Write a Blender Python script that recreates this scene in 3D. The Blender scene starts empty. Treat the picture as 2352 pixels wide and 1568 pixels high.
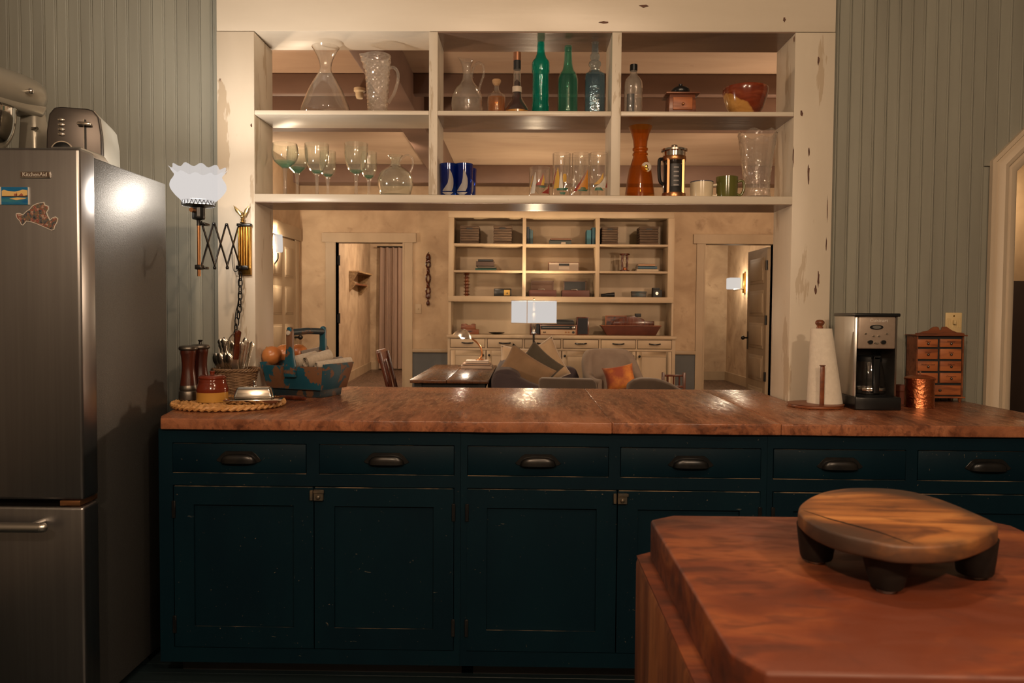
import bpy, bmesh, math, random
from mathutils import Matrix, Vector

random.seed(7)
PI = math.pi
SC = bpy.context.scene
COL = SC.collection

# ------------------------------------------------------------------ camera
F_PX, EYE = 1750.0, 1.28
YAW, PITCH, ROLL = 27 / F_PX, 64 / F_PX, 0.0075
CROT = Matrix.Rotation(YAW, 3, 'Z') @ Matrix.Rotation(PI / 2 - PITCH, 3, 'X') @ Matrix.Rotation(ROLL, 3, 'Z')
cd = bpy.data.cameras.new('camera')
cd.sensor_width = 36.0
cd.lens = 36.0 * F_PX / 2352
cd.clip_start = 0.02
cd.dof.use_dof = True
cd.dof.focus_distance = 3.15
cd.dof.aperture_fstop = 7.5
cam = bpy.data.objects.new('camera', cd)
COL.objects.link(cam)
cam.matrix_world = Matrix.Translation((0, 0, EYE)) @ CROT.to_4x4()
SC.camera = cam

# ------------------------------------------------------------------ colour management, world
SC.view_settings.view_transform = 'Standard'
SC.view_settings.look = 'None'
SC.view_settings.gamma = 1.0
SC.view_settings.use_curve_mapping = False
SC.view_settings.exposure = 0.0
SC.cycles.max_bounces = 9
SC.cycles.diffuse_bounces = 3
SC.cycles.glossy_bounces = 4
SC.cycles.transmission_bounces = 8
SC.cycles.transparent_max_bounces = 24
SC.cycles.sample_clamp_indirect = 4.0
SC.cycles.blur_glossy = 0.5
w = bpy.data.worlds.new('World')
SC.world = w
w.use_nodes = True
w.node_tree.nodes['Background'].inputs[0].default_value = (0.55, 0.62, 0.8, 1)
w.node_tree.nodes['Background'].inputs[1].default_value = 0.03


# ------------------------------------------------------------------ lights of the rooms, some of them added
def lamp(name, loc, power, col=(1, 0.66, 0.38), r=0.05, kind='POINT', rot=(0, 0, 0), size=None, spot=None):
    d = bpy.data.lights.new(name, kind)
    d.energy = power
    d.color = col
    if kind == 'POINT':
        d.shadow_soft_size = r
    if kind == 'SPOT':
        d.shadow_soft_size = r
        d.spot_size = spot
        d.spot_blend = 0.6
    if kind == 'AREA':
        d.shape = 'DISK'
        d.size = size
    o = bpy.data.objects.new(name, d)
    o.location = loc
    o.rotation_euler = rot
    COL.objects.link(o)
    return o


WARM = (1.0, 0.72, 0.48)
lamp('kitchen_ceiling_light', (0.35, 1.15, 2.70), 36, WARM, 0.06)
lamp('kitchen_ceiling_light', (1.2, -0.6, 2.45), 122, WARM, 0.06)
lamp('kitchen_ceiling_light', (-0.60, -0.6, 2.45), 136, WARM, 0.06)
lamp('far_wall_wash', (1.75, 6.25, 2.66), 62, WARM, 0.06, 'SPOT', (math.radians(66), 0, 0), spot=1.9)  # added spot without a fixture, washes the far wall with light
lamp('far_wall_wash', (-1.05, 6.25, 2.66), 62, WARM, 0.06, 'SPOT', (math.radians(66), 0, 0), spot=1.9)  # second added spot, for the left part of the far wall
lamp('added_living_light', (2.3, 5.35, 1.6), 85, WARM, 0.10)  # added light with no lamp built, brightens the living room ceiling
lamp('added_living_light', (-2.1, 4.7, 1.6), 75, WARM, 0.10)  # added light on the left, out of view behind the wall
lamp('study_light', (-2.45, 11.4, 2.75), 170, (1, 0.78, 0.55), 0.1)
lamp('study_light', (-1.6, 14.6, 2.9), 150, (1, 0.78, 0.55), 0.1)  # second lamp, added to brighten the study walls
lamp('hall_ceiling_light', (2.4, 12.6, 2.9), 80, (1, 0.78, 0.55), 0.1)
lamp('passage_light', (2.75, 4.45, 1.98), 9, (1, 0.72, 0.42), 0.05)


# ------------------------------------------------------------------ helpers
def at(px, py, Y):
    """World X and Z of the point at depth Y that sits at a place measured in the photograph."""
    d = CROT @ Vector(((px - 1176) / F_PX, -(py - 784) / F_PX, -1.0))
    t = Y / d.y
    return d.x * t, EYE + d.z * t


def onz(px, py, Z):
    d = CROT @ Vector(((px - 1176) / F_PX, -(py - 784) / F_PX, -1.0))
    t = (Z - EYE) / d.z
    return d.x * t, d.y * t


class G:
    def __init__(self):
        self.v, self.f, self.m = [], [], []

    def add(self, v, f, mi=0):
        k = len(self.v)
        self.v += [tuple(p) for p in v]
        self.f += [tuple(i + k for i in q) for q in f]
        self.m += [mi] * len(f)
        return self

    def box(self, x0, x1, y0, y1, z0, z1, mi=0):
        return self.add([(x0, y0, z0), (x1, y0, z0), (x1, y1, z0), (x0, y1, z0), (x0, y0, z1), (x1, y0, z1), (x1, y1, z1), (x0, y1, z1)],
                        [(3, 2, 1, 0), (4, 5, 6, 7), (0, 1, 5, 4), (1, 2, 6, 5), (2, 3, 7, 6), (3, 0, 4, 7)], mi)

    def cbox(self, c, s, mi=0):
        return self.box(c[0] - s[0] / 2, c[0] + s[0] / 2, c[1] - s[1] / 2, c[1] + s[1] / 2, c[2] - s[2] / 2, c[2] + s[2] / 2, mi)

    def taper(self, x0, x1, y0, y1, z0, u0, u1, w0, w1, z1, mi=0):
        return self.add([(x0, y0, z0), (x1, y0, z0), (x1, y1, z0), (x0, y1, z0), (u0, w0, z1), (u1, w0, z1), (u1, w1, z1), (u0, w1, z1)],
                        [(3, 2, 1, 0), (4, 5, 6, 7), (0, 1, 5, 4), (1, 2, 6, 5), (2, 3, 7, 6), (3, 0, 4, 7)], mi)

    def lathe(self, prof, n=32, c=(0, 0, 0), mi=0, fn=None, caps=True):
        v, f = [], []
        for k, (r, z) in enumerate(prof):
            for i in range(n):
                a = 2 * PI * i / n
                rr, zz = (r, z) if fn is None else fn(r, z, a, k)
                v.append((c[0] + rr * math.cos(a), c[1] + rr * math.sin(a), c[2] + zz))
        for k in range(len(prof) - 1):
            for i in range(n):
                j = (i + 1) % n
                f.append((k * n + i, k * n + j, (k + 1) * n + j, (k + 1) * n + i))
        if caps:
            if prof[0][0] > 1e-5:
                f.append(tuple(range(n - 1, -1, -1)))
            if prof[-1][0] > 1e-5:
                f.append(tuple((len(prof) - 1) * n + i for i in range(n)))
        return self.add(v, f, mi)

    def tube(self, pts, r, n=8, closed=False, mi=0):
        pts = [Vector(p) for p in pts]
        N = len(pts)
        rs = r if isinstance(r, (list, tuple)) else [r] * N
        v, f = [], []
        up = None
        for i, p in enumerate(pts):
            if closed:
                t = (pts[(i + 1) % N] - pts[i - 1])
            else:
                t = pts[min(i + 1, N - 1)] - pts[max(i - 1, 0)]
            t.normalize()
            if up is None:
                up = Vector((0, 0, 1)) if abs(t.z) < 0.9 else Vector((1, 0, 0))
            a = t.cross(up)
            if a.length < 1e-4:
                a = t.cross(Vector((0.3, 1, 0.2)))
            a.normalize()
            b = a.cross(t)
            b.normalize()
            up = b
            for k in range(n):
                q = 2 * PI * k / n
                v.append(p + (a * math.cos(q) + b * math.sin(q)) * rs[i])
        M = N if closed else N - 1
        for i in range(M):
            i2 = (i + 1) % N
            for k in range(n):
                k2 = (k + 1) % n
                f.append((i * n + k, i * n + k2, i2 * n + k2, i2 * n + k))
        if not closed:
            f.append(tuple(range(n - 1, -1, -1)))
            f.append(tuple((N - 1) * n + k for k in range(n)))
        return self.add(v, f, mi)

    def prism(self, poly, a0, a1, axis='y', mi=0):
        n = len(poly)
        mk = {'y': lambda p, a: (p[0], a, p[1]), 'z': lambda p, a: (p[0], p[1], a), 'x': lambda p, a: (a, p[0], p[1])}[axis]
        v = [mk(p, a0) for p in poly] + [mk(p, a1) for p in poly]
        f = [tuple(range(n)), tuple(range(2 * n - 1, n - 1, -1))]
        f += [(i, n + i, n + (i + 1) % n, (i + 1) % n) for i in range(n)]
        return self.add(v, f, mi)

    def grid(self, fn, nu, nv, closeu=False, mi=0):
        v = [fn(i / (nu - (0 if closeu else 1)), j / (nv - 1)) for j in range(nv) for i in range(nu)]
        f = []
        for j in range(nv - 1):
            for i in range(nu if closeu else nu - 1):
                i2 = (i + 1) % nu
                f.append((j * nu + i, j * nu + i2, (j + 1) * nu + i2, (j + 1) * nu + i))
        return self.add(v, f, mi)

    def ball(self, c, r, n=16, m=10, mi=0):
        r = r if isinstance(r, (tuple, list)) else (r, r, r)
        prof = [(math.sin(PI * k / m), -math.cos(PI * k / m)) for k in range(m + 1)]
        prof[0] = (1e-6, -1)
        prof[-1] = (1e-6, 1)
        s = G().lathe(prof, n)
        return self.add([(c[0] + p[0] * r[0], c[1] + p[1] * r[1], c[2] + p[2] * r[2]) for p in s.v], s.f, mi)

    def xf(self, M):
        self.v = [tuple(M @ Vector(p)) for p in self.v]
        return self

    def rot(self, ax, deg):
        return self.xf(Matrix.Rotation(math.radians(deg), 4, ax))

    def mv(self, x, y, z):
        self.v = [(p[0] + x, p[1] + y, p[2] + z) for p in self.v]
        return self

    def join(self, o, mi=None):
        k = len(self.v)
        self.v += o.v
        self.f += [tuple(i + k for i in q) for q in o.f]
        self.m += o.m if mi is None else [mi] * len(o.f)
        return self


def mesh(name, g, mats, bevel=0, seg=2, sharp=38, sub=0):
    me = bpy.data.meshes.new(name)
    me.from_pydata(g.v, [], g.f)
    mats = mats if isinstance(mats, (list, tuple)) else [mats]
    for m in mats:
        me.materials.append(m)
    me.polygons.foreach_set('material_index', g.m)
    bm = bmesh.new()
    bm.from_mesh(me)
    bmesh.ops.remove_doubles(bm, verts=bm.verts, dist=1e-6)
    bmesh.ops.recalc_face_normals(bm, faces=bm.faces)
    if bevel:
        ed = [e for e in bm.edges if len(e.link_faces) == 2 and e.calc_face_angle(0) > 0.5]
        bmesh.ops.bevel(bm, geom=ed, offset=bevel, segments=seg, profile=0.5, affect='EDGES', clamp_overlap=True)
    for q in bm.faces:
        q.smooth = True
    bm.to_mesh(me)
    bm.free()
    me.set_sharp_from_angle(angle=math.radians(sharp))
    return me


def obj(name, g, mats, parent=None, loc=(0, 0, 0), rot=(0, 0, 0), bevel=0, seg=2, sharp=38):
    me = g if isinstance(g, bpy.types.Mesh) else mesh(name, g, mats, bevel, seg, sharp)
    o = bpy.data.objects.new(name, me)
    COL.objects.link(o)
    o.location = loc
    o.rotation_euler = rot
    if parent is not None:
        o.parent = parent
    return o


def tag(o, label, cat, group=None):
    o['label'] = label
    o['category'] = cat
    if group:
        o['group'] = group
    return o


def thing(name, label, cat, loc=(0, 0, 0), rz=0, group=None):
    o = bpy.data.objects.new(name, None)
    COL.objects.link(o)
    o.location = loc
    o.rotation_euler = (0, 0, rz)
    o.empty_display_size = 0.05
    return tag(o, label, cat, group)


def struct(name, g, mats, parent=None, bevel=0, **k):
    o = obj(name, g, mats, parent, bevel=bevel, **k)
    if parent is None:
        o['kind'] = 'structure'
    return o


def dup(root, loc, rz=0, label=None):
    r = root.copy()
    COL.objects.link(r)
    r.location = loc
    r.rotation_euler = (0, 0, rz)
    if label:
        r['label'] = label
    for ch in list(root.children):
        c = ch.copy()
        COL.objects.link(c)
        c.parent = r
        for s in list(ch.children):
            d = s.copy()
            COL.objects.link(d)
            d.parent = c
    return r


def text(name, s, size, m, parent, loc, rot=(PI / 2, 0, 0), shear=0.0, depth=0.0004, sx=1.0):
    c = bpy.data.curves.new(name, 'FONT')
    c.body = s
    c.size = size
    c.align_x = 'CENTER'
    c.align_y = 'CENTER'
    c.shear = shear
    c.extrude = depth
    c.materials.append(m)
    tmp = bpy.data.objects.new(name, c)
    COL.objects.link(tmp)
    me = bpy.data.meshes.new_from_object(tmp.evaluated_get(bpy.context.evaluated_depsgraph_get()))
    bpy.data.objects.remove(tmp)
    o = bpy.data.objects.new(name, me)
    COL.objects.link(o)
    o.location = loc
    o.rotation_euler = rot
    o.parent = parent
    return o


# ------------------------------------------------------------------ materials
def new_mat(name):
    m = bpy.data.materials.new(name)
    m.use_nodes = True
    nt = m.node_tree
    return m, nt, nt.nodes['Principled BSDF'], nt.nodes['Material Output']


def coords(nt, sc):
    tc = nt.nodes.new('ShaderNodeTexCoord')
    oi = nt.nodes.new('ShaderNodeObjectInfo')
    mul = nt.nodes.new('ShaderNodeMath')
    mul.operation = 'MULTIPLY'
    mul.inputs[1].default_value = 43.0
    nt.links.new(oi.outputs['Random'], mul.inputs[0])
    mp = nt.nodes.new('ShaderNodeMapping')
    mp.inputs['Scale'].default_value = sc
    nt.links.new(tc.outputs['Object'], mp.inputs['Vector'])
    nt.links.new(mul.outputs[0], mp.inputs['Location'])
    return mp.outputs[0]


def noise(nt, vec, scale, detail=4, dist=0.0, rough=0.55):
    n = nt.nodes.new('ShaderNodeTexNoise')
    n.inputs['Scale'].default_value = scale
    n.inputs['Detail'].default_value = detail
    n.inputs['Roughness'].default_value = rough
    n.inputs['Distortion'].default_value = dist
    nt.links.new(vec, n.inputs['Vector'])
    return n.outputs[0]


def ramp(nt, fac, stops):
    r = nt.nodes.new('ShaderNodeValToRGB')
    e = r.color_ramp.elements
    while len(e) < len(stops):
        e.new(0.5)
    for k, (p, c) in enumerate(stops):
        e[k].position = p
        e[k].color = (*c, 1) if len(c) == 3 else c
    nt.links.new(fac, r.inputs[0])
    return r.outputs[0]


def mixc(nt, fac, a, b):
    n = nt.nodes.new('ShaderNodeMix')
    n.data_type = 'RGBA'
    for s, v in ((n.inputs[0], fac), (n.inputs[6], a), (n.inputs[7], b)):
        if hasattr(v, 'links'):
            nt.links.new(v, s)
        elif isinstance(v, (int, float)):
            s.default_value = v
        else:
            s.default_value = (*v, 1)
    return n.outputs[2]


def mat(name, c1, c2=None, rough=0.5, metal=0.0, ns=6.0, sc=(1, 1, 1), lo=0.35, hi=0.65, detail=5, dist=0.0,
        bump=0.0, bs=None, bsc=None, chip=None, chip_sc=(1, 1, 1), chip_ns=8.0, chip_lo=0.66, chip_hi=0.68,
        chip2=None, spec=0.5, coat=0.0, aniso=0.0, sheen=0.0, rvar=0.0):
    m, nt, b, out = new_mat(name)
    vec = coords(nt, sc)
    b.inputs['Roughness'].default_value = rough
    b.inputs['Metallic'].default_value = metal
    b.inputs['Specular IOR Level'].default_value = spec
    b.inputs['Coat Weight'].default_value = coat
    b.inputs['Coat Roughness'].default_value = 0.15
    b.inputs['Anisotropic'].default_value = aniso
    b.inputs['Sheen Weight'].default_value = sheen
    b.inputs['Base Color'].default_value = (*c1, 1)
    n1 = None
    if c2 is not None:
        n1 = noise(nt, vec, ns, detail, dist)
        col = ramp(nt, n1, [(lo, c1), (hi, c2)])
        if chip is not None:
            v2 = coords(nt, chip_sc)
            n2 = noise(nt, v2, chip_ns, 6, 0.3, 0.6)
            fac = ramp(nt, n2, [(chip_lo, (0, 0, 0)), (chip_hi, (1, 1, 1))])
            col = mixc(nt, fac, col, chip)
        if chip2 is not None:
            v3 = coords(nt, chip2[1])
            n3 = noise(nt, v3, chip2[2], 5, 0.2, 0.6)
            fac = ramp(nt, n3, [(chip2[3], (0, 0, 0)), (chip2[3] + 0.015, (1, 1, 1))])
            col = mixc(nt, fac, col, chip2[0])
        nt.links.new(col, b.inputs['Base Color'])
        if rvar:
            rr = ramp(nt, n1, [(0.3, (rough - rvar,) * 3), (0.7, (rough + rvar,) * 3)])
            nt.links.new(rr, b.inputs['Roughness'])
    if bump:
        v4 = coords(nt, bsc or sc)
        n4 = noise(nt, v4, bs or ns * 2, 5)
        bp = nt.nodes.new('ShaderNodeBump')
        bp.inputs['Strength'].default_value = bump
        bp.inputs['Distance'].default_value = 0.004
        nt.links.new(n4, bp.inputs['Height'])
        nt.links.new(bp.outputs[0], b.inputs['Normal'])
    return m


def wood(name, c1, c2, c3, axis='x', rough=0.4, ns=7.0, bump=0.25, stretch=0.09, patch=None, coat=0.0):
    """Long-grained wood: streaks along one axis, broad patches and dark pores."""
    m, nt, b, out = new_mat(name)
    s = {'x': (stretch, 1, 1), 'y': (1, stretch, 1), 'z': (1, 1, stretch)}[axis]
    vec = coords(nt, s)
    n1 = noise(nt, vec, ns, 6, 1.2, 0.6)
    col = ramp(nt, n1, [(0.32, c1), (0.52, c2), (0.72, c3)])
    v2 = coords(nt, tuple(k * 0.6 + 0.05 for k in s))
    n2 = noise(nt, v2, ns * 9, 3, 0.4, 0.5)
    pores = ramp(nt, n2, [(0.36, (0.45, 0.4, 0.4)), (0.5, (1, 1, 1))])
    mx = nt.nodes.new('ShaderNodeMix')
    mx.data_type = 'RGBA'
    mx.blend_type = 'MULTIPLY'
    mx.inputs[0].default_value = 0.75
    nt.links.new(col, mx.inputs[6])
    nt.links.new(pores, mx.inputs[7])
    col = mx.outputs[2]
    if patch is not None:
        v3 = coords(nt, (1, 1, 1))
        n3 = noise(nt, v3, patch[1], 4, 0.6)
        fac = ramp(nt, n3, [(patch[2], (0, 0, 0)), (patch[2] + 0.12, (1, 1, 1))])
        col = mixc(nt, fac, col, patch[0])
    nt.links.new(col, b.inputs['Base Color'])
    b.inputs['Coat Weight'].default_value = coat
    b.inputs['Coat Roughness'].default_value = 0.2
    rr = ramp(nt, n2, [(0.3, (rough + 0.15,) * 3), (0.6, (rough,) * 3)])
    nt.links.new(rr, b.inputs['Roughness'])
    if bump:
        bp = nt.nodes.new('ShaderNodeBump')
        bp.inputs['Strength'].default_value = bump
        bp.inputs['Distance'].default_value = 0.003
        nt.links.new(n1, bp.inputs['Height'])
        nt.links.new(bp.outputs[0], b.inputs['Normal'])
    return m


def glass(name, tint, edge=None, refl=1.0, rough=0.03, bump=0.0, bs=60.0, bsc=(1, 1, 1), body=None, bw=0.0):
    """Blown glass wall: clear through the middle, deeper colour and stronger reflection towards grazing angles."""
    m = bpy.data.materials.new(name)
    m.use_nodes = True
    nt = m.node_tree
    nt.nodes.clear()
    out = nt.nodes.new('ShaderNodeOutputMaterial')
    lw = nt.nodes.new('ShaderNodeLayerWeight')
    lw.inputs[0].default_value = 0.45
    pw = nt.nodes.new('ShaderNodeMath')
    pw.operation = 'POWER'
    pw.inputs[1].default_value = 3.5
    ad = nt.nodes.new('ShaderNodeMath')
    ad.operation = 'MULTIPLY_ADD'
    ad.inputs[1].default_value = 0.75
    ad.inputs[2].default_value = 0.032
    lf = nt.nodes.new('ShaderNodeLayerWeight')
    lf.inputs[0].default_value = 0.5
    nt.links.new(lf.outputs['Facing'], pw.inputs[0])
    nt.links.new(pw.outputs[0], ad.inputs[0])
    tr = nt.nodes.new('ShaderNodeBsdfTransparent')
    gl = nt.nodes.new('ShaderNodeBsdfGlossy')
    gl.inputs['Roughness'].default_value = rough
    mx = nt.nodes.new('ShaderNodeMixShader')
    edge = edge or tuple(t * t * 0.7 for t in tint)
    col = ramp(nt, lw.outputs['Facing'], [(0.6, tint), (1.0, edge)])
    nt.links.new(col, tr.inputs[0])
    mul = nt.nodes.new('ShaderNodeMath')
    mul.operation = 'MULTIPLY'
    mul.use_clamp = True
    mul.inputs[1].default_value = refl
    nt.links.new(ad.outputs[0], mul.inputs[0])
    nt.links.new(mul.outputs[0], mx.inputs[0])
    base = tr.outputs[0]
    if body is not None:
        df = nt.nodes.new('ShaderNodeBsdfTranslucent')
        df.inputs[0].default_value = (*body, 1)
        d2 = nt.nodes.new('ShaderNodeBsdfDiffuse')
        d2.inputs[0].default_value = (*body, 1)
        ma = nt.nodes.new('ShaderNodeMixShader')
        mb = nt.nodes.new('ShaderNodeMixShader')
        mb.inputs[0].default_value = bw
        nt.links.new(df.outputs[0], ma.inputs[1])
        nt.links.new(d2.outputs[0], ma.inputs[2])
        nt.links.new(tr.outputs[0], mb.inputs[1])
        nt.links.new(ma.outputs[0], mb.inputs[2])
        base = mb.outputs[0]
    nt.links.new(base, mx.inputs[1])
    nt.links.new(gl.outputs[0], mx.inputs[2])
    if bump:
        v = coords(nt, bsc)
        n4 = noise(nt, v, bs, 2)
        bp = nt.nodes.new('ShaderNodeBump')
        bp.inputs['Strength'].default_value = bump
        bp.inputs['Distance'].default_value = 0.004
        nt.links.new(n4, bp.inputs['Height'])
        for s in (gl, lf, lw):
            nt.links.new(bp.outputs[0], s.inputs['Normal'])
    nt.links.new(mx.outputs[0], out.inputs[0])
    return m


def lampshade(name, col, strength, through=0.5):
    """Translucent lit shade: lets part of the bulb's light through and glows evenly."""
    m = bpy.data.materials.new(name)
    m.use_nodes = True
    nt = m.node_tree
    nt.nodes.clear()
    out = nt.nodes.new('ShaderNodeOutputMaterial')
    tr = nt.nodes.new('ShaderNodeBsdfTransparent')
    em = nt.nodes.new('ShaderNodeEmission')
    em.inputs[0].default_value = (*col, 1)
    em.inputs[1].default_value = strength
    mx = nt.nodes.new('ShaderNodeMixShader')
    mx.inputs[0].default_value = 1 - through
    nt.links.new(tr.outputs[0], mx.inputs[1])
    nt.links.new(em.outputs[0], mx.inputs[2])
    nt.links.new(mx.outputs[0], out.inputs[0])
    return m


CREAM, CREAM2, CHIP = (0.62, 0.555, 0.46), (0.50, 0.435, 0.345), (0.10, 0.045, 0.025)
M = {}
M['post'] = mat('aged_white_paint', CREAM, CREAM2, 0.42, ns=3.5, sc=(1, 1, 0.3), lo=0.3, hi=0.85, bump=0.12, bs=24, bsc=(1, 1, 0.2),
                chip=CHIP, chip_sc=(1, 1, 0.28), chip_ns=11, chip_lo=0.735, chip_hi=0.745, chip2=((0.44, 0.36, 0.265), (1, 1, 0.16), 12, 0.60))
M['post_h'] = mat('aged_white_paint_boards', CREAM, CREAM2, 0.34, ns=3.5, sc=(0.25, 1, 1), lo=0.3, hi=0.85, bump=0.22, bs=18, bsc=(0.12, 1, 1),
                  chip=CHIP, chip_sc=(0.4, 1, 1), chip_ns=13, chip_lo=0.745, chip_hi=0.755)
M['green'] = mat('grey_green_paint', (0.285, 0.285, 0.24), (0.215, 0.212, 0.178), 0.45, ns=4, sc=(1, 1, 0.12), bump=0.1, bs=20,
                 bsc=(1, 1, 0.2), chip=(0.17, 0.11, 0.07), chip_sc=(1, 1, 0.1), chip_ns=14, chip_lo=0.7, chip_hi=0.74,
                 chip2=((0.05, 0.04, 0.03), (1, 1, 0.4), 22, 0.78))
M['plaster'] = mat('mottled_tan_plaster', (0.52, 0.385, 0.255), (0.33, 0.225, 0.14), 0.75, ns=2.6, lo=0.36, hi=0.72, detail=9, dist=0.5, bump=0.05, chip=(0.24, 0.155, 0.095), chip_ns=6, chip_lo=0.6, chip_hi=0.8)
M['trim'] = mat('worn_cream_trim', (0.43, 0.325, 0.215), (0.32, 0.235, 0.15), 0.5, ns=3, sc=(1, 1, 0.3), lo=0.35, hi=0.8, bump=0.08,
                chip=(0.25, 0.16, 0.1), chip_ns=20, chip_lo=0.74, chip_hi=0.77)
M['grey_dado'] = mat('slate_grey_paint', (0.10, 0.105, 0.11), (0.075, 0.08, 0.085), 0.6, ns=3)
M['ceil'] = mat('pinkish_limed_boards', (0.48, 0.36, 0.265), (0.36, 0.25, 0.175), 0.6, ns=2.2, sc=(0.35, 1.2, 1), lo=0.3, hi=0.75, dist=0.6,
                chip=(0.22, 0.13, 0.09), chip_sc=(0.35, 1, 1), chip_ns=5, chip_lo=0.67, chip_hi=0.74)
M['beam'] = mat('brown_limed_beam', (0.20, 0.125, 0.095), (0.14, 0.085, 0.065), 0.55, ns=3, sc=(0.3, 1, 1), bump=0.1)
M['darkfloor'] = wood('brown_floor_boards', (0.05, 0.028, 0.018), (0.09, 0.05, 0.032), (0.12, 0.07, 0.045), 'y', 0.4)
M['tealfloor'] = mat('blue_black_floor_paint', (0.004, 0.011, 0.015), (0.008, 0.016, 0.019), 0.5, ns=6, sc=(0.2, 1, 1), bump=0.15,
                     chip=(0.06, 0.06, 0.05), chip_sc=(0.3, 1, 1), chip_ns=12, chip_lo=0.7, chip_hi=0.73)
M['kwall'] = mat('dim_kitchen_plaster', (0.16, 0.14, 0.115), (0.12, 0.105, 0.085), 0.7, ns=2)
M['kceil'] = mat('dim_kitchen_ceiling', (0.30, 0.26, 0.21), (0.24, 0.2, 0.16), 0.7, ns=2)
M['teal'] = mat('dark_teal_paint', (0.0004, 0.0080, 0.0148), (0.0008, 0.0108, 0.0182), 0.5, spec=0.14, ns=5, sc=(1, 1, 0.4), bump=0.08, bs=30,
                chip=(0.10, 0.085, 0.065), chip_sc=(1, 1, 1), chip_ns=95, chip_lo=0.69, chip_hi=0.71, chip2=((0.045, 0.05, 0.045), (0.35, 1, 1), 34, 0.715))
M['teal_edge'] = mat('rubbed_paint_edge', (0.012, 0.022, 0.024), (0.24, 0.17, 0.105), 0.45, ns=9, sc=(1, 1, 1), lo=0.44, hi=0.62, detail=7)
M['iron'] = mat('dark_bronze', (0.028, 0.03, 0.033), (0.045, 0.042, 0.04), 0.32, 0.85, ns=20)
M['black'] = mat('black_enamel', (0.006, 0.007, 0.008), rough=0.3)
M['matblack'] = mat('matt_black', (0.01, 0.01, 0.011), rough=0.6)
M['counter'] = wood('worn_counter_wood', (0.125, 0.042, 0.020), (0.275, 0.102, 0.049), (0.39, 0.16, 0.078), 'y', 0.25, 10.0, 1.0, 0.12,
                    patch=((0.33, 0.13, 0.063), 1.8, 0.5))
M['block'] = wood('red_butcher_wood', (0.048, 0.010, 0.004), (0.135, 0.029, 0.009), (0.25, 0.070, 0.019), 'x', 0.5, 6.0, 0.2, 0.4,
                  patch=((0.105, 0.022, 0.007), 4.5, 0.5))
M['blockside'] = wood('butcher_side_wood', (0.10, 0.028, 0.010), (0.19, 0.06, 0.02), (0.33, 0.12, 0.04), 'z', 0.45, 6.0, 0.2, 0.14)
def board_wood():
    m, nt, b, out = new_mat('scrubbed_board_wood')
    vec = coords(nt, (0.16, 1, 1))
    n1 = noise(nt, vec, 13, 7, 0.8, 0.62)
    col = ramp(nt, n1, [(0.32, (0.06, 0.020, 0.007)), (0.46, (0.16, 0.054, 0.014)), (0.56, (0.30, 0.112, 0.028)), (0.72, (0.43, 0.19, 0.055))])
    n2 = noise(nt, coords(nt, (0.6, 1, 1)), 11, 5, 0.7)
    col = mixc(nt, ramp(nt, n2, [(0.52, (0, 0, 0)), (0.64, (1, 1, 1))]), col, (0.085, 0.027, 0.009))
    tc = nt.nodes.new('ShaderNodeTexCoord')
    ln = nt.nodes.new('ShaderNodeVectorMath')
    ln.operation = 'MULTIPLY'
    ln.inputs[1].default_value = (1.0, 0.80, 0.0)
    nt.links.new(tc.outputs['Object'], ln.inputs[0])
    le = nt.nodes.new('ShaderNodeVectorMath')
    le.operation = 'LENGTH'
    nt.links.new(ln.outputs[0], le.inputs[0])
    ad = nt.nodes.new('ShaderNodeMath')
    ad.operation = 'MULTIPLY_ADD'
    ad.inputs[1].default_value = 0.05
    nt.links.new(n2, ad.inputs[0])
    nt.links.new(le.outputs['Value'], ad.inputs[2])
    rim = ramp(nt, ad.outputs[0], [(0.118, (0, 0, 0)), (0.152, (1, 1, 1))])
    n3 = noise(nt, coords(nt, (1, 1, 1)), 9, 4)
    rm = nt.nodes.new('ShaderNodeMath')
    rm.operation = 'MULTIPLY'
    nt.links.new(rim, rm.inputs[0])
    nt.links.new(ramp(nt, n3, [(0.35, (0.25, 0.25, 0.25)), (0.6, (0.95, 0.95, 0.95))]), rm.inputs[1])
    col = mixc(nt, rm.outputs[0], col, (0.035, 0.018, 0.011))
    nt.links.new(col, b.inputs['Base Color'])
    b.inputs['Roughness'].default_value = 0.55
    bp = nt.nodes.new('ShaderNodeBump')
    bp.inputs['Strength'].default_value = 0.5
    bp.inputs['Distance'].default_value = 0.003
    nt.links.new(n1, bp.inputs['Height'])
    nt.links.new(bp.outputs[0], b.inputs['Normal'])
    return m


M['board'] = board_wood()
M['boardleg'] = mat('charred_wood_leg', (0.016, 0.010, 0.007), (0.006, 0.004, 0.0035), 0.65, ns=12, bump=0.3, spec=0.2)
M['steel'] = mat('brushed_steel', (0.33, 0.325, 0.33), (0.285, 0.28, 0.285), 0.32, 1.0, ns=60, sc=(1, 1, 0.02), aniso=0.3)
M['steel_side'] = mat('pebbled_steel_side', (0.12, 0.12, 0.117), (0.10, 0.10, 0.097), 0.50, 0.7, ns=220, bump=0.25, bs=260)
M['chrome'] = mat('polished_metal', (0.72, 0.69, 0.65), rough=0.10, metal=1.0)
M['silver'] = mat('old_silver', (0.86, 0.80, 0.71), (0.50, 0.43, 0.34), 0.24, 1.0, ns=70, lo=0.5, hi=0.8, bump=0.3, bs=160)
M['satin'] = mat('satin_metal', (0.55, 0.53, 0.50), rough=0.32, metal=1.0)
M['champagne'] = mat('champagne_paint', (0.36, 0.345, 0.30), rough=0.34, metal=0.5)
M['steel_dark'] = mat('smoky_steel', (0.085, 0.075, 0.07), rough=0.38, metal=0.9)
M['brass'] = mat('aged_brass', (0.62, 0.38, 0.10), (0.45, 0.25, 0.06), 0.25, 1.0, ns=15)
M['gold'] = mat('pale_gold', (0.82, 0.60, 0.27), rough=0.25, metal=1.0)
M['rod'] = mat('copper_rod', (0.42, 0.20, 0.09), rough=0.3, metal=0.9)
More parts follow.
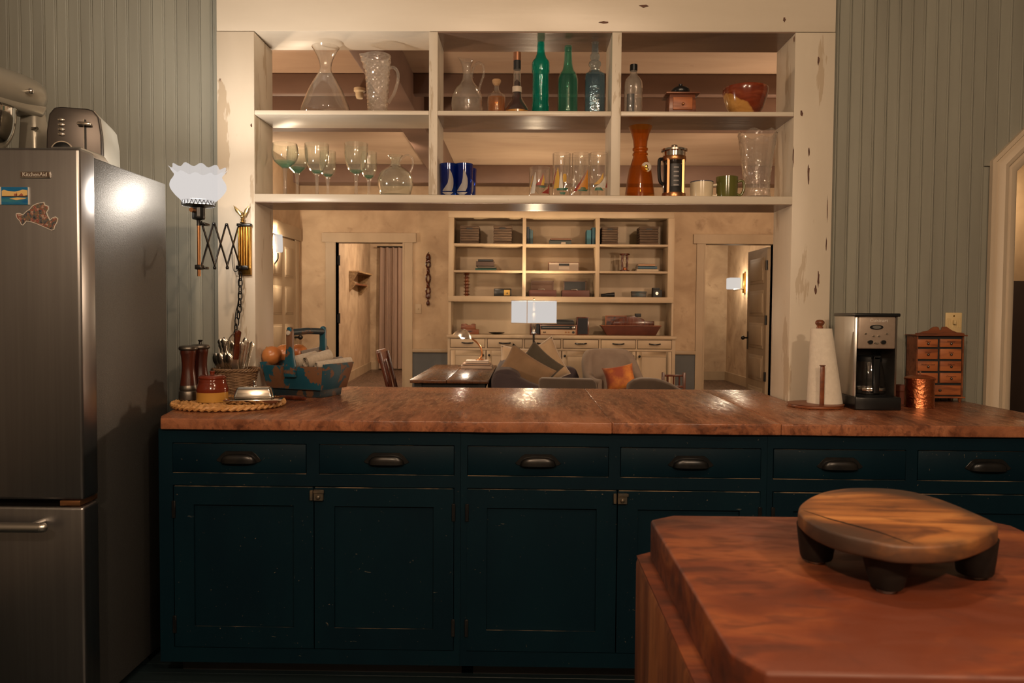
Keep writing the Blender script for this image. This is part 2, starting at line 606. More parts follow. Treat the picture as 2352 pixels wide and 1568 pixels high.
M['copper'] = mat('hammered_copper', (0.80, 0.28, 0.12), (0.62, 0.19, 0.08), 0.2, 1.0, ns=20, bump=0.9, bs=75)
M['redwood'] = wood('red_brown_wood', (0.11, 0.03, 0.012), (0.20, 0.06, 0.022), (0.27, 0.095, 0.035), 'x', 0.35, 8.0, 0.1)
M['spicewood'] = wood('orange_brown_drawer', (0.27, 0.075, 0.024), (0.37, 0.115, 0.036), (0.44, 0.16, 0.055), 'x', 0.4, 8.0, 0.1)
M['millwood'] = wood('dark_mill_wood', (0.035, 0.008, 0.005), (0.08, 0.018, 0.009), (0.13, 0.034, 0.014), 'z', 0.2, 8, 0.05)
M['pewter'] = mat('pewter', (0.20, 0.18, 0.155), (0.12, 0.105, 0.09), 0.38, 0.9, ns=30)
M['glaze_red'] = mat('red_brown_glaze', (0.17, 0.028, 0.011), (0.13, 0.02, 0.008), 0.12, ns=12)
M['glaze_ochre'] = mat('ochre_glaze', (0.50, 0.26, 0.055), (0.44, 0.22, 0.045), 0.2, ns=8)
M['wicker'] = mat('grey_brown_wicker', (0.15, 0.085, 0.045), (0.27, 0.165, 0.09), 0.55, ns=30)
M['straw'] = mat('golden_straw', (0.46, 0.23, 0.075), (0.60, 0.33, 0.13), 0.5, ns=35, sc=(1, 1, 1), bump=0.3)
M['bluechip'] = mat('flaking_blue_paint', (0.006, 0.062, 0.10), (0.010, 0.085, 0.13), 0.42, ns=8, bump=0.1,
                    chip=(0.155, 0.072, 0.036), chip_ns=10, chip_lo=0.515, chip_hi=0.53)
M['bluedark'] = mat('dark_blue_paint', (0.008, 0.03, 0.045), (0.02, 0.03, 0.035), 0.45, ns=10, chip=(0.11, 0.055, 0.03), chip_ns=18, chip_lo=0.58, chip_hi=0.6)
M['onion'] = mat('onion_skin', (0.42, 0.12, 0.028), (0.55, 0.23, 0.075), 0.3, ns=5, sc=(1, 1, 0.25), bump=0.1)
M['linen'] = mat('folded_linen', (0.52, 0.44, 0.35), (0.44, 0.365, 0.285), 0.9, ns=90, bump=0.3, bs=300, sheen=0.3)
M['linen2'] = mat('grey_brown_linen', (0.20, 0.16, 0.13), (0.16, 0.125, 0.1), 0.9, ns=90, bump=0.3, bs=300, sheen=0.3)
M['paper'] = mat('paper_towel', (0.66, 0.60, 0.51), (0.61, 0.55, 0.465), 0.9, ns=60, bump=0.25, bs=140)
M['ivory'] = mat('ivory_plastic', (0.62, 0.47, 0.24), rough=0.4)
M['ceramic'] = mat('cream_ceramic', (0.66, 0.56, 0.40), (0.60, 0.50, 0.35), 0.2, ns=15)
M['navy'] = mat('navy_glaze', (0.04, 0.05, 0.09), rough=0.2)
M['olive'] = mat('olive_glaze', (0.105, 0.105, 0.022), (0.08, 0.082, 0.02), 0.15, ns=8)
M['bowlwood'] = wood('turned_bowl_wood', (0.14, 0.025, 0.010), (0.20, 0.042, 0.015), (0.27, 0.07, 0.025), 'x', 0.15, 9, 0.03, coat=0.5)
M['sapwood'] = wood('pale_sapwood', (0.42, 0.20, 0.05), (0.50, 0.26, 0.07), (0.55, 0.30, 0.09), 'x', 0.15, 9, 0.03, coat=0.5)
M['cork'] = mat('cork', (0.42, 0.26, 0.13), (0.3, 0.17, 0.08), 0.8, ns=60)
M['label'] = mat('dark_label', (0.02, 0.02, 0.022), rough=0.5)
M['tagpaper'] = mat('pale_label', (0.5, 0.42, 0.34), rough=0.6)
M['copperlid'] = mat('coppery_cap', (0.33, 0.15, 0.08), rough=0.35, metal=0.6)
# glass
M['clear'] = glass('clear_glass', (0.985, 0.98, 0.97), (0.70, 0.65, 0.58), 1.7, 0.02, body=(0.95, 0.92, 0.86), bw=0.03)
M['pressed'] = glass('pressed_glass', (0.97, 0.96, 0.945), (0.60, 0.54, 0.47), 2.0, 0.05, bump=0.5, bs=60, body=(0.95, 0.92, 0.86), bw=0.08)
M['crystal'] = glass('cut_crystal', (0.97, 0.96, 0.95), (0.58, 0.53, 0.47), 2.0, 0.04, bump=0.4, bs=45, body=(0.95, 0.92, 0.86), bw=0.07)
M['handleglass'] = glass('solid_clear_glass', (0.92, 0.90, 0.87), (0.42, 0.37, 0.31), 2.4, 0.02, body=(0.95, 0.92, 0.86), bw=0.08)
M['greenish'] = glass('greenish_glass', (0.975, 0.985, 0.965), (0.50, 0.58, 0.48), 1.8, 0.02, bump=0.12, bs=22, body=(0.88, 0.95, 0.84), bw=0.035)
M['greenstem'] = glass('sea_green_glass', (0.72, 0.90, 0.84), (0.22, 0.50, 0.40), 1.4, bump=0.1, bs=22, body=(0.10, 0.35, 0.26), bw=0.12)
M['tealglass'] = glass('teal_glass', (0.30, 0.86, 0.80), (0.04, 0.42, 0.36), 1.3, 0.06, bump=0.35, bs=48, body=(0.0, 0.36, 0.30), bw=0.22)
M['bottlegreen'] = glass('pale_green_glass', (0.66, 0.89, 0.82), (0.14, 0.42, 0.34), 1.3, body=(0.05, 0.30, 0.24), bw=0.12)
M['blueglass'] = glass('steel_blue_glass', (0.80, 0.89, 0.93), (0.10, 0.26, 0.38), 1.5, 0.06, bump=0.4, bs=55, body=(0.12, 0.30, 0.42), bw=0.10)
M['cobalt'] = glass('cobalt_glass', (0.14, 0.28, 0.72), (0.02, 0.05, 0.25), 1.3, body=(0.004, 0.05, 0.42), bw=0.25)
M['amber'] = glass('amber_glass', (0.92, 0.64, 0.26), (0.45, 0.20, 0.03), 1.2, body=(0.50, 0.22, 0.02), bw=0.14)
M['whisky'] = glass('amber_liquor', (0.95, 0.64, 0.22), (0.60, 0.28, 0.05), 0.4, body=(0.7, 0.32, 0.04), bw=0.15)
M['redliq'] = glass('dark_red_liquor', (0.40, 0.09, 0.07), (0.15, 0.02, 0.02), 0.4, body=(0.10, 0.008, 0.006), bw=0.2)
M['pane'] = glass('carafe_glass', (0.88, 0.89, 0.90), (0.35, 0.38, 0.4), 1.3)
# lit shades
M['globe'] = lampshade('lit_milk_glass', (1.0, 0.93, 0.89), 0.72, 0.24)
M['shade'] = lampshade('lit_linen_shade', (1.0, 0.93, 0.88), 0.625, 0.12)
M['tube'] = lampshade('lit_white_glass', (1.0, 0.92, 0.84), 0.68, 0.22)
# prints
def flat(name, c, rough=0.5):
    return mat(name, c, rough=rough)
M['p_white'] = flat('print_white', (0.55, 0.52, 0.47))
M['p_grey'] = flat('print_grey_white', (0.26, 0.24, 0.235))
M['p_yellow'] = flat('print_yellow', (0.52, 0.30, 0.04))
M['p_orange'] = flat('print_orange', (0.50, 0.20, 0.02))
M['p_red'] = flat('print_red', (0.27, 0.02, 0.012))
M['p_green'] = flat('print_green', (0.02, 0.10, 0.06))
M['p_blue'] = flat('print_blue', (0.0, 0.11, 0.27))
M['p_sky'] = flat('print_sky_yellow', (0.62, 0.42, 0.16))
M['p_brown'] = flat('print_brown', (0.07, 0.03, 0.015))
M['ink'] = flat('ink', (0.07, 0.018, 0.008))
M['panel'] = mat('bead_blasted_steel', (0.34, 0.27, 0.215), (0.31, 0.245, 0.195), 0.42, 0.45, ns=40)
M['under'] = mat('shaded_underside', (0.20, 0.125, 0.09), (0.30, 0.20, 0.145), 0.24, ns=3.0, sc=(0.15, 1.2, 1), bump=0.35, bs=10, bsc=(0.1, 1.2, 1))  # brown and gloss put the shade of the painted undersides into the colour
M['arch'] = mat('pale_door_moulding', (0.56, 0.46, 0.345), (0.45, 0.36, 0.26), 0.5, ns=3, sc=(1, 1, 0.3), lo=0.35, hi=0.8, bump=0.08,
                chip=(0.25, 0.16, 0.1), chip_ns=20, chip_lo=0.74, chip_hi=0.77)  # arch_trim
M['tanwood'] = wood('tan_shelf_wood', (0.20, 0.12, 0.055), (0.29, 0.18, 0.085), (0.36, 0.235, 0.115), 'y', 0.5, 8.0, 0.05)

# ================================================================== KITCHEN SHELL
YW = 3.37                     # face of the tongue-and-groove wall
struct('floor', G().box(-2.4, 3.4, -1.6, 3.52, -0.08, -0.014), M['tealfloor'])
fl = bpy.data.objects['floor']
pl = mesh('floor_plank', G().box(-2.4, 3.4, 0.0, 0.064, -0.014, 0.0), M['tealfloor'], 0.002, 1)
for k in range(26):
    obj('plank', pl, None, fl, (0, 1.84 + k * 0.0665, 0))
struct('floor_front', G().box(-2.4, 3.4, -1.6, 1.835, -0.014, 0.0), M['tealfloor'])
struct('ceiling', G().box(-2.4, 3.4, -1.6, 3.52, 2.85, 2.95), M['kceil'])
struct('wall_left', G().box(-2.5, -2.4, -1.6, 3.52, 0, 2.85), M['kwall'])
struct('wall_right', G().box(3.4, 3.5, -1.6, 3.52, 0, 2.85), M['kwall'])
struct('wall_rear', G().box(-2.5, 3.5, -1.7, -1.6, 0, 2.85), M['kwall'])

XO = at(2264, 700, YW)[0]     # outer edge of the arched door's moulding
ZA = at(2277, 370, YW)[1]
XR = XO + 1.02
path = [(XO, 0.0), (XO, ZA), (XO + 0.26, ZA + 0.27), (XR - 0.26, ZA + 0.27), (XR, ZA), (XR, 0.0)]
TW = 0.112


def offset_path(path, d):
    out = []
    for i, p in enumerate(path):
        p = Vector(p)
        ns = []
        if i > 0:
            t = (p - Vector(path[i - 1])).normalized()
            ns.append(Vector((t.y, -t.x)))
        if i < len(path) - 1:
            t = (Vector(path[i + 1]) - p).normalized()
            ns.append(Vector((t.y, -t.x)))
        if len(ns) == 1:
            out.append(p + ns[0] * d)
        else:
            b = (ns[0] + ns[1]).normalized()
            out.append(p + b * (d / b.dot(ns[0])))
    return out


inner = offset_path(path, TW)
wl = G().box(-2.4, -1.324, YW + 0.012, 3.50, 0, 2.85)
wl.box(-1.162, 1.137, 3.39, 3.50, 0, 0.872)
wr = [(1.306, 0.0), (inner[0].x, 0.0)] + [tuple(p) for p in inner[1:5]] + [(inner[5].x, 0.0), (3.4, 0.0), (3.4, 2.85), (1.306, 2.85)]
wl.prism(wr, YW + 0.012, 3.50, 'y')
wb = struct('wall_back', wl, M['green'])
BW = 0.0531
prof = [(0, 0.014), (0, 0.0035), (0.0025, 0.0), (BW - 0.0125, 0.0), (BW - 0.0095, 0.0035), (BW - 0.007, 0.0008), (BW - 0.0035, 0.0008), (BW - 0.001, 0.004), (BW - 0.001, 0.014)]


def bead_mesh(z0, z1):
    return mesh('board', G().prism(prof, z0, z1, 'z'), M['green'], sharp=25)


full = bead_mesh(0.0, 2.85)
for k in range(20):
    obj('board', full, None, wb, (-1.324 - (k + 1) * BW, YW, 0))
k = 0
while True:
    x = 1.306 + k * BW
    if x + BW > 3.39:
        break
    if x + BW <= XO + 0.02 or x >= XR - 0.02:
        obj('board', full, None, wb, (x, YW, 0))
    else:
        xm = x + BW / 2
        e = min(max(x - XO, 0.0), max(XR - x - BW, 0.0), 0.26)
        obj('board', bead_mesh(ZA + e * 0.27 / 0.26 - 0.02, 2.85), None, wb, (x, YW, 0))
    k += 1
tp = [(0, 0), (0, .022), (.016, .022), (.020, .015), (.028, .015), (.034, .024), (.050, .033), (.066, .028), (.072, .017), (.079, .017), (.083, .022), (.098, .020), (TW, .010), (TW, -0.15)]
rings = [offset_path(path, wv) for wv, _ in tp]
g = G()
n = len(path)
vs = [(rings[j][i].x, YW - tp[j][1], rings[j][i].y) for i in range(n) for j in range(len(tp))]
L = len(tp)
g.add(vs, [(i * L + j, i * L + j + 1, (i + 1) * L + j + 1, (i + 1) * L + j) for i in range(n - 1) for j in range(L - 1)])
struct('trim_1', g, M['arch'], sharp=30)
# passage beyond the arched door
pg = G().box(1.85, 3.45, 4.70, 4.78, 0, 2.85).box(1.80, 1.86, 3.50, 4.78, 0, 2.85).box(3.42, 3.48, 3.50, 4.78, 0, 2.85).box(1.8, 3.5, 3.50, 4.8, 2.85, 2.9)
struct('wall_passage', pg, M['plaster'])
struct('floor_passage', G().box(1.8, 3.5, 3.50, 4.8, -0.05, 0.0), M['darkfloor'])
dado = G().box(1.86, 3.42, 4.66, 4.70, 0, 1.50)
struct('trim_2', dado, mat('dark_plum_panel', (0.035, 0.02, 0.018), (0.028, 0.016, 0.014), 0.6, ns=5))

# ================================================================== PASS-THROUGH SHELVING
YP0, YP1 = 3.28, 3.52
XL, XRR = -1.162, 1.137
sh = thing('built_in_shelf', 'tall chipped white open shelving built into the wall opening above the counter', 'shelving', (0, YP0, 0))


def shp(name, x0, x1, z0, z1, m, dy=0.0, bev=0.003, d1=0.24):
    return obj(name, G().box(x0, x1, dy, d1, z0, z1), m, sh, bevel=bev)


shp('post', -1.324, XL, 0, 2.475, M['post'])
shp('post', XRR, 1.306, 0, 2.475, M['post'])
shp('header', -1.324, 1.306, 2.477, 2.85, M['post_h'], 0.002)
shp('divider', -0.413, -0.376, 1.787, 2.475, M['post'], 0.001, 0.002)
shp('divider', 0.365, 0.405, 1.787, 2.475, M['post'], 0.001, 0.002)
shp('shelf_board', XL, XRR, 1.752, 1.786, M['post_h'], -0.004)
shp('underside_shade', XL, XRR, 1.750, 1.7525, M['under'], 0.0, 0.0)  # thin sheet whose brown carries the shade under the shelf
for x0, x1 in ((XL, -0.413), (-0.376, 0.365), (0.405, XRR)):
    shp('shelf_board', x0, x1, 2.124, 2.143, M['post_h'], 0.0)
    if x0 > -1:  # shade sheets for the centre and right bays, the lit left bay stays cream
        shp('underside_shade', x0, x1, 2.122, 2.1245, M['under'], 0.002, 0.0)
        shp('underside_shade', x0, x1, 2.472, 2.476, M['under'], 0.002, 0.0)
# chips of missing paint
chipm = mat('bare_wood_chip', (0.115, 0.05, 0.03), (0.07, 0.03, 0.02), 0.7, ns=30)
def chip(px, py, w, h, seed):
    random.seed(seed)
    X, Z = at(px, py, YP0)
    pts = []
    for q in range(11):
        a = 2 * PI * q / 11
        rr = random.uniform(0.55, 1.1)
        pts.append((X + math.cos(a) * w * rr * 0.5, Z + math.sin(a) * h * rr * 0.5))
    o = obj('paint_chip', G().prism(pts, -0.0006, 0.002, 'y'), chipm, sh)
for i, c in enumerate([(1480, 14, .045, .014), (1388, 51, .048, .010), (1802, 45, .012, .022), (1880, 140, .010, .04), (1841, 260, .013, .028),
                       (1857, 400, .010, .09), (1858, 350, .007, .05), (1880, 640, .010, .08), (1873, 665, .014, .04), (1822, 360, .005, .09), (1898, 560, .006, .06),
                       (1824, 90, .006, .03), (1900, 480, .004, .12), (577, 288, .010, .018)]):
    chip(*c, 50 + i)

# ================================================================== WORKTOP
def edge_pts(x0, x1, y, seed, amp=0.004):
    random.seed(seed)
    n = max(3, int((x1 - x0) / 0.06))
    ph = random.random() * 6
    return [(x0 + (x1 - x0) * k / n, y + amp * math.sin(ph + k * 0.9) * 0.5 + random.uniform(-amp, amp) * 0.35) for k in range(n + 1)]


wt = thing('worktop', 'long worn brown wooden worktop running over the dark cabinets', 'worktop', (0, 0, 0.877))
s1 = [(-1.30, 2.80), (-1.262, 2.625)] + edge_pts(-1.235, 0.2995, 2.562, 1) + [(0.2995, 3.735), (-1.150, 3.735), (-1.150, 3.272), (-1.335, 3.272), (-1.33, 2.90)]
s2 = edge_pts(0.3005, 0.869, 2.562, 2) + [(0.869, 3.737), (0.3005, 3.735)]
s3 = edge_pts(0.870, 1.93, 2.564, 3) + [(1.915, 3.36), (1.312, 3.36), (1.312, 3.272), (1.128, 3.272), (1.128, 3.738), (0.870, 3.738)]
for s in (s1, s2, s3):
    obj('slab', G().prism(s, 0.0, 0.038, 'z'), M['counter'], wt, bevel=0.0035, seg=3)

# ================================================================== DARK BASE CABINETS
YC = 2.58
TE = [M['teal'], M['teal_edge']]
cupg = G()
def cup_pull():
    g = G()
    def shell(u, v):
        # quarter-round hood, open below
        x = (u - 0.5) * 2
        hw = 0.062
        a = v * PI / 2
        e = math.sqrt(max(0.0, 1 - abs(x) ** 3.5))
        out = 0.021 * e * math.sin(a) ** 0.55
        z = -0.014 + 0.031 * e * math.cos(a) ** 0.6
        return (x * hw, -out - 0.002, z)
    g.grid(shell, 25, 9)
    return g
CUP = mesh('cup_pull', cup_pull(), M['iron'], sharp=60)
cpl = G().prism([(-.078, -.006), (-.070, -.012), (-.056, -.014), (.056, -.014), (.070, -.012), (.078, -.006), (.070, 0.002), (.058, .016), (.045, .025), (-.045, .025), (-.058, .016), (-.070, 0.002)], -0.003, 0.0, 'y')
CUPP = mesh('pull_plate', cpl, M['iron'], 0.0008, 1)
def latch():
    g = G().box(0.004, 0.036, -0.012, 0, -0.03, 0.006).box(0.004, 0.040, -0.016, -0.010, -0.004, 0.006).box(-0.010, 0.0, -0.010, 0, -0.03, 0.004)
    g.ball((0.02, -0.014, -0.018), (0.008, 0.006, 0.008), 8, 6)
    return g
LAT = mesh('latch', latch(), mat('worn_latch', (0.05, 0.055, 0.05), (0.16, 0.12, 0.08), 0.4, 0.6, ns=25), 0.0008, 1)
HIN = mesh('hinge', G().box(-0.006, 0.006, -0.004, 0.002, -0.03, 0.03), M['iron'], 0.001, 1)


def cabinet(x0, x1, dr, doors, label, latch_at):
    c = thing('base_cabinet', label, 'cabinet', ((x0 + x1) / 2, YC, 0), group='dark painted cabinets under the worktop')
    cx = (x0 + x1) / 2
    X = lambda x: x - cx
    gf = G()
    gf.box(X(x0), X(x1), 0, 0.03, 0.830, 0.877)
    gf.box(X(x0), X(x1), 0, 0.03, 0.684, 0.726)
    gf.box(X(x0), X(x1), 0, 0.03, 0.066, 0.118)
    zs = [(0.118, 0.684), (0.726, 0.830)]
    xs = [x0, dr[0][0] - 0.002, dr[0][1] + 0.002, dr[1][0] - 0.002, dr[1][1] + 0.002, x1]
    for a, b in ((xs[0], xs[1]), (xs[4], xs[5])):
        for z0, z1 in zs:
            gf.box(X(a), X(b), 0, 0.03, z0, z1)
    gf.box(X(xs[2]), X(xs[3]), 0, 0.03, 0.726, 0.830)
    obj('face_frame', gf, TE, c)
    gb = G().box(X(x0), X(x0) + 0.02, 0.03, 0.69, 0.066, 0.877).box(X(x1) - 0.02, X(x1), 0.03, 0.69, 0.066, 0.877)
    gb.box(X(x0) + 0.02, X(x1) - 0.02, 0.03, 0.69, 0.066, 0.085).box(X(x0) + 0.02, X(x1) - 0.02, 0.67, 0.69, 0.085, 0.877)
    gb.box(X(x0) + 0.02, X(x1) - 0.02, 0.05, 0.67, 0.69, 0.70)
    obj('carcass', gb, M['teal'], c)
    obj('toe_kick', G().box(X(x0) + 0.04, X(x1), 0.085, 0.10, 0.0, 0.066), M['matblack'], c)
    # worn ledges below the drawers
    for a, b in dr:
        obj('worn_ledge', G().box(X(a), X(b), -0.0008, 0.02, 0.7255, 0.7272), M['teal_edge'], c)
    for a, b in dr:
        d = obj('drawer', G().box(X(a), X(b), 0, 0.02, 0.729, 0.827).box(X(a) + .002, X(b) - .002, -0.0006, 0.004, 0.8255, 0.8276, 1), TE, c, (0, -0.003, 0), bevel=0.003)
        xm = X((a + b) / 2)
        h = obj('pull', CUP, None, d, (xm, -0.001, 0.778))
        obj('pull_plate', CUPP, None, d, (xm, -0.0002, 0.778))
    for i, (a, b) in enumerate(doors):
        t = 0.068
        gd = G()
        z0, z1 = 0.121, 0.681
        gd.box(X(a), X(a) + t, 0, 0.022, z0, z1).box(X(b) - t, X(b), 0, 0.022, z0, z1)
        gd.box(X(a) + t, X(b) - t, 0, 0.022, z1 - 0.064, z1).box(X(a) + t, X(b) - t, 0, 0.022, z0, z0 + 0.072)
        gd.box(X(a) + .003, X(b) - .003, -0.0006, 0.004, z1 - 0.0015, z1 + 0.0006, 1)
        d = obj('door', gd, TE, c, (0, -0.003, 0))
        gp = G().box(X(a) + t, X(b) - t, 0.010, 0.016, z0 + 0.072, z1 - 0.064)
        gp.add([(X(a) + t, 0.0102, z0 + 0.0715), (X(b) - t, 0.0102, z0 + 0.0715), (X(b) - t, -0.0003, z0 + 0.0725), (X(a) + t, -0.0003, z0 + 0.0725)], [(0, 1, 2, 3)], 1)
        obj('panel', gp, TE, d)
        hx = X(a) if i == 0 else X(b)
        for z in (0.20, 0.60):
            obj('hinge', HIN, None, d, (hx, -0.001, z))
    obj('latch', LAT, None, c, (X(latch_at), -0.004, 0.668))
    return c


cabinet(-1.250, -0.212, [(-1.2, -.742), (-.695, -.235)], [(-1.197, -.716), (-.712, -.235)], 'dark teal cabinet with two drawers and doors beside the refrigerator', -.716)
cabinet(-0.211, 0.828, [(-.187, .291), (.333, .806)], [(-.189, .321), (.325, .806)], 'middle dark teal cabinet with two drawers and doors under the worktop', .319)
cabinet(0.829, 1.87, [(.85, 1.293), (1.335, 1.80)], [(.85, 1.325), (1.33, 1.80)], 'dark teal cabinet behind the round footed board, under the coffee maker end', 1.327)
# ================================================================== LIVING ROOM SHELL
YF = 8.72
struct('floor_living', G().box(-3.6, 4.2, 3.52, 17.4, -0.06, 0.0), M['darkfloor'])
struct('ceiling_living', G().box(-2.7, 3.6, 3.52, YF + 0.13, 2.92, 3.0), M['ceil'])
for i, (a, b, zb) in enumerate(((5.27, 5.345, 2.78), (5.83, 6.13, 2.72), (8.47, 8.71, 2.72))):
    struct('trim_%d' % (3 + i), G().box(-2.6, 3.55, a, b, zb, 2.92), M['beam'], bevel=0.008)
struct('trim_6', G().box(-0.96, -0.77, 3.54, 8.46, 2.69, 2.92), M['beam'], bevel=0.01)
struct('wall_living_left', G().box(-2.69, -2.57, 3.52, YF, 0, 2.92), M['plaster'])
struct('wall_living_right', G().box(3.50, 3.62, 4.8, YF, 0, 2.92).box(3.50, 3.62, 3.5, 4.8, 2.9, 2.92), M['plaster'])
ax0, az = at(772, 556, YF)
ax1 = at(925, 700, YF)[0]
bx0 = at(1618, 700, YF)[0]
bx1 = bx0 + 0.78
bz = at(1650, 560, YF)[1]
wf = [(-2.6, 0), (ax0, 0), (ax0, az), (ax1, az), (ax1, 0), (bx0, 0), (bx0, bz), (bx1, bz), (bx1, 0), (3.6, 0), (3.6, 2.92), (-2.6, 2.92)]
struct('wall_far', G().prism(wf, YF, YF + 0.13, 'y'), M['plaster'])


def door_trim(name, x0, x1, z, wj):
    g = G()
    g.box(x0 - wj, x0, YF - 0.022, YF, 0, z).box(x1, x1 + wj, YF - 0.022, YF, 0, z)
    g.box(x0 - wj - 0.04, x1 + wj + 0.04, YF - 0.035, YF, z, z + 0.105)
    g.box(x0 - 0.018, x0 - 0.008, YF - 0.027, YF - 0.02, 0, z).box(x1 + 0.008, x1 + 0.018, YF - 0.027, YF - 0.02, 0, z)
    g.box(x0 - 0.004, x0, YF - 0.02, YF + 0.13, 0, z).box(x1, x1 + 0.004, YF - 0.02, YF + 0.13, 0, z).box(x0, x1, YF - 0.02, YF + 0.13, z - 0.003, z)
    struct(name, g, M['trim'])


door_trim('trim_7', ax0, ax1, az, 0.115)
door_trim('trim_8', bx0, bx1, bz, 0.10)
# dado rail and slate dado on the far wall
zr = at(985, 803, YF)[1]
g = G().box(ax1 + 0.115, at(1029, 700, YF)[0], YF - 0.03, YF, zr - 0.03, zr + 0.012).box(at(1549, 700, YF)[0], bx0 - 0.10, YF - 0.03, YF, zr - 0.03, zr + 0.012)
struct('trim_9', g, M['trim'], bevel=0.006)
g = G().box(ax1 + 0.115, at(1029, 700, YF)[0], YF - 0.006, YF, 0, zr - 0.03).box(at(1549, 700, YF)[0], bx0 - 0.10, YF - 0.006, YF, 0, zr - 0.03)
struct('wall_dado', g, M['grey_dado'])
# door on the left wall
dl = G().box(-2.57, -2.545, 7.60, 8.46, 0.0, 2.06)
d1 = struct('door_1', dl, M['trim'])
for z0, z1 in ((0.2, 0.62), (0.72, 1.15), (1.25, 1.55), (1.65, 1.97)):
    for y0, y1 in ((7.68, 7.98), (8.08, 8.38)):
        obj('panel', G().box(-2.548, -2.536, y0 + .02, y1 - .02, z0 + .02, z1 - .02).box(-2.548, -2.541, y0, y1, z0, z1), M['trim'], d1, bevel=0.004)
obj('handle', G().tube([(-2.545, 8.42, 1.0), (-2.49, 8.42, 1.0)], 0.012).ball((-2.48, 8.42, 1.0), 0.028, 12, 8), M['iron'], d1)
g = G().box(-2.57, -2.545, 8.47, 8.60, 0, 2.08).box(-2.57, -2.535, 7.40, 8.66, 2.08, 2.22).box(-2.57, -2.545, 7.46, 7.59, 0, 2.08)
struct('trim_10', g, M['trim'], bevel=0.004)
# ------------------------------------------------- study beyond the left doorway
struct('wall_study_left', G().prism([(-3.19 + 0.28, 8.85), (-3.46, 17.1), (-3.56, 17.1), (-3.56, 8.85)], 0, 3.3, 'z'), M['plaster'])
struct('wall_study_back', G().box(-3.6, 0.6, 17.1, 17.2, 0, 3.3), M['plaster'])
struct('wall_study_right', G().box(0.5, 0.6, 8.85, 17.1, 0, 3.3), M['plaster'])
struct('ceiling_study', G().box(-3.6, 4.2, 8.85, 17.2, 3.3, 3.4), M['ceil'])
g = G().prism([(-2.905, 8.86), (-3.455, 17.09), (-3.43, 17.09), (-2.88, 8.86)], 0, 0.17, 'z').box(-3.43, 0.5, 17.07, 17.1, 0, 0.17)
struct('baseboard_study', g, M['trim'])
# dark door leaf folded back against the study wall, with hinges on its jamb
dj = G().box(ax0 - 0.78, ax0 - 0.01, YF + 0.135, YF + 0.17, 0.01, az - 0.02)
d2 = struct('door_2', dj, M['trim'])
for py in (597, 731):
    z = at(770, py, YF)[1]
    obj('hinge', G().box(ax0 + 0.002, ax0 + 0.022, YF + 0.05, YF + 0.07, z - 0.05, z + 0.05).tube([(ax0 + 0.02, YF + 0.06, z - 0.06), (ax0 + 0.02, YF + 0.06, z + 0.06)], 0.012), M['iron'], d2)
# ------------------------------------------------- hall beyond the right doorway
struct('wall_hall_back', G().box(0.6, 4.1, 15.1, 15.2, 0, 3.3), M['plaster'])
struct('wall_hall_right', G().box(4.0, 4.1, 8.85, 15.1, 0, 3.3), M['plaster'])
struct('baseboard_hall', G().box(0.6, 4.0, 15.07, 15.1, 0, 0.17).box(3.97, 4.0, 8.85, 15.07, 0, 0.17), M['trim'])
dx = bx1 - 0.035
d3 = struct('door_3', G().box(dx, dx + 0.035, YF + 0.135, YF + 0.89, 0.01, bz - 0.02), M['trim'])
for k in range(5):
    z0 = 0.12 + k * 0.385
    obj('panel', G().box(dx - 0.004, dx, YF + 0.235, YF + 0.79, z0, z0 + 0.30).box(dx - 0.010, dx - 0.003, YF + 0.27, YF + 0.755, z0 + 0.035, z0 + 0.265), M['trim'], d3, bevel=0.003)
obj('handle', G().box(dx - 0.006, dx, YF + 0.82, YF + 0.87, 0.86, 1.08).tube([(dx, YF + 0.845, 1.0), (dx - 0.05, YF + 0.845, 1.0)], 0.01).ball((dx - 0.06, YF + 0.845, 1.0), 0.026, 10, 8), M['iron'], d3)
for py in (607, 735, 867):
    z = at(1757, py, YF)[1]
    obj('hinge', G().tube([(dx - 0.006, YF + 0.13, z - 0.055), (dx - 0.006, YF + 0.13, z + 0.055)], 0.014), M['iron'], d3)

# ================================================================== THINGS ON THE SHELVES
ZU, ZL, YS = 2.1435, 1.7865, 3.40


def PX(cx, Y, zb, pts):
    return [(hw * Y / F_PX, max(0.0, at(cx, y, Y)[1] - zb)) for hw, y in pts]


def smooth(prof, n=3):
    """Catmull-Rom refinement of a turned profile."""
    out = []
    P = [Vector(p) for p in prof]
    low = min(p.y for p in P)
    for i in range(len(P) - 1):
        p0, p1, p2, p3 = P[max(i - 1, 0)], P[i], P[i + 1], P[min(i + 2, len(P) - 1)]
        for k in range(n):
            t = k / n
            q = 0.5 * ((2 * p1) + (p2 - p0) * t + (2 * p0 - 5 * p1 + 4 * p2 - p3) * t * t + (3 * p1 - p0 - 3 * p2 + p3) * t ** 3)
            out.append((max(q.x, 0.0005), max(q.y, low)))
    out.append(tuple(P[-1]))
    return out


def vessel(prof, t=0.0022, floor=0.006):
    """Closed wall: outside up, rim, inside down to a floor."""
    inn = [(max(r - t, 0.0006), max(z, floor)) for r, z in reversed(prof) if z > floor]
    inn.append((0.0005, floor))
    return [(0.0005, 0.0)] + list(prof) + inn


def place(cx, Y, zb):
    return (at(cx, 500, Y)[0] if False else at(cx, 720 - (zb - EYE) * F_PX / Y, Y)[0], Y, zb)


def loc_pts(cx, Y, zb, pts, dy=0.0):
    x0 = place(cx, Y, zb)[0]
    out = []
    for p in pts:
        x, z = at(p[0], p[1], Y)
        out.append((x - x0, dy + (p[2] if len(p) > 2 else 0), z - zb))
    return out


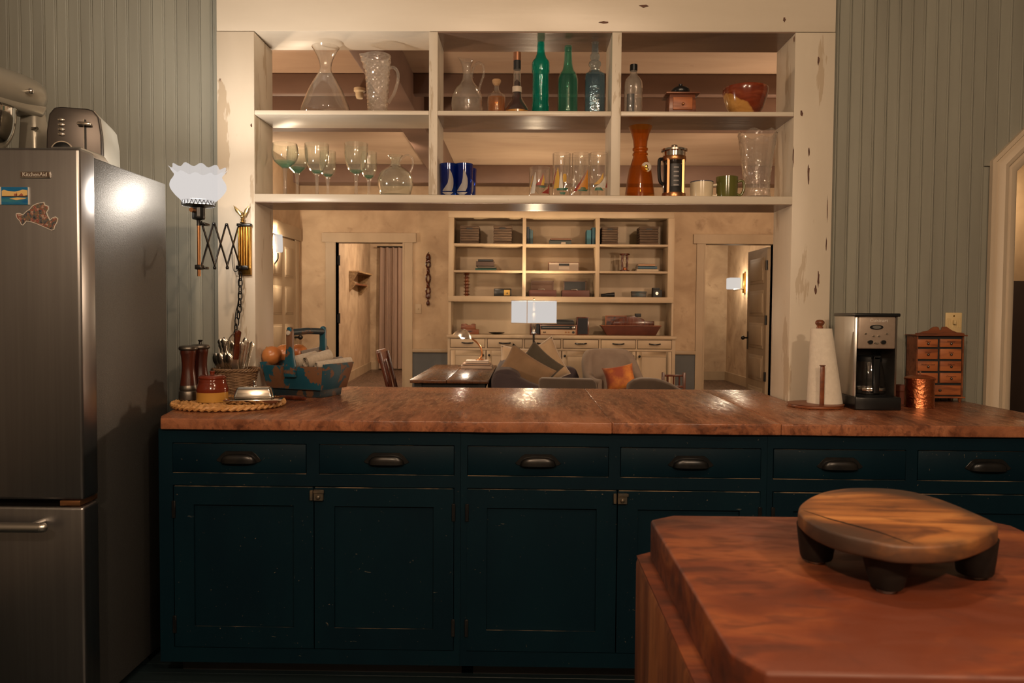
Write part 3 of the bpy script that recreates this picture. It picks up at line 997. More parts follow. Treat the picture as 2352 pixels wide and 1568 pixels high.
def curve3(pts, n=5):
    P = [Vector(p) for p in pts]
    out = []
    for i in range(len(P) - 1):
        p0, p1, p2, p3 = P[max(i - 1, 0)], P[i], P[i + 1], P[min(i + 2, len(P) - 1)]
        for k in range(n):
            t = k / n
            out.append(0.5 * ((2 * p1) + (p2 - p0) * t + (2 * p0 - 5 * p1 + 4 * p2 - p3) * t * t + (3 * p1 - p0 - 3 * p2 + p3) * t ** 3))
    out.append(P[-1])
    return out


# --- wine decanter
o = obj('wine_decanter', G().lathe(vessel(smooth(PX(748, YS, ZU, [(52, 268), (56, 258), (55, 250), (49, 234), (38, 207), (24, 181), (15, 166), (13, 155), (16, 138), (24, 120), (31, 109)])), 0.002), 40), M['clear'], loc=place(748, YS, ZU))
tag(o, 'clear wide-bottomed wine decanter with flared mouth', 'decanter')
# --- basket-weave pitcher
t = thing('glass_pitcher', 'clear pressed glass pitcher with basket-weave pattern', 'pitcher', place(867, YS, ZU))
pr = PX(867, YS, ZU, [(21, 262), (22, 250), (26, 190), (30, 140), (30.5, 128)])
pr = smooth(pr, 16)
def weave(r, z, a, k):
    if z > pr[-1][1] - 0.012 or r < 0.02:
        d = 0
    else:
        d = 0.0022 * math.copysign(abs(math.sin(a * 10) * math.sin(z * 240)) ** 0.5, math.sin(a * 10) * math.sin(z * 240))
    sp = max(0.0, math.cos(a - PI)) ** 12 * max(0.0, (z - 0.19) / 0.05)
    return r + d + sp * 0.014, z + sp * 0.004
obj('body', G().lathe(vessel(pr, 0.004), 120, fn=weave), M['pressed'], t, sharp=20)
obj('handle', G().tube(curve3(loc_pts(867, YS, ZU, [(895, 157), (904, 155), (913, 165), (914, 185), (905, 215), (892, 236)])), 0.0068, 10), M['handleglass'], t)
# --- cut ewer
t = thing('glass_ewer', 'clear cut-glass ewer with twisted loop handle', 'ewer', place(1073, YS, ZU))
obj('body', G().lathe(vessel(smooth(PX(1073, YS, ZU, [(20, 262), (33, 255), (36, 240), (34, 222), (27, 205), (17, 192), (12, 182), (9, 168), (8, 154), (11, 144), (14, 139)])), 0.003), 40,
    fn=lambda r, z, a, k: (r + max(0, math.cos(a - PI)) ** 6 * max(0, (z - 0.185) / 0.03) * 0.008, z + max(0, math.cos(a - PI)) ** 6 * max(0, (z - 0.185) / 0.03) * 0.006)), M['crystal'], t)
hp = curve3(loc_pts(1073, YS, ZU, [(1083, 178), (1088, 155), (1098, 144), (1109, 150), (1111, 170), (1104, 192), (1099, 212)]), 8)
obj('handle', G().tube(hp, [0.0052 + 0.0014 * math.sin(i * 1.9) for i in range(len(hp))], 10), M['handleglass'], t)
# --- small decanter with amber liquor
t = thing('spirit_decanter', 'small square-shouldered decanter half full of amber liquor with cork stopper', 'decanter', place(1140, YS, ZU))
obj('body', G().lathe(vessel(PX(1140, YS, ZU, [(20, 262), (21, 258), (21, 226), (19, 219), (10, 213), (6, 207), (5.5, 196), (8, 194)]), 0.002), 28), M['clear'], t)
obj('liquor', G().lathe([(0.0005, 0.006)] + PX(1140, YS, ZU, [(19.3, 258), (19.3, 225)]) + [(0.0005, at(1140, 225, YS)[1] - ZU)], 28), M['whisky'], t)
obj('stopper', G().lathe(smooth(PX(1140, YS, ZU, [(5, 197), (8, 193), (10, 187), (9, 183), (1, 182)])), 16), M['cork'], t)
# --- tall narrow liqueur bottle
t = thing('liqueur_bottle', 'tall thin-necked bottle of dark red liqueur with spreading foot', 'bottle', place(1187, YS, ZU))
pb = smooth(PX(1187, YS, ZU, [(27, 262), (26, 252), (20, 240), (12, 226), (10, 210), (9, 190), (8, 160), (7.5, 145), (7.5, 140)]))
obj('body', G().lathe(vessel(pb, 0.0015), 24), M['clear'], t)
obj('liqueur', G().lathe([(0.0005, 0.007)] + [(r - 0.0022, z) for r, z in pb if 0.006 < z < at(1187, 182, YS)[1] - ZU] + [(0.0005, at(1187, 182, YS)[1] - ZU)], 20), M['redliq'], t)
obj('capsule', G().lathe(PX(1187, YS, ZU, [(8.4, 160), (8.4, 140)]), 20), M['matblack'], t)
obj('cap', G().lathe(PX(1187, YS, ZU, [(8.8, 140), (8.8, 121), (1, 121)]), 20), M['copperlid'], t)
obj('foot_band', G().lathe(PX(1187, YS, ZU, [(27.5, 262), (27.5, 257)]), 24), M['sapwood'], t)
obj('tag', G().lathe(PX(1187, YS, ZU, [(10.9, 213), (10.6, 200)]), 20, caps=False), M['tagpaper'], t)
# --- teal bottle
rr = PX(1241, YS, ZU, [(18, 262), (20, 259), (20, 240), (19, 237), (19, 233), (18.5, 170), (20, 166), (20.5, 152), (20, 145), (18.5, 141), (13, 134), (9.5, 124), (8, 112), (8.4, 104), (7.6, 100), (8.2, 92), (8.2, 88)])
o = obj('teal_bottle', G().lathe(vessel(rr, 0.0025), 36), M['tealglass'], loc=place(1241, YS, ZU), sharp=50)
tag(o, 'tallest bottle, deep teal embossed glass', 'bottle')
# --- pale green bottle
o = obj('green_bottle', G().lathe(vessel(smooth(PX(1303.5, YS, ZU, [(21, 262), (23, 258), (23, 230), (23, 190), (20, 173), (13.5, 162), (10.5, 150), (9, 132), (8.6, 122), (8.2, 121), (8.8, 114), (8.2, 106)])), 0.0025), 36), M['bottlegreen'], loc=place(1303.5, YS, ZU))
tag(o, 'plain sea-green round-shouldered bottle between the teal and blue bottles', 'bottle')
# --- blue square bottle
t = thing('blue_bottle', 'pale blue faceted bottle with beaded neck', 'bottle', place(1365, YS, ZU))
obj('body', G().lathe(vessel(PX(1365, YS, ZU, [(21, 264), (24, 259), (24, 178), (22, 171), (13, 164)]), 0.003), 8).rot('Z', 22.5), M['blueglass'], t, sharp=20)
obj('neck', G().lathe(smooth(PX(1365, YS, ZU, [(11, 165), (12, 160), (10, 156), (14, 150), (13, 143), (9, 140), (11, 133), (11, 127), (8, 123), (8, 112), (7.5, 102), (9, 98), (8.6, 93)]), 2), 20), M['blueglass'], t)
# --- flask with black cap
t = thing('glass_flask', 'clear pebbled flask with black cap and dark label', 'bottle', place(1454, YS, ZU), 0.25)
obj('body', G().lathe(vessel(smooth(PX(1454, YS, ZU, [(19, 264), (21, 258), (21, 230), (21, 198), (18, 183), (9, 173), (8, 166), (8, 160)]), 2), 0.002), 24, fn=lambda r, z, a, k: (r * (1 - 0.38 * abs(math.sin(a)) ** 2 * min(1, r / 0.03)), z)), M['pressed'], t)
obj('cap', G().lathe(PX(1454, YS, ZU, [(8.6, 163), (8.6, 149), (1, 148)]), 18), M['black'], t)
x0, x1 = -0.036, -0.006
obj('label', G().grid(lambda u, v: (x0 + (x1 - x0) * u, -0.0405 * math.sqrt(max(0.0, 1 - ((x0 + (x1 - x0) * u) / 0.0415) ** 2)) * 0.64 - 0.001, 0.012 + 0.088 * v), 8, 2), M['label'], t)
# --- coffee grinder
Yg = 3.36
t = thing('coffee_grinder', 'small red-brown wooden coffee grinder with black iron hopper', 'grinder', place(1562, Yg, ZU))
hx = 30 * Yg / F_PX
zt = at(1562, 223, Yg)[1] - ZU
obj('body', G().taper(-hx * 1.02, hx * 1.02, -0.05, 0.05, 0, -hx * .95, hx * .95, -0.047, 0.047, zt), M['redwood'], t, bevel=0.002)
obj('top_plate', G().box(-hx * 1.25, hx * 1.25, -0.062, 0.062, zt, zt + 0.006), M['redwood'], t, bevel=0.002)
dr = obj('drawer', G().box(-hx * .72, hx * .72, -0.056, -0.048, 0.014, zt - 0.014), M['spicewood'], t, bevel=0.002)
obj('knob', G().ball((0, -0.061, zt * 0.45), 0.006, 12, 8), M['rod'], dr)
obj('hopper', G().lathe(vessel(smooth([(0.022, 0), (0.036, 0.006), (0.040, 0.018), (0.038, 0.026)]), 0.003), 24, c=(0, 0, zt + 0.006)), M['black'], t)
obj('hopper_lid', G().lathe([(0.038, 0.026), (0.030, 0.034), (0.012, 0.037), (0.008, 0.042), (0.009, 0.048), (0.0005, 0.049)], 24, c=(0, 0, zt + 0.006)), M['black'], t)
# --- two-tone bowl
g = G().lathe(vessel(smooth(PX(1711, 3.37, ZU, [(24, 266), (30, 262), (40, 248), (46, 230), (50, 212), (49.5, 204)])), 0.007, 0.012), 48)
bm_, nt, bb_, out = new_mat('two_tone_turned_wood')
vec = coords(nt, (0.25, 1, 1.6))
gn = noise(nt, vec, 22, 4, 0.8)
red = ramp(nt, gn, [(0.35, (0.13, 0.022, 0.009)), (0.55, (0.19, 0.036, 0.013)), (0.66, (0.26, 0.075, 0.03))])
yel = ramp(nt, gn, [(0.35, (0.40, 0.19, 0.045)), (0.65, (0.54, 0.29, 0.085))])
tc = nt.nodes.new('ShaderNodeTexCoord')
dp_ = nt.nodes.new('ShaderNodeVectorMath')
dp_.operation = 'DOT_PRODUCT'
dp_.inputs[1].default_value = (0.70, 0.15, 1.0)
nt.links.new(tc.outputs['Object'], dp_.inputs[0])
bo_ = noise(nt, coords(nt, (1, 1, 1)), 14, 2)
ad_ = nt.nodes.new('ShaderNodeMath')
ad_.operation = 'MULTIPLY_ADD'
ad_.inputs[1].default_value = 0.05
nt.links.new(bo_, ad_.inputs[0])
nt.links.new(dp_.outputs['Value'], ad_.inputs[2])
fac = ramp(nt, ad_.outputs[0], [(0.046, (0, 0, 0)), (0.050, (1, 1, 1))])
nt.links.new(mixc(nt, fac, yel, red), bb_.inputs['Base Color'])
bb_.inputs['Roughness'].default_value = 0.16
bb_.inputs['Coat Weight'].default_value = 0.4
o = obj('wooden_bowl', g, bm_, loc=place(1711, 3.37, ZU))
tag(o, 'polished red and yellow turned wooden bowl', 'bowl')

# --- goblets on the lower shelf
def goblet(cx, Y, bowl, stem_top, stem_m, label, group):
    t = thing('goblet', label, 'goblet', place(cx, Y, ZL), group=group)
    zb = bowl[0][1]
    pb = smooth(PX(cx, Y, ZL, bowl))
    inn = [(max(r - 0.002, 0.0006), z + 0.002) for r, z in reversed(pb[:-1])]
    gb_ = G().lathe([(0.0006, pb[0][1])] + pb + inn, 28)
    lim = pb[0][1] + (0.026 if stem_m is M['greenstem'] else 0.012)
    for i_, f__ in enumerate(gb_.f):
        if sum(gb_.v[k_][2] for k_ in f__) / len(f__) < lim:
            gb_.m[i_] = 1
    obj('bowl', gb_, [M['greenish'], M['greenstem']], t)
    zt = pb[0][1] + 0.004
    st = [(0.0005, 0), (0.030, 0.0), (0.031, 0.002), (0.012, 0.007), (0.0075, 0.014), (0.0068, zt * 0.5), (0.0085, zt * 0.85), (0.013, zt), (0.0005, zt + 0.003)]
    obj('stem', G().lathe(st, 20), M['handleglass'], t)
    return t
bal = [(7, 386), (14, 380), (24, 371), (29.5, 357), (29.5, 345), (27, 330)]
goblet(655, 3.36, bal, 0, M['greenstem'], 'nearest wide balloon goblet with sea-green stem, leftmost on the shelf', 'hand-blown goblets')
goblet(683, 3.46, [(6, 398), (12, 392), (21, 382), (24, 368), (24, 356), (22, 338)], 0, M['greenstem'], 'wide balloon goblet with sea-green stem standing just behind the leftmost one', 'hand-blown goblets')
wine = [(7, 399), (14, 393), (20, 384), (25, 368), (27, 350), (27.5, 331)]
goblet(728, 3.36, wine, 0, M['greenish'], 'large ribbed clear goblet right beside the balloon goblets', 'hand-blown goblets')
goblet(753, 3.45, [(6, 406), (12, 401), (17, 392), (19, 375), (18, 348)], 0, M['greenish'], 'smaller clear goblet half hidden behind the ribbed one next to the balloon goblets', 'hand-blown goblets')
goblet(818, 3.36, [(7, 399), (14, 394), (20, 385), (25, 368), (27, 350), (27, 330)], 0, M['greenish'], 'large ribbed clear goblet standing alone in the middle of the shelf', 'hand-blown goblets')
goblet(847, 3.45, [(6, 410), (12, 404), (17, 394), (19, 375), (18, 350)], 0, M['greenish'], 'smaller clear goblet half hidden behind the large ribbed one nearest the round jug', 'hand-blown goblets')
# --- round jug
t = thing('glass_jug', 'small round greenish glass jug with curled handle', 'jug', place(908, 3.37, ZL))
obj('body', G().lathe(vessel(smooth(PX(908, 3.37, ZL, [(22, 455), (33, 448), (39, 430), (40, 415), (35, 399), (25, 389), (14, 382), (10, 374), (11, 365), (17, 357)])), 0.0025), 36), M['greenish'], t)
obj('handle', G().tube(curve3(loc_pts(908, 3.37, ZL, [(918, 372), (925, 361), (937, 356), (947, 364), (948, 380), (942, 397)])), 0.0042, 10), M['handleglass'], t)

# --- printed tumblers
def patch(r, rows, m, parent, name):
    """Printed shape on a round glass: rows of (height, angle0, angle1), angle 0 facing the kitchen."""
    g = G()
    C = 7
    v = []
    for z, a0, a1 in rows:
        for c in range(C):
            a = math.radians(a0 + (a1 - a0) * c / (C - 1))
            v.append((r * math.sin(a), -r * math.cos(a), z))
    f = [(i * C + c, i * C + c + 1, (i + 1) * C + c + 1, (i + 1) * C + c) for i in range(len(rows) - 1) for c in range(C - 1)]
    g.add(v, f)
    return obj(name, g, m, parent)
def tumbler(cx, Y, hw, ytop, m, label, group, thick=0.002, base=0.010, taper=0.93):
    t = thing('tumbler', label, 'glass', place(cx, Y, ZL), group=group)
    R = hw * Y / F_PX
    H = at(cx, ytop, Y)[1] - ZL
    pr = [(R * taper * 0.96, 0.0), (R * taper, 0.003), (R * (taper + 1) / 2, H * 0.5), (R, H - 0.001), (R - 0.001, H)]
    obj('wall', G().lathe(vessel(pr, thick, base), 32), m, t)
    return t, R, H
def sail_print(t, R, H, a, s=1.0, cols=('p_grey',), taper=0.93):
    R = R * 0.985
    z = lambda k: H * k
    patch(R + .0008, [(z(.17), a - 40 * s, a + 22 * s), (z(.20), a - 38 * s, a + 25 * s), (z(.28), a - 22 * s, a + 33 * s), (z(.40), a - 4 * s, a + 36 * s), (z(.55), a + 3 * s, a + 34 * s), (z(.70), a + 5 * s, a + 22 * s), (z(.80), a + 7 * s, a + 9 * s)], M[cols[0]], t, 'sail_print')
    patch(R + .0008, [(z(.06), a - 18 * s, a + 14 * s), (z(.10), a - 32 * s, a + 26 * s), (z(.135), a - 44 * s, a + 34 * s)], M[cols[0]], t, 'hull_print')
for cx, Y, lb, a in ((1030, 3.37, 'cobalt blue glass with grey sailboat standing against the divider', 4), (1066, 3.37, 'cobalt blue glass with grey sailboat, second from the divider', -8), (1074, 3.455, 'cobalt blue glass mostly hidden behind the second sailboat glass', 10)):
    t, R, H = tumbler(cx, Y, 20.3, 377 if Y < 3.4 else 388, M['cobalt'], lb, 'cobalt sailboat glasses', 0.002, 0.008, 0.88)
    sail_print(t, R * 0.985, H, a)
def regatta(t, R, H, kind):
    r = R + 0.0003
    z = lambda k: H * k
    def tri(a0, a1, b0, b1, top, lo, hi, m):
        patch(r, [(z(lo), a0, a1), (z((lo + hi) / 2), (a0 + top) / 2 + b0, (a1 + top) / 2 + b1), (z(hi), top - 1, top + 1)], M[m], t, 'sail_print')
    if kind == 0:
        tri(-62, -28, 2, 6, -24, .12, .80, 'p_white'); tri(-70, -60, 2, 4, -40, .30, .70, 'p_yellow')
        tri(-24, 6, 6, 0, 20, .38, .76, 'p_red'); tri(6, 24, 0, 4, 22, .38, .70, 'p_yellow'); tri(10, 62, 14, 0, 64, .12, .45, 'p_red')
        patch(r, [(z(.30), -5, 25), (z(.34), 0, 38)], M['p_green'], t, 'wave_print')
    elif kind == 1:
        tri(-64, -20, 0, 8, -26, .20, .66, 'p_yellow'); tri(-18, 8, -3, 2, -4, .20, .56, 'p_white'); tri(-74, -62, 0, 2, -38, .30, .62, 'p_red')
        patch(r, [(z(.34), 8, 30), (z(.46), 6, 32), (z(.52), 10, 28)], M['p_yellow'], t, 'sail_print')
        patch(r, [(z(.15), -30, 30), (z(.21), -35, 50)], M['p_green'], t, 'wave_print'); patch(r, [(z(.06), -8, 20), (z(.11), -14, 26)], M['p_green'], t, 'wave_print')
    elif kind == 2:
        tri(-58, -28, 6, -4, 46, .14, .62, 'p_red'); tri(-26, 50, 8, 2, 48, .18, .62, 'p_orange'); tri(-70, -50, 2, 6, -46, .25, .5, 'p_white')
        patch(r, [(z(.14), -20, 40), (z(.19), -5, 55), (z(.22), 0, 30)], M['p_green'], t, 'wave_print')
    else:
        tri(-36, 0, 10, 14, 26, .26, .52, 'p_yellow'); tri(-34, 40, 14, 6, 44, .18, .46, 'p_white'); tri(46, 66, 6, 2, 74, .20, .5, 'p_red')
        patch(r, [(z(.12), -30, 30), (z(.19), -22, 12)], M['p_green'], t, 'wave_print')
for cx, Y, hw, yt, kd, lb in ((1239, 3.37, 24, 385, 0, 'short clear tumbler printed with red and white sailing boats'), (1289, 3.37, 20.5, 353, 1, 'tall clear tumbler with a broad yellow sail, next to the short one'),
                              (1333, 3.37, 20.5, 353, 2, 'tall clear tumbler with a large red and orange sail'), (1374, 3.325, 20.5, 352, 3, 'tall clear tumbler with yellow and white sails against the divider')):
    t, R, H = tumbler(cx, Y, hw, yt, M['clear'], lb, 'regatta tumblers', 0.0022, 0.014, 0.985)
    regatta(t, R * 0.99, H, kd)
for cx, lb in ((1313, 'plain-sided tall tumbler standing behind the yellow-sail and orange-sail tumblers'), (1353, 'plain-sided tall tumbler standing behind the orange-sail tumbler and the last one')):
    t, R, H = tumbler(cx, 3.46, 20, 364, M['clear'], lb, 'regatta tumblers', 0.0022, 0.014, 0.985)

# --- amber carafe
t = thing('amber_carafe', 'tall amber glass carafe with gold medallion', 'carafe', place(1469, 3.38, ZL))
pr = PX(1469, 3.38, ZL, [(32, 462), (33.5, 458), (33, 445), (29, 412), (26, 392), (19, 371), (15.5, 359), (17.5, 357), (17.5, 353), (15, 351), (15, 347), (17.5, 345), (17.5, 341), (15, 339), (16, 325), (20, 308), (26, 295), (27, 291)])
obj('body', G().lathe(vessel(pr, 0.002), 36), M['amber'], t, sharp=50)
mx, mz = at(1481, 388, 3.38)
mx -= place(1469, 3.38, ZL)[0]
mz -= ZL
med = obj('medallion', G().lathe([(0.0005, 0), (0.022, 0), (0.022, 0.003), (0.019, 0.005), (0.018, 0.004), (0.0005, 0.0045)], 24).rot('X', 90).mv(mx, -0.041, mz), M['tagpaper'], t)
obj('relief', G().ball((mx, -0.0455, mz + 0.003), (0.007, 0.002, 0.009), 12, 8).ball((mx + .001, -0.0455, mz - 0.009), (0.010, 0.0015, 0.005), 12, 8), M['brass'], med)
# --- french press
Yp = 3.37
t = thing('french_press', 'copper and chrome french press with black handle', 'coffee press', place(1547, Yp, ZL))
f_ = lambda hw, y: (hw * Yp / F_PX, at(1547, y, Yp)[1] - ZL)
obj('beaker', G().lathe(vessel([f_(24, 458), f_(25, 456), f_(25, 352)], 0.002), 32), M['pane'], t)
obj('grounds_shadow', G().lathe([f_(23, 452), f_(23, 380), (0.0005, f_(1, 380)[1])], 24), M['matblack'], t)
for y0, y1 in ((371, 360), (459, 444)):
    obj('frame_band', G().lathe([f_(26, y0), f_(26.6, y0 - 1), f_(26.6, y1 + 1), f_(26, y1)], 32, caps=False), M['rod'], t)
Rp = f_(26.3, 400)[0]
for a in (-130, -50, 50, 130):
    ar = math.radians(a)
    gx, gy = Rp * math.cos(ar), Rp * math.sin(ar)
    obj('frame_strut', G().prism([(gx + .007 * math.cos(ar + q), gy + .007 * math.sin(ar + q) * 0.5) for q in (0, 1.57, 3.14, 4.71)], f_(1, 446)[1], f_(1, 370)[1], 'z'), M['rod'], t)
obj('lid', G().lathe([f_(25, 361), f_(25.5, 350), f_(30, 348), f_(30, 344), f_(24, 342), (0.0005, f_(1, 341)[1])], 32), M['chrome'], t)
obj('plunger_knob', G().lathe([f_(2, 342), f_(2.5, 339), f_(7, 338), f_(8, 335), f_(5, 333), (0.0005, f_(1, 333)[1])], 16), M['chrome'], t)
obj('handle', G().tube(curve3(loc_pts(1547, Yp, ZL, [(1526, 366), (1516, 366), (1514, 376), (1514, 400), (1517, 418), (1527, 425)])), 0.0075, 8), M['black'], t)
patch(f_(25.4, 400)[0], [(f_(1, 432)[1], -24, 26), (f_(1, 380)[1], -24, 26)], M['label'], t, 'label')
for k in range(5):
    patch(f_(25.7, 400)[0], [(f_(1, 430 - k * 10)[1], -12, 14), (f_(1, 427 - k * 10)[1], -12, 14)], M['p_grey'], t, 'label_line')
# --- mugs
def mug(cx, hw, yt, m, rimm, side, label):
    t = thing('mug', label, 'mug', place(cx, 3.37, ZL))
    p = smooth(PX(cx, 3.37, ZL, [(hw * .82, 462), (hw * .92, 459), (hw * .97, 440), (hw, yt)]))
    obj('cup', G().lathe(vessel(p, 0.004), 32), m, t)
    R, H = p[-1]
    if rimm:
        obj('rim_line', G().lathe([(R - .0005, H - .004), (R + .0004, H - .003), (R + .0004, H), (R - .003, H + .0006)], 32, caps=False), rimm, t)
    obj('handle', G().tube(curve3([(R * .95, -0.002, H * .80), (R + .020, -0.004, H * .82), (R + .026, -0.004, H * .5), (R + .014, -0.003, H * .2), (R * .92, -0.002, H * .22)]), 0.0058, 10), m, t)
mug(1611, 26, 418, M['ceramic'], M['navy'], 1, 'cream mug with thin navy rim')
mug(1669, 24.5, 407, M['olive'], None, 1, 'olive green mug beside the crystal vase')
# --- crystal vase
pv = smooth(PX(1737, 3.39, ZL, [(29, 463), (31, 458), (29, 440), (29, 420), (31, 395), (35, 362), (40, 328), (43, 306)]), 5)
Hv = pv[-1][1]
def facet(r, z, a, k):
    c = math.cos(6 * a)
    up = max(0.0, z / Hv - 0.8) * 5
    cut = 0.0034 * (abs(math.cos(8 * a + z * 130)) * abs(math.cos(8 * a - z * 130)) - 0.4) if r > 0.02 else 0
    return r + cut, z + up * 0.007 * c
o = obj('crystal_vase', G().lathe(vessel(pv, 0.005, 0.014), 96, fn=facet), M['crystal'], loc=place(1737, 3.39, ZL), sharp=18)
tag(o, 'heavy cut crystal vase with scalloped rim', 'vase')

# ================================================================== REFRIGERATOR AND WHAT IS ON IT
XF = -1.325
t = thing('refrigerator', 'tall stainless steel bottom-freezer refrigerator at the end of the counter', 'refrigerator', (-1.75, 2.26, 0))
fx = lambda x: x + 1.75
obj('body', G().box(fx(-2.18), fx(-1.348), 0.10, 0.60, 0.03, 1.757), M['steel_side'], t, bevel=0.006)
obj('gasket', G().box(fx(-2.17), fx(-1.352), 0.085, 0.10, 0.05, 1.75), M['matblack'], t)
obj('door', G().box(fx(-2.185), fx(XF), 0, 0.086, 0.707, 1.763), M['steel'], t, bevel=0.010, seg=3)
obj('freezer_drawer', G().box(fx(-2.185), fx(XF), 0, 0.086, 0.06, 0.687), M['steel'], t, bevel=0.010, seg=3)
obj('kick_plate', G().box(fx(-2.17), fx(-1.36), 0.05, 0.10, 0.0, 0.055), M['matblack'], t)
zc = 0.697
obj('hinge', G().box(fx(-1.40), fx(-1.338), 0.004, 0.10, zc - 0.008, zc + 0.008), M['rod'], t, bevel=0.002)
obj('hinge_cover', G().taper(fx(-1.46), fx(-1.352), 0.05, 0.22, 1.757, fx(-1.45), fx(-1.36), 0.07, 0.20, 1.78), M['satin'], t, bevel=0.004)
zh = at(60, 1210, 2.2)[1]
xe = fx(at(100, 1208, 2.2)[0])
obj('freezer_handle', G().tube(curve3([(fx(-2.10), 0.0, zh), (fx(-2.09), -0.055, zh), (fx(-1.9), -0.066, zh), (xe - 0.06, -0.066, zh), (xe - 0.008, -0.063, zh), (xe, -0.058, zh)], 6), 0.0145, 14).tube([(xe - 0.04, -0.06, zh), (xe - 0.04, 0.0, zh)], 0.010, 10), M['satin'], t)
obj('door_handle', G().tube(curve3([(fx(-2.12), 0, 0.80), (fx(-2.12), -0.055, 0.81), (fx(-2.12), -0.062, 1.2), (fx(-2.12), -0.055, 1.65), (fx(-2.12), 0, 1.66)], 6), 0.0145, 12), M['satin'], t)
x0, z0 = at(48, 409, 2.26)
x1, z1 = at(117, 394, 2.26)
bd = obj('badge', G().box(fx(x0), fx(x1), -0.005, 0, z0, z1), M['chrome'], t, bevel=0.002)
obj('badge_face', G().box(fx(x0) + .003, fx(x1) - .003, -0.0056, -0.004, z0 + .0035, z1 - .0035), mat('badge_bronze', (0.16, 0.11, 0.085), rough=0.4, metal=0.8), bd)
text('badge_lettering', 'KitchenAid', 0.0165, M['p_white'], bd, ((fx(x0) + fx(x1)) / 2, -0.0060, (z0 + z1) / 2))
# fridge magnets
x0, z0 = at(5, 470, 2.26)
x1, z1 = at(66, 430, 2.26)
W, H = x1 - x0, z1 - z0
t = thing('picture_magnet', 'blue and yellow seaside picture magnet on the refrigerator door', 'magnet', (x0, 2.2595, z0))
obj('sea', G().box(0, W, -0.003, 0, 0, H * .46), mat('printed_sea', (0.0, 0.09, 0.26), (0.03, 0.17, 0.22), 0.4, ns=60, sc=(0.3, 1, 1.5)), t)
obj('sky', G().box(0, W, -0.003, 0, H * .46, H), M['p_blue'], t)
obj('dusk', G().prism([(0.002, H * .47), (W - .002, H * .47), (W - .002, H * .82), (W * .8, H * .86), (W * .7, H * .8), (W * .5, H * .74), (W * .25, H * .78), (W * .1, H * .84), (0.002, H * .78)], -0.0034, -0.002, 'y'), M['p_sky'], t)
obj('shore', G().prism([(0.002, H * .45), (W - .002, H * .45), (W - .002, H * .54), (W * .85, H * .5), (0.002, H * .485)], -0.0038, -0.002, 'y'), M['p_brown'], t)
obj('house', G().box(W * .48, W * .60, -0.0038, -0.002, H * .5, H * .62).prism([(W * .64, H * .5), (W * .82, H * .5), (W * .82, H * .56), (W * .76, H * .66), (W * .70, H * .58)], -0.0038, -0.002, 'y').box(W * .575, W * .59, -0.0038, -0.002, H * .5, H * .68), mat('printed_houses', (0.32, 0.10, 0.06), rough=0.5), t)
obj('reflection', G().prism([(W * .3, H * .34), (W * .55, H * .26), (W * .85, H * .32), (W * .95, H * .38), (W * .6, H * .41)], -0.0034, -0.002, 'y'), M['p_sky'], t)
obj('edge', G().box(-0.003, 0, -0.004, 0, 0, H).box(W, W + 0.003, -0.004, 0, 0, H), M['p_white'], t)
isl = [(330, 960), (400, 950), (470, 980), (520, 925), (600, 870), (660, 800), (740, 760), (800, 745), (890, 730), (910, 790), (980, 810), (985, 880), (945, 940), (970, 1010), (1010, 1085), (1060, 1040), (1120, 1020), (1170, 1060), (1160, 1130), (1110, 1220), (1090, 1290), (1040, 1300), (900, 1240), (740, 1170), (620, 1130), (540, 1120), (500, 1170), (470, 1200), (430, 1180), (400, 1110), (350, 1060), (325, 1000)]
ip = [at(a / 8.71, 380 + b / 8.71, 2.26) for a, b in isl]
cx, cz = sum(p[0] for p in ip) / len(ip), sum(p[1] for p in ip) / len(ip)
ip = [(p[0] - cx, p[1] - cz) for p in ip][::-1]
t = thing('island_magnet', 'island-shaped collage magnet with white border on the refrigerator', 'magnet', (cx, 2.2595, cz))
obj('border', G().prism(ip, -0.002, 0, 'y'), M['p_white'], t)
inn = offset_path(ip + [ip[0], ip[1]], 0.0022)[1:-1]
inn2 = offset_path(ip + [ip[0], ip[1]], -0.0022)[1:-1]
def area(q):
    return abs(sum(q[i][0] * q[(i + 1) % len(q)][1] - q[(i + 1) % len(q)][0] * q[i][1] for i in range(len(q))))
inn = inn if area(inn) < area(inn2) else inn2
collage, nt, b, out = new_mat('collage_print')
nn = noise(nt, coords(nt, (1, 1, 1)), 110, 3)
cc = ramp(nt, nn, [(0.3, (0.012, 0.012, 0.018)), (0.42, (0.07, 0.07, 0.09)), (0.5, (0.16, 0.13, 0.07)), (0.57, (0.22, 0.025, 0.03)), (0.66, (0.38, 0.32, 0.25)), (0.78, (0.03, 0.05, 0.04))])
nt.links.new(cc, b.inputs['Base Color'])
obj('collage', G().prism([tuple(p) for p in inn], -0.0026, -0.001, 'y'), collage, t)

# --- toaster
TR = math.radians(16.5)
x, _ = at(230, 330, 2.52)
t = thing('toaster', 'brushed steel toaster with lever and dial standing on the refrigerator', 'toaster', (x - 0.075, 2.50, 1.757), TR)
TW_, TD, TH = 0.165, 0.27, 0.187
pf = [(-TW_ / 2, 0), (TW_ / 2, 0), (TW_ / 2 - .002, TH * .55), (TW_ / 2 - .010, TH * .86), (TW_ / 2 - .026, TH * .98), (TW_ / 2 - .045, TH), (-TW_ / 2 + .045, TH), (-TW_ / 2 + .026, TH * .98), (-TW_ / 2 + .010, TH * .86), (-TW_ / 2 + .002, TH * .55)]
obj('end_panel', G().prism(pf, 0, 0.022, 'y'), M['steel_dark'], t, bevel=0.005, seg=3)
obj('body', G().prism([(a * 1.01, b * 1.005) for a, b in pf], 0.03, TD, 'y'), M['champagne'], t, bevel=0.004)
obj('trim_ribs', G().prism([(a * 0.97, b * 0.985) for a, b in pf], 0.020, 0.032, 'y'), M['chrome'], t)
obj('rib', G().prism([(a * 1.015, b * 1.005) for a, b in pf], 0.024, 0.028, 'y'), M['chrome'], t)
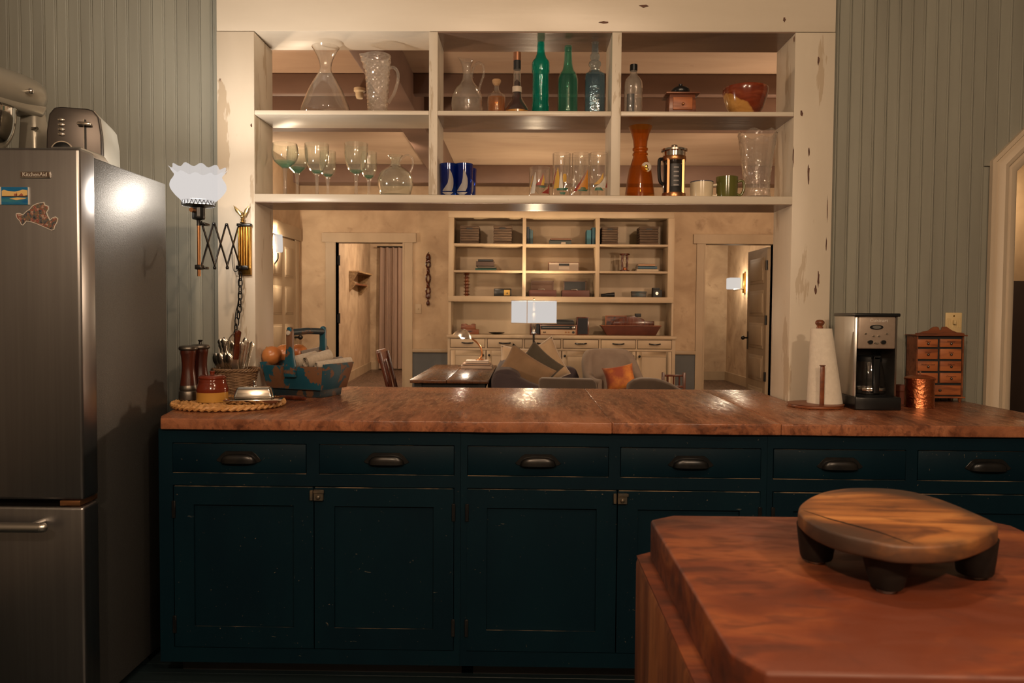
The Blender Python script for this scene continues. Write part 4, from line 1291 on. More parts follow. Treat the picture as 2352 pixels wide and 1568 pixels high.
obj('lever_slot', G().box(0.030, 0.037, -0.001, 0.004, 0.035, 0.150), M['matblack'], t)
obj('slot_rim', G().box(0.0285, 0.0305, -0.002, 0.004, 0.033, 0.152), M['chrome'], t)
obj('lever', G().prism([(0.014, 0.128), (0.054, 0.128), (0.056, 0.134), (0.050, 0.139), (0.018, 0.139), (0.012, 0.134)], -0.022, 0.0, 'y'), M['chrome'], t, bevel=0.002)
for k in range(4):
    obj('button', G().lathe([(0.0055, 0), (0.0055, 0.005), (0.004, 0.006), (0.0005, 0.006)], 14).xf(Matrix.Scale(1.9, 4, (1, 0, 0))).rot('X', 90).mv(-0.036, 0, 0.144 - k * 0.0155), M['chrome'], t)
dl = obj('dial', G().lathe([(0.030, 0), (0.030, 0.006), (0.026, 0.009), (0.0005, 0.009)], 28).rot('X', 90).mv(-0.034, 0, 0.042), M['black'], t)
obj('dial_grip', G().box(-0.060, -0.010, -0.020, -0.008, 0.037, 0.046), M['chrome'], dl, bevel=0.003)
obj('dial_ring', G().lathe([(0.030, 0), (0.0335, 0), (0.0335, 0.004), (0.030, 0.004)], 28, caps=False).rot('X', 90).mv(-0.034, 0, 0.042), M['chrome'], dl)
# --- stand mixer (its nose points to the near corner, out of frame)
x, _ = at(100, 240, 2.72)
t = thing('stand_mixer', 'silver stand mixer with steel bowl on the refrigerator', 'mixer', (x, 2.70, 1.757), math.radians(180 + 72))
hd = smooth([(0.0005, 0.0), (0.030, 0.004), (0.052, 0.022), (0.062, 0.06), (0.066, 0.12), (0.066, 0.2), (0.064, 0.27), (0.056, 0.31), (0.046, 0.325), (0.040, 0.33), (0.0005, 0.332)], 3)
obj('head', G().lathe(hd, 32).rot('Y', 90).xf(Matrix.Diagonal((1, 0.92, 1.0, 1))).mv(-0.01, 0, 0.268), M['champagne'], t)
obj('head_band', G().lathe([(0.0655, 0.09), (0.0672, 0.09), (0.0672, 0.093), (0.0655, 0.093)], 32, caps=False).rot('Y', 90).mv(0.17, 0, 0.268), M['chrome'], t)
obj('beater_collar', G().lathe([(0.040, 0.0), (0.042, 0.02), (0.042, 0.045)], 28, c=(0.235, 0, 0.175)), M['chrome'], t)
obj('underside', G().prism([(0.02, 0.195), (0.30, 0.205), (0.30, 0.24), (0.0, 0.24)], -0.045, 0.045, 'y'), M['champagne'], t, bevel=0.012, seg=3)
obj('pedestal', G().taper(-0.03, 0.06, -0.045, 0.045, 0.02, 0.0, 0.055, -0.034, 0.034, 0.22), M['champagne'], t, bevel=0.014, seg=3)
obj('foot', G().prism([(-0.03, -0.08), (0.12, -0.09), (0.29, -0.11), (0.33, -0.06), (0.33, 0.06), (0.29, 0.11), (0.12, 0.09), (-0.03, 0.08)], 0, 0.03, 'z'), M['champagne'], t, bevel=0.008)
obj('bowl', G().lathe(vessel(smooth([(0.045, 0), (0.05, 0.012), (0.075, 0.03), (0.098, 0.075), (0.107, 0.13), (0.108, 0.155), (0.112, 0.158)]), 0.002), 40, c=(0.225, 0, 0.03)), M['chrome'], t)
obj('speed_knob', G().tube([(0.10, 0.055, 0.262), (0.10, 0.078, 0.262)], 0.008, 12).ball((0.10, 0.080, 0.262), 0.0105, 12, 8), M['chrome'], t)
obj('lock_pin', G().tube([(0.055, 0.03, 0.15), (0.055, 0.052, 0.15)], 0.006, 10), M['chrome'], t)

# ================================================================== SWING-ARM SCONCE ON THE POST
YB = 3.275
Z2 = lambda x, y, Y: at(370 + x / 3.92, 360 + y / 3.92, Y)
bx_, bz_ = Z2(760, 1060, YB)
t = thing('wall_lamp', 'brass scissor-arm wall lamp with ruffled white glass shade on the post', 'lamp', (bx_, YB, bz_))
def S(x, y, Y):
    X, Z = Z2(x, y, Y)
    return (X - bx_, Y - YB, Z - bz_)
a = S(703, 1065, YB); b = S(815, 610, YB)
g = G().box(a[0], b[0], -0.014, 0.004, a[2], b[2])
br = obj('backplate', g, M['brass'], t, bevel=0.003)
wdt = (b[0] - a[0]) / 5
for k in range(5):
    xx = a[0] + wdt * (k + .5)
    obj('reed', G().tube([(xx, -0.014, a[2] + 0.03), (xx, -0.014, b[2] - 0.012)], wdt * 0.48, 10), M['brass'], br)
obj('cap', G().box(a[0] - .003, b[0] + .003, -0.022, 0, b[2] - 0.010, b[2] + 0.003), M['iron'], t, bevel=0.003)
obj('clamp', G().box(a[0] - .004, b[0] - .008, -0.03, -0.012, S(1, 1005, YB)[2] - .004, S(1, 985, YB)[2] + .004), M['iron'], t, bevel=0.003)
# gilt eagle
ex, _, ez = S(742, 600, YB)
g = G().lathe(smooth([(0.009, 0), (0.011, 0.004), (0.006, 0.009), (0.010, 0.014), (0.006, 0.018)]), 14, c=(ex, -0.012, ez))
g.ball((ex, -0.014, ez + 0.028), (0.008, 0.008, 0.013), 12, 8).ball((ex - .003, -0.016, ez + 0.044), (0.005, 0.005, 0.006), 10, 6)
ea = obj('eagle', g, M['gold'], t)
for s, tx, ty in ((-1, 662, 440), (1, 802, 443)):
    q = S(tx, ty, YB)
    w0 = (ex + s * .005, ez + .030)
    tip = (q[0], q[2])
    nx, nz = (tip[1] - w0[1]), -(tip[0] - w0[0])
    ln = math.hypot(nx, nz)
    nx, nz = nx / ln * .007, nz / ln * .007
    mid = ((w0[0] * .45 + tip[0] * .55), (w0[1] * .45 + tip[1] * .55))
    poly = [(w0[0] - nx * .5, w0[1] - nz * .5), (mid[0] - nx * 1.1, mid[1] - nz * 1.1), tip, (mid[0] + nx * .9, mid[1] + nz * .9), (w0[0] + nx, w0[1] + nz)]
    obj('wing', G().prism(poly, -0.017, -0.011, 'y'), M['gold'], ea, bevel=0.0015)
# scissor arm
YA = 3.23
tops = [S(365, 592, 2.84), S(483, 605, 2.97), S(597, 612, 3.10), S(710, 622, YA)]
bots = [S(375, 995, 2.84), S(490, 1000, 2.97), S(603, 1000, 3.10), S(715, 998, YA)]
def bar(p, q, off):
    p, q = Vector(p), Vector(q)
    d = (q - p)
    L_ = d.length
    side = (tops[3][0] - tops[0][0], tops[3][1] - tops[0][1])
    nrm = Vector((side[1], -side[0], 0)).normalized()
    ex_ = d.normalized()
    up_ = nrm.cross(ex_)
    R_ = Matrix((ex_, nrm, up_)).transposed().to_4x4()
    g = G().box(-0.005, L_ + 0.005, -0.0022, 0.0022, -0.0052, 0.0052)
    g.xf(Matrix.Translation(p + nrm * off) @ R_)
    obj('arm_bar', g, M['iron'], t, bevel=0.0015)
for i in range(3):
    bar(tops[i], bots[i + 1], 0.0)
    bar(bots[i], tops[i + 1], -0.006)
for p in tops + bots:
    obj('pivot', G().ball((p[0], p[1] - 0.008, p[2]), 0.0062, 10, 6), M['iron'], t)
YG = 2.80
c0 = S(340, 800, YG)
cxg, cyg = c0[0], c0[1]
z_ = lambda y: S(340, y, YG)[2]
rr_ = lambda v: v / 7.84 * YG / F_PX
obj('rod', G().tube([(cxg, cyg, z_(1075)), (cxg, cyg, z_(610))], 0.0062, 10), M['rod'], t)
obj('collar', G().box(cxg - .012, cxg + .012, cyg - .012, cyg + 0.02, z_(1015), z_(972)).box(cxg, cxg + 0.018, cyg + 0.012, cyg + 0.05, z_(1008), z_(985)), M['iron'], t, bevel=0.003)
obj('yoke', G().box(cxg - .004, cxg + .022, cyg + 0.004, cyg + 0.05, z_(612), z_(588)), M['iron'], t, bevel=0.003)
sk = obj('socket', G().lathe(smooth([(rr_(36), z_(620)), (rr_(38), z_(572)), (rr_(105), z_(562)), (rr_(112), z_(535)), (rr_(112), z_(470)), (rr_(120), z_(458)), (rr_(190), z_(448)), (rr_(275), z_(440))], 2), 28, c=(cxg, cyg, 0)), M['black'], t)
obj('key', G().tube([(cxg - .006, cyg - 0.05, z_(492)), (cxg - .006, cyg - 0.02, z_(492))], 0.008, 10), M['rod'], sk)
# pierced gallery ring
g = G().lathe([(rr_(278), z_(445)), (rr_(283), z_(443)), (rr_(283), z_(438)), (rr_(278), z_(436))], 40, c=(cxg, cyg, 0), caps=False)
g.lathe([(rr_(280), z_(405)), (rr_(286), z_(403)), (rr_(286), z_(396)), (rr_(280), z_(394))], 40, c=(cxg, cyg, 0), caps=False)
for k in range(26):
    an = 2 * PI * k / 26
    for d in (-1, 1):
        a2 = an + d * PI / 26
        g.tube([(cxg + rr_(281) * math.cos(an), cyg + rr_(281) * math.sin(an), z_(440)), (cxg + rr_(283) * math.cos(a2), cyg + rr_(283) * math.sin(a2), z_(400))], 0.0012, 5)
obj('gallery', g, M['iron'], t)
gp_ = smooth([(rr_(275), z_(430)), (rr_(290), z_(400)), (rr_(390), z_(350)), (rr_(470), z_(290)), (rr_(468), z_(240)), (rr_(415), z_(195)), (rr_(400), z_(170)), (rr_(440), z_(140)), (rr_(480), z_(112))], 4)
zt_ = gp_[-1][1]
def ruffle(r, z, a, k):
    f = max(0.0, (z - z_(190)) / (zt_ - z_(190)))
    return r * (1 + 0.05 * f * math.cos(12 * a)), z + 0.006 * f * math.cos(12 * a + 0.3)
obj('glass_shade', G().lathe(gp_, 72, c=(cxg, cyg, 0), caps=False, fn=ruffle), M['globe'], t)
lamp('wall_lamp_bulb', (bx_ + cxg, YB + cyg, bz_ + z_(275)), 36, (1.0, 0.88, 0.75), 0.035)
# chain and flex
lk = mesh('chain_link', G().tube([(0.0075 * math.cos(q * PI / 8), 0, 0.0145 * math.sin(q * PI / 8) + (0.004 if math.sin(q * PI / 8) > 0 else -0.004)) for q in range(16)], 0.0026, 6, True), M['black'])
cp = curve3([S(715, 1075, 3.235), S(712, 1160, 3.235), S(710, 1290, 3.235), S(700, 1400, 3.235), S(676, 1520, 3.235), S(672, 1620, 3.235), S(668, 1720, 3.235), S(664, 1800, 3.235)], 20)
acc, last, cnt = 0.0, cp[0], 0
for p in cp:
    acc += (p - last).length
    last = p
    if acc >= cnt * 0.0275:
        obj('chain_link', lk, None, t, p, (0, 0, 0.45 if cnt % 2 else 1.25))
        cnt += 1
obj('flex', G().tube(curve3([S(640, 850, 3.25), S(640, 930, 3.25), S(652, 1020, 3.25), S(680, 1030, 3.25), S(705, 1000, 3.25)], 5), 0.0016, 6).tube(curve3([S(705, 1090, 3.245), S(695, 1300, 3.245), S(668, 1450, 3.245), S(662, 1800, 3.245)], 5), 0.0022, 6), M['black'], t)

# ================================================================== COUNTER, BESIDE THE POST
ZC = 0.9152
def ctr(px, py):
    x, y = onz(px, py, ZC)
    return x, y
# --- braided mat
mx0, my0 = at(528, 935, 2.93)[0], 2.925
t = thing('braided_mat', 'round golden braided straw mat under the jar and butter dish', 'mat', (mx0, my0, ZC))
def braid(R, ph):
    g = G()
    for s in range(3):
        pts = []
        n = int(26 * R / 0.2) * 6
        for k in range(n):
            q = 2 * PI * k / n
            u = q * int(26 * R / 0.2) / 1.5 + s * 2 * PI / 3 + ph
            rad = R + 0.0095 * math.cos(u)
            pts.append((rad * math.cos(q), rad * math.sin(q), 0.0120 + 0.0045 * math.sin(2 * u)))
        g.tube(pts, 0.0072, 6, True)
    return g
for i, R in enumerate((0.196, 0.163, 0.130, 0.097, 0.064, 0.030)):
    obj('braid', braid(R, i), M['straw'], t)
ZM = ZC + 0.0225
# --- mills
def mill(cx, Yb, yb, yt, label, knob, zb):
    x = at(cx, 900, Yb)[0]
    H = at(cx, yt, Yb)[1] - zb
    t = thing('pepper_mill', label, 'mill', (x, Yb, zb), group='turned wooden mills')
    s = Yb / F_PX
    k = H / 0.235
    obj('base', G().lathe(smooth([(21 * s, 0), (21.5 * s, 0.004), (21 * s, 0.035 * k), (19 * s, 0.040 * k), (20 * s, 0.046 * k), (18.5 * s, 0.062 * k)], 2), 28), M['pewter'], t)
    obj('body', G().lathe(smooth([(18.5 * s, 0.062 * k), (17 * s, 0.085 * k), (14.5 * s, 0.125 * k), (14.2 * s, 0.15 * k), (15.5 * s, 0.185 * k), (17 * s, 0.200 * k), (17 * s, 0.213 * k)]), 28), M['millwood'], t)
    obj('collar', G().lathe(smooth([(15 * s, 0.213 * k), (19.5 * s, 0.215 * k), (21 * s, 0.222 * k), (19 * s, 0.231 * k), (12 * s, 0.235 * k), (1 * s, 0.236 * k)], 2), 28), M['pewter'], t)
    if knob:
        obj('finial', G().lathe([(4 * s, 0.234 * k), (3 * s, 0.245 * k), (5 * s, 0.250 * k), (5 * s, 0.254 * k), (0.0005, 0.255 * k)], 14), M['iron'], t)
mill(433, 2.93, 932, 793, 'nearer dark wooden pepper mill with pewter collar and foot', False, ZM)
mill(461, 3.01, 925, 790, 'farther dark wooden mill with small finial, behind the nearer one', True, ZM)
# --- stoneware jar
Yj = 2.88
x = at(488, 900, Yj)[0]
t = thing('stoneware_jar', 'lidded stoneware jar glazed red-brown over ochre', 'jar', (x, Yj, ZM))
q = lambda hw, y: (hw * Yj / F_PX, max(0.0, at(488, y, Yj)[1] - ZM))
obj('lower_body', G().lathe(smooth([q(33, 936), q(35, 932), q(35, 915), q(35, 899)], 2), 40), M['glaze_ochre'], t)
obj('upper_body', G().lathe(smooth([q(35.2, 899), q(35.2, 892), q(33, 884), q(31, 879), q(30, 872), q(29, 870)], 3), 40), M['glaze_red'], t)
obj('lid', G().lathe(smooth([q(29, 870), q(30.5, 868), q(30.5, 865), q(24, 861), q(10, 859.5), q(5, 859), q(5.5, 855), q(6, 852), q(1, 851)], 3), 40), M['glaze_red'], t)
# --- butter dish
bx0, by0 = at(585, 925, 2.84)[0], 2.84
t = thing('butter_dish', 'polished steel butter dish with domed rectangular cover', 'butter dish', (bx0, by0, ZM), math.radians(12))
obj('tray', G().taper(-0.082, 0.078, -0.038, 0.038, 0.0, -0.098, 0.095, -0.052, 0.052, 0.014), M['chrome'], t, bevel=0.004)
obj('tray_rim', G().box(-0.105, 0.102, -0.058, 0.058, 0.0135, 0.0165), M['chrome'], t, bevel=0.0014)
cv = obj('cover', G().taper(-0.076, 0.074, -0.038, 0.038, 0.017, -0.062, 0.060, -0.027, 0.027, 0.062), M['chrome'], t, bevel=0.011, seg=4)
obj('knob', G().lathe(smooth([(0.008, 0.060), (0.006, 0.066), (0.0075, 0.078), (0.006, 0.083), (0.0005, 0.084)], 2), 14), M['chrome'], cv)
# --- knife handle lying on the worktop
xk0, yk0 = ctr(642, 917)
xk1, yk1 = ctr(700, 921)
t = thing('table_knife', 'table knife with dark polished handle lying beyond the butter dish', 'knife', (0, 0, ZC))
obj('handle', G().tube([(xk0, yk0, .010), (xk0 * .7 + xk1 * .3, yk0 * .7 + yk1 * .3, .011), (xk0 * .15 + xk1 * .85, yk0 * .15 + yk1 * .85, .012), (xk1, yk1, .011), (xk1 + .005, yk1, .010)], [.0075, .009, .010, .008, .003], 10), M['millwood'], t)
dxk, dyk = (xk0 - xk1), (yk0 - yk1)
ln = math.hypot(dxk, dyk)
ux, uy = dxk / ln, dyk / ln
obj('blade', G().prism([(xk0, yk0 - .007), (xk0 + ux * .06, yk0 + uy * .06 - .008), (xk0 + ux * .085, yk0 + uy * .085 + .002), (xk0, yk0 + .007)], .009, .0105, 'z'), M['chrome'], t)
# --- wicker basket
Yb = 3.19
x = at(542, 880, Yb)[0]
t = thing('wicker_basket', 'small round wicker basket packed with silver cutlery', 'basket', (x, Yb, ZC))
R0, R1 = 0.066, 0.0885
HB = at(542, 848, Yb)[1] - ZC
g = G()
rows = 20
for k in range(rows):
    zz = 0.006 + (HB - 0.012) * k / (rows - 1)
    Rr = R0 + (R1 - R0) * zz / HB
    pts = []
    for i in range(72):
        q_ = 2 * PI * i / 72
        pts.append(((Rr + 0.0028 * math.sin(9 * q_ + PI * k)) * math.cos(q_), (Rr + 0.0028 * math.sin(9 * q_ + PI * k)) * math.sin(q_), zz))
    g.tube(pts, 0.0031, 6, True)
wv_ = obj('weave', g, M['wicker'], t)
wv_['kind'] = 'stuff'
for i in range(18):
    q_ = 2 * PI * (i + .5) / 18
    obj('stake', G().tube([(R0 * math.cos(q_), R0 * math.sin(q_), 0), (R1 * math.cos(q_), R1 * math.sin(q_), HB)], 0.0024, 6), M['wicker'], t)
for s in range(3):
    pts = []
    for i in range(90):
        q_ = 2 * PI * i / 90
        u = q_ * 12 + s * 2 * PI / 3
        pts.append(((R1 + 0.003 + 0.005 * math.cos(u)) * math.cos(q_), (R1 + 0.003 + 0.005 * math.cos(u)) * math.sin(q_), HB + 0.005 * math.sin(u)))
    obj('rim_strand', G().tube(pts, 0.0036, 6, True), M['wicker'], t)
obj('bottom', G().lathe([(0.0005, 0), (R0, 0.001), (R0, 0.005), (0.0005, 0.006)], 28), M['wicker'], t)
# --- cutlery
def cutlery_mesh(kind):
    g = G()
    if kind == 'handle':     # ornate handle upwards
        st = [(0, .0035, .002), (.05, .003, .002), (.085, .0042, .002), (.11, .0075, .0026), (.118, .0062, .0024), (.135, .0100, .003), (.146, .0085, .0026), (.162, .0125, .0034), (.171, .0105, .003), (.180, .0135, .0034), (.188, .009, .003), (.194, .001, .001)]
    elif kind == 'spoon':    # bowl upwards
        st = [(0, .004, .002), (.09, .003, .002), (.12, .005, .0025), (.135, .013, .004), (.155, .0185, .006), (.172, .016, .005), (.184, .007, .003), (.188, .001, .001)]
    else:
        st = [(0, .003, .002), (.10, .003, .002), (.12, .009, .002), (.135, .012, .002), (.17, .012, .002), (.188, .009, .0012), (.19, .002, .001)]
    n = 10
    v, f = [], []
    for z, a_, b_ in st:
        for i in range(n):
            q_ = 2 * PI * i / n
            v.append((a_ * math.cos(q_), b_ * math.sin(q_), z))
    for k in range(len(st) - 1):
        for i in range(n):
            j = (i + 1) % n
            f.append((k * n + i, k * n + j, (k + 1) * n + j, (k + 1) * n + i))
    f += [tuple(range(n - 1, -1, -1)), tuple((len(st) - 1) * n + i for i in range(n))]
    g.add(v, f)
    return mesh('cutlery', g, M['silver'])
CM = {k: cutlery_mesh(k) for k in ('handle', 'spoon')}
random.seed(11)
for i in range(22):
    kind = 'spoon' if i < 6 else 'handle'
    if kind == 'spoon':
        an = PI * (0.98 + 0.09 * i) + .1
        rad = 0.045 + 0.01 * (i % 2)
        tilt = 0.30 - 0.03 * i
        hz = -0.075
    else:
        k = i - 6
        an = 2 * PI * k / 16 + random.uniform(-.1, .1)
        rad = 0.022 + 0.03 * (k % 2)
        tilt = 0.20 + random.uniform(-.05, .05)
        hz = random.uniform(-.008, .010)
    bx3, by3 = x + rad * .6 * math.cos(an), Yb + rad * .6 * math.sin(an)
    o = obj('dessert_spoon' if kind == 'spoon' else 'table_fork', CM[kind], None, loc=(bx3, by3, ZC + 0.055 + hz + (0.03 if kind == 'spoon' else 0)))
    d = Vector((math.cos(an) * math.sin(tilt), math.sin(an) * math.sin(tilt), math.cos(tilt)))
    yv = Vector((random.uniform(-.5, .5), 1, 0))
    yv = (yv - d * yv.dot(d)).normalized()
    o.rotation_mode = 'QUATERNION'
    o.rotation_quaternion = Matrix((yv.cross(d), yv, d)).transposed().to_quaternion()
    if kind == 'spoon':
        tag(o, 'silver spoon standing bowl up in the wicker basket', 'spoon', 'silver spoons in the basket')
    else:
        tag(o, 'silver fork standing with its ornate handle up in the wicker basket', 'fork', 'silver forks in the basket')
p0 = Vector((at(537, 845, 3.15)[0], 3.15, at(537, 845, 3.15)[1] - .05))
p1 = Vector((at(546, 758, 3.12)[0], 3.12, at(546, 758, 3.12)[1]))
kn = thing('carving_knife', 'carving knife with riveted red-brown handle standing in the basket', 'knife', p0)
d = (p1 - p0)
L3 = d.length
kn.rotation_mode = 'QUATERNION'
kn.rotation_quaternion = d.to_track_quat('Z', 'Y')
hdl = obj('handle', G().prism([(-0.011, L3 * .42), (0.011, L3 * .42), (0.013, L3 * .6), (0.010, L3 * .75), (0.013, L3 * .9), (0.014, L3 * .97), (0.006, L3), (-0.008, L3 * .99), (-0.012, L3 * .9), (-0.009, L3 * .75), (-0.012, L3 * .58)], -0.009, 0.009, 'y'), M['millwood'], kn, bevel=0.004, seg=3)
for k in (.52, .71, .9):
    obj('rivet', G().tube([(0, -0.0098, L3 * k), (0, 0.0098, L3 * k)], 0.0035, 10), M['brass'], hdl)
obj('blade', G().prism([(-0.012, -0.03), (0.014, 0.0), (0.011, L3 * .43), (-0.011, L3 * .43)], -0.0016, 0.0016, 'y'), M['satin'], kn)
w_ = [(S_[0], 3.125, S_[1]) for S_ in (at(538, 765, 3.125), at(528, 775, 3.125), at(520, 795, 3.125), at(524, 812, 3.125), at(534, 822, 3.125))]
o = obj('wire_loop_tool', G().tube(curve3(w_, 6), 0.0028, 8), M['silver'])
tag(o, 'curved wire tool looping beside the carving knife handle', 'utensil')

# --- blue trug with onions and rolled napkins
ang = -math.radians(22)
cxr, cyr = onz(735, 914, ZC)
ca, sa = math.cos(ang), math.sin(ang)
LB, WB = 0.25, 0.15
ox, oy = cxr - (LB / 2) * ca - (-(-WB / 2)) * 0, cyr - (LB / 2) * sa
ox -= -sa * (-WB / 2)
oy -= ca * (-WB / 2)
t = thing('wooden_trug', 'flaking blue wooden trug with tall handle', 'trug', (ox, oy, ZC), ang)
obj('plinth', G().taper(-LB / 2, LB / 2, -WB / 2, WB / 2, 0, -LB / 2 - .004, LB / 2 + .004, -WB / 2 - .004, WB / 2 + .004, 0.034), M['bluedark'], t, bevel=0.003)
za, zb_ = 0.034, 0.134
bl, bwid, tl, tw = 0.143, 0.092, 0.160, 0.106
obj('floor_board', G().box(-bl, bl, -bwid, bwid, za, za + 0.008), M['bluedark'], t)
th = 0.010
def sidep(s):
    return G().add([(-bl, s * bwid, za), (bl, s * bwid, za), (tl, s * tw, zb_), (-tl, s * tw, zb_), (-bl, s * (bwid - th), za), (bl, s * (bwid - th), za), (tl, s * (tw - th), zb_), (-tl, s * (tw - th), zb_)],
                   [(0, 1, 2, 3), (7, 6, 5, 4), (0, 4, 5, 1), (1, 5, 6, 2), (2, 6, 7, 3), (3, 7, 4, 0)])
for s in (-1, 1):
    obj('side_panel', sidep(s), M['bluechip'], t, bevel=0.0015)
for s in (-1, 1):
    xb, xt = s * bl, s * (tl + 0.012)
    zz = zb_ + 0.012
    obj('end_panel', G().add([(xb, -bwid, za), (xb, bwid, za), (xt, tw, zz), (xt, -tw, zz), (xb - s * th, -bwid, za), (xb - s * th, bwid, za), (xt - s * th, tw, zz), (xt - s * th, -tw, zz)],
                             [(0, 1, 2, 3), (7, 6, 5, 4), (0, 4, 5, 1), (1, 5, 6, 2), (2, 6, 7, 3), (3, 7, 4, 0)]), M['bluechip'], t, bevel=0.0015)
HT = 0.300
up = [(-.028, 0.088), (.028, 0.088), (.027, 0.135), (.020, 0.17), (.014, 0.22), (.015, 0.28), (.010, 0.297), (0, HT + .002), (-.010, 0.297), (-.015, 0.28), (-.014, 0.22), (-.020, 0.17), (-.027, 0.135)]
for s in (-1, 1):
    y_ = s * (tw + 0.008)
    obj('upright', G().prism(up, y_ - .009, y_ + .009, 'y'), M['bluechip'], t, bevel=0.0025)
obj('handle_bar', G().tube([(0, -tw - 0.002, HT - .022), (0, 0, HT - .018), (0, tw + 0.002, HT - .022)], 0.0145, 14), M['bluedark'], t)
obj('peg', G().lathe([(0.010, 0), (0.010, 0.006), (0.0005, 0.007)], 14).rot('X', 90).mv(0, -tw - 0.016, HT - .024), M['tagpaper'], t)
def onion(px, py, Y, r, label, rz=0):
    X, Z = at(px, py, Y)
    p_ = smooth([(0.002, -r * .92), (r * .5, -r * .86), (r * .93, -r * .35), (r, 0.0), (r * .9, r * .42), (r * .55, r * .80), (r * .2, r * .92), (r * .1, r * .95), (0.001, r * .955)])
    t = thing('onion', label, 'onion', (X, Y, Z), rz, group='onions in the trug')
    t.rotation_euler = (0.35, -0.45, rz)
    obj('bulb', G().lathe(p_, 28, fn=lambda r_, z, a, k: (r_ * (1 + .015 * math.sin(7 * a)), z)), M['onion'], t)
    obj('neck', G().lathe([(r * .13, r * .90), (r * .07, r * .97), (r * .10, r * 1.05), (r * .02, r * 1.04)], 10), M['straw'], t)
onion(624, 816, 3.36, 0.043, 'onion nearest the cutlery basket in the blue trug')
onion(652, 812, 3.47, 0.043, 'onion half hidden behind the near upright of the trug', 1.0)
onion(686, 811, 3.44, 0.043, 'onion on the napkin side of the near upright of the trug', 2.0)
def napkin(px, py, Y, L_, r, m, yawd, tilt, label):
    X, Z = at(px, py, Y)
    t = thing('rolled_napkin', label, 'napkin', (X, Y, Z), 0, group='rolled linen napkins in the trug')
    t.rotation_euler = (math.radians(tilt), 0, math.radians(yawd))
    g = G()
    def roll(u, v):
        # three turns of cloth, squashed
        a_ = u * 2 * PI * 2.3
        rad = r * (0.35 + 0.65 * min(1, u * 1.15))
        return (rad * math.cos(a_) * 0.92, (v - .5) * L_, rad * math.sin(a_) * 1.08)
    g.grid(roll, 70, 5)
    obj('cloth', g, m, t, sharp=80)
napkin(700, 826, 3.36, 0.12, 0.026, M['linen'], -40, 10, 'pale rolled napkin nearest the near upright of the trug')
napkin(730, 825, 3.36, 0.13, 0.028, M['linen'], -40, 12, 'fattest pale rolled napkin in the middle of the trug')
napkin(722, 812, 3.45, 0.13, 0.024, M['linen2'], -50, 10, 'grey-brown rolled napkin lying across the top at the back of the trug')
napkin(752, 838, 3.33, 0.11, 0.020, M['linen'], -45, 5, 'low pale rolled napkin at the front rim of the trug')
napkin(762, 832, 3.40, 0.10, 0.020, M['linen2'], -50, 5, 'grey-brown rolled napkin between the two low pale ones')
napkin(780, 834, 3.37, 0.11, 0.020, M['linen'], -50, 5, 'pale rolled napkin at the far end of the trug')

# ================================================================== COUNTER, RIGHT END
# --- paper towels
Yt = 3.075
xc = at(1873, 925, Yt)[0]
t = thing('paper_towel_holder', 'paper towel roll on a wooden stand beside the right post', 'paper towels', (xc, Yt, ZC))
obj('base', G().lathe(smooth([(0.0005, 0), (0.100, 0.0), (0.105, 0.004), (0.105, 0.010), (0.100, 0.015), (0.0005, 0.016)], 2), 40), M['redwood'], t, bevel=0)
ztop = at(1880, 754, Yt)[1] - ZC
s = Yt / F_PX
def towel(u, v):
    a_ = 2 * PI * u
    lx = (1855 + 4 * v - 1873) * s
    rx = (1933 - 27 * v - 1873) * s
    c_ = (lx + rx) / 2
    r_ = (rx - lx) / 2
    return (c_ + r_ * math.cos(a_), r_ * 0.92 * math.sin(a_), 0.016 + (ztop - 0.016) * v)
g = G().grid(towel, 40, 8, True)
g.f.append(tuple(range(7 * 40, 8 * 40)))
g.m.append(0)
obj('roll', g, M['paper'], t)
zk = at(1878, 734, Yt)[1] - ZC
xk = (1879 - 1873) * s
obj('knob', G().lathe(smooth([(0.013, ztop), (0.013, ztop + .006), (0.010, ztop + .009), (0.017, ztop + .018), (0.018, zk - .010), (0.012, zk - .002), (0.0005, zk)], 2), 20, c=(xk, 0, 0)), M['redwood'], t)
xa = (1869 - 1873) * s
za2 = at(1869, 838, Yt - .08)[1] - ZC
obj('side_arm', G().box(xa - .0075, xa + .0075, -0.088, -0.076, 0.012, za2 - .004).box(xa - .010, xa + .010, -0.090, -0.074, za2 - .004, za2), M['redwood'], t, bevel=0.002)
# --- coffee maker
Y0 = 3.0
x0 = at(1960, 860, Y0)[0]
x1 = at(2060, 860, Y0)[0]
cxm = (x0 + x1) / 2
t = thing('coffee_maker', 'steel and black drip coffee maker with glass carafe', 'coffee maker', (cxm, Y0, ZC))
hw = (x1 - x0) / 2
zz = lambda y: at(2005, y, Y0)[1] - ZC
DB = 0.19
obj('base', G().prism([(-hw - .002, -.025), (-hw + .03, -.034), (hw + .004, -.034), (hw + .006, 0.0), (hw + .004, DB), (-hw - .002, DB)], 0, zz(910), 'z'), M['black'], t, bevel=0.005, seg=3)
obj('warming_plate', G().lathe([(0.0005, 0), (0.062, 0), (0.064, 0.004), (0.0005, 0.006)], 32, c=(0.0, 0.055, zz(910))), M['matblack'], t)
obj('column', G().box(-hw + .006, hw - .006, 0.125, DB, zz(910), zz(800)), M['black'], t, bevel=0.004)
obj('side_panel', G().prism([(-hw, 0.004), (-hw + .010, -.002), (-hw + .010, .02), (-hw + .006, DB), (-hw - .001, DB)], zz(910), zz(726), 'z'), M['satin'], t, bevel=0.0015)
obj('side_panel', G().prism([(hw - .010, -.002), (hw, 0.004), (hw, DB), (hw - .006, DB)], zz(910), zz(726), 'z'), M['satin'], t, bevel=0.0015)
hdp = obj('control_panel', G().box(-hw + .013, hw - .012, -0.008, DB, zz(801), zz(727)), M['panel'], t, bevel=0.006, seg=3)
obj('lid', G().box(-hw - .004, hw + .004, -0.012, DB + .004, zz(727), zz(719)), M['black'], t, bevel=0.004, seg=3)
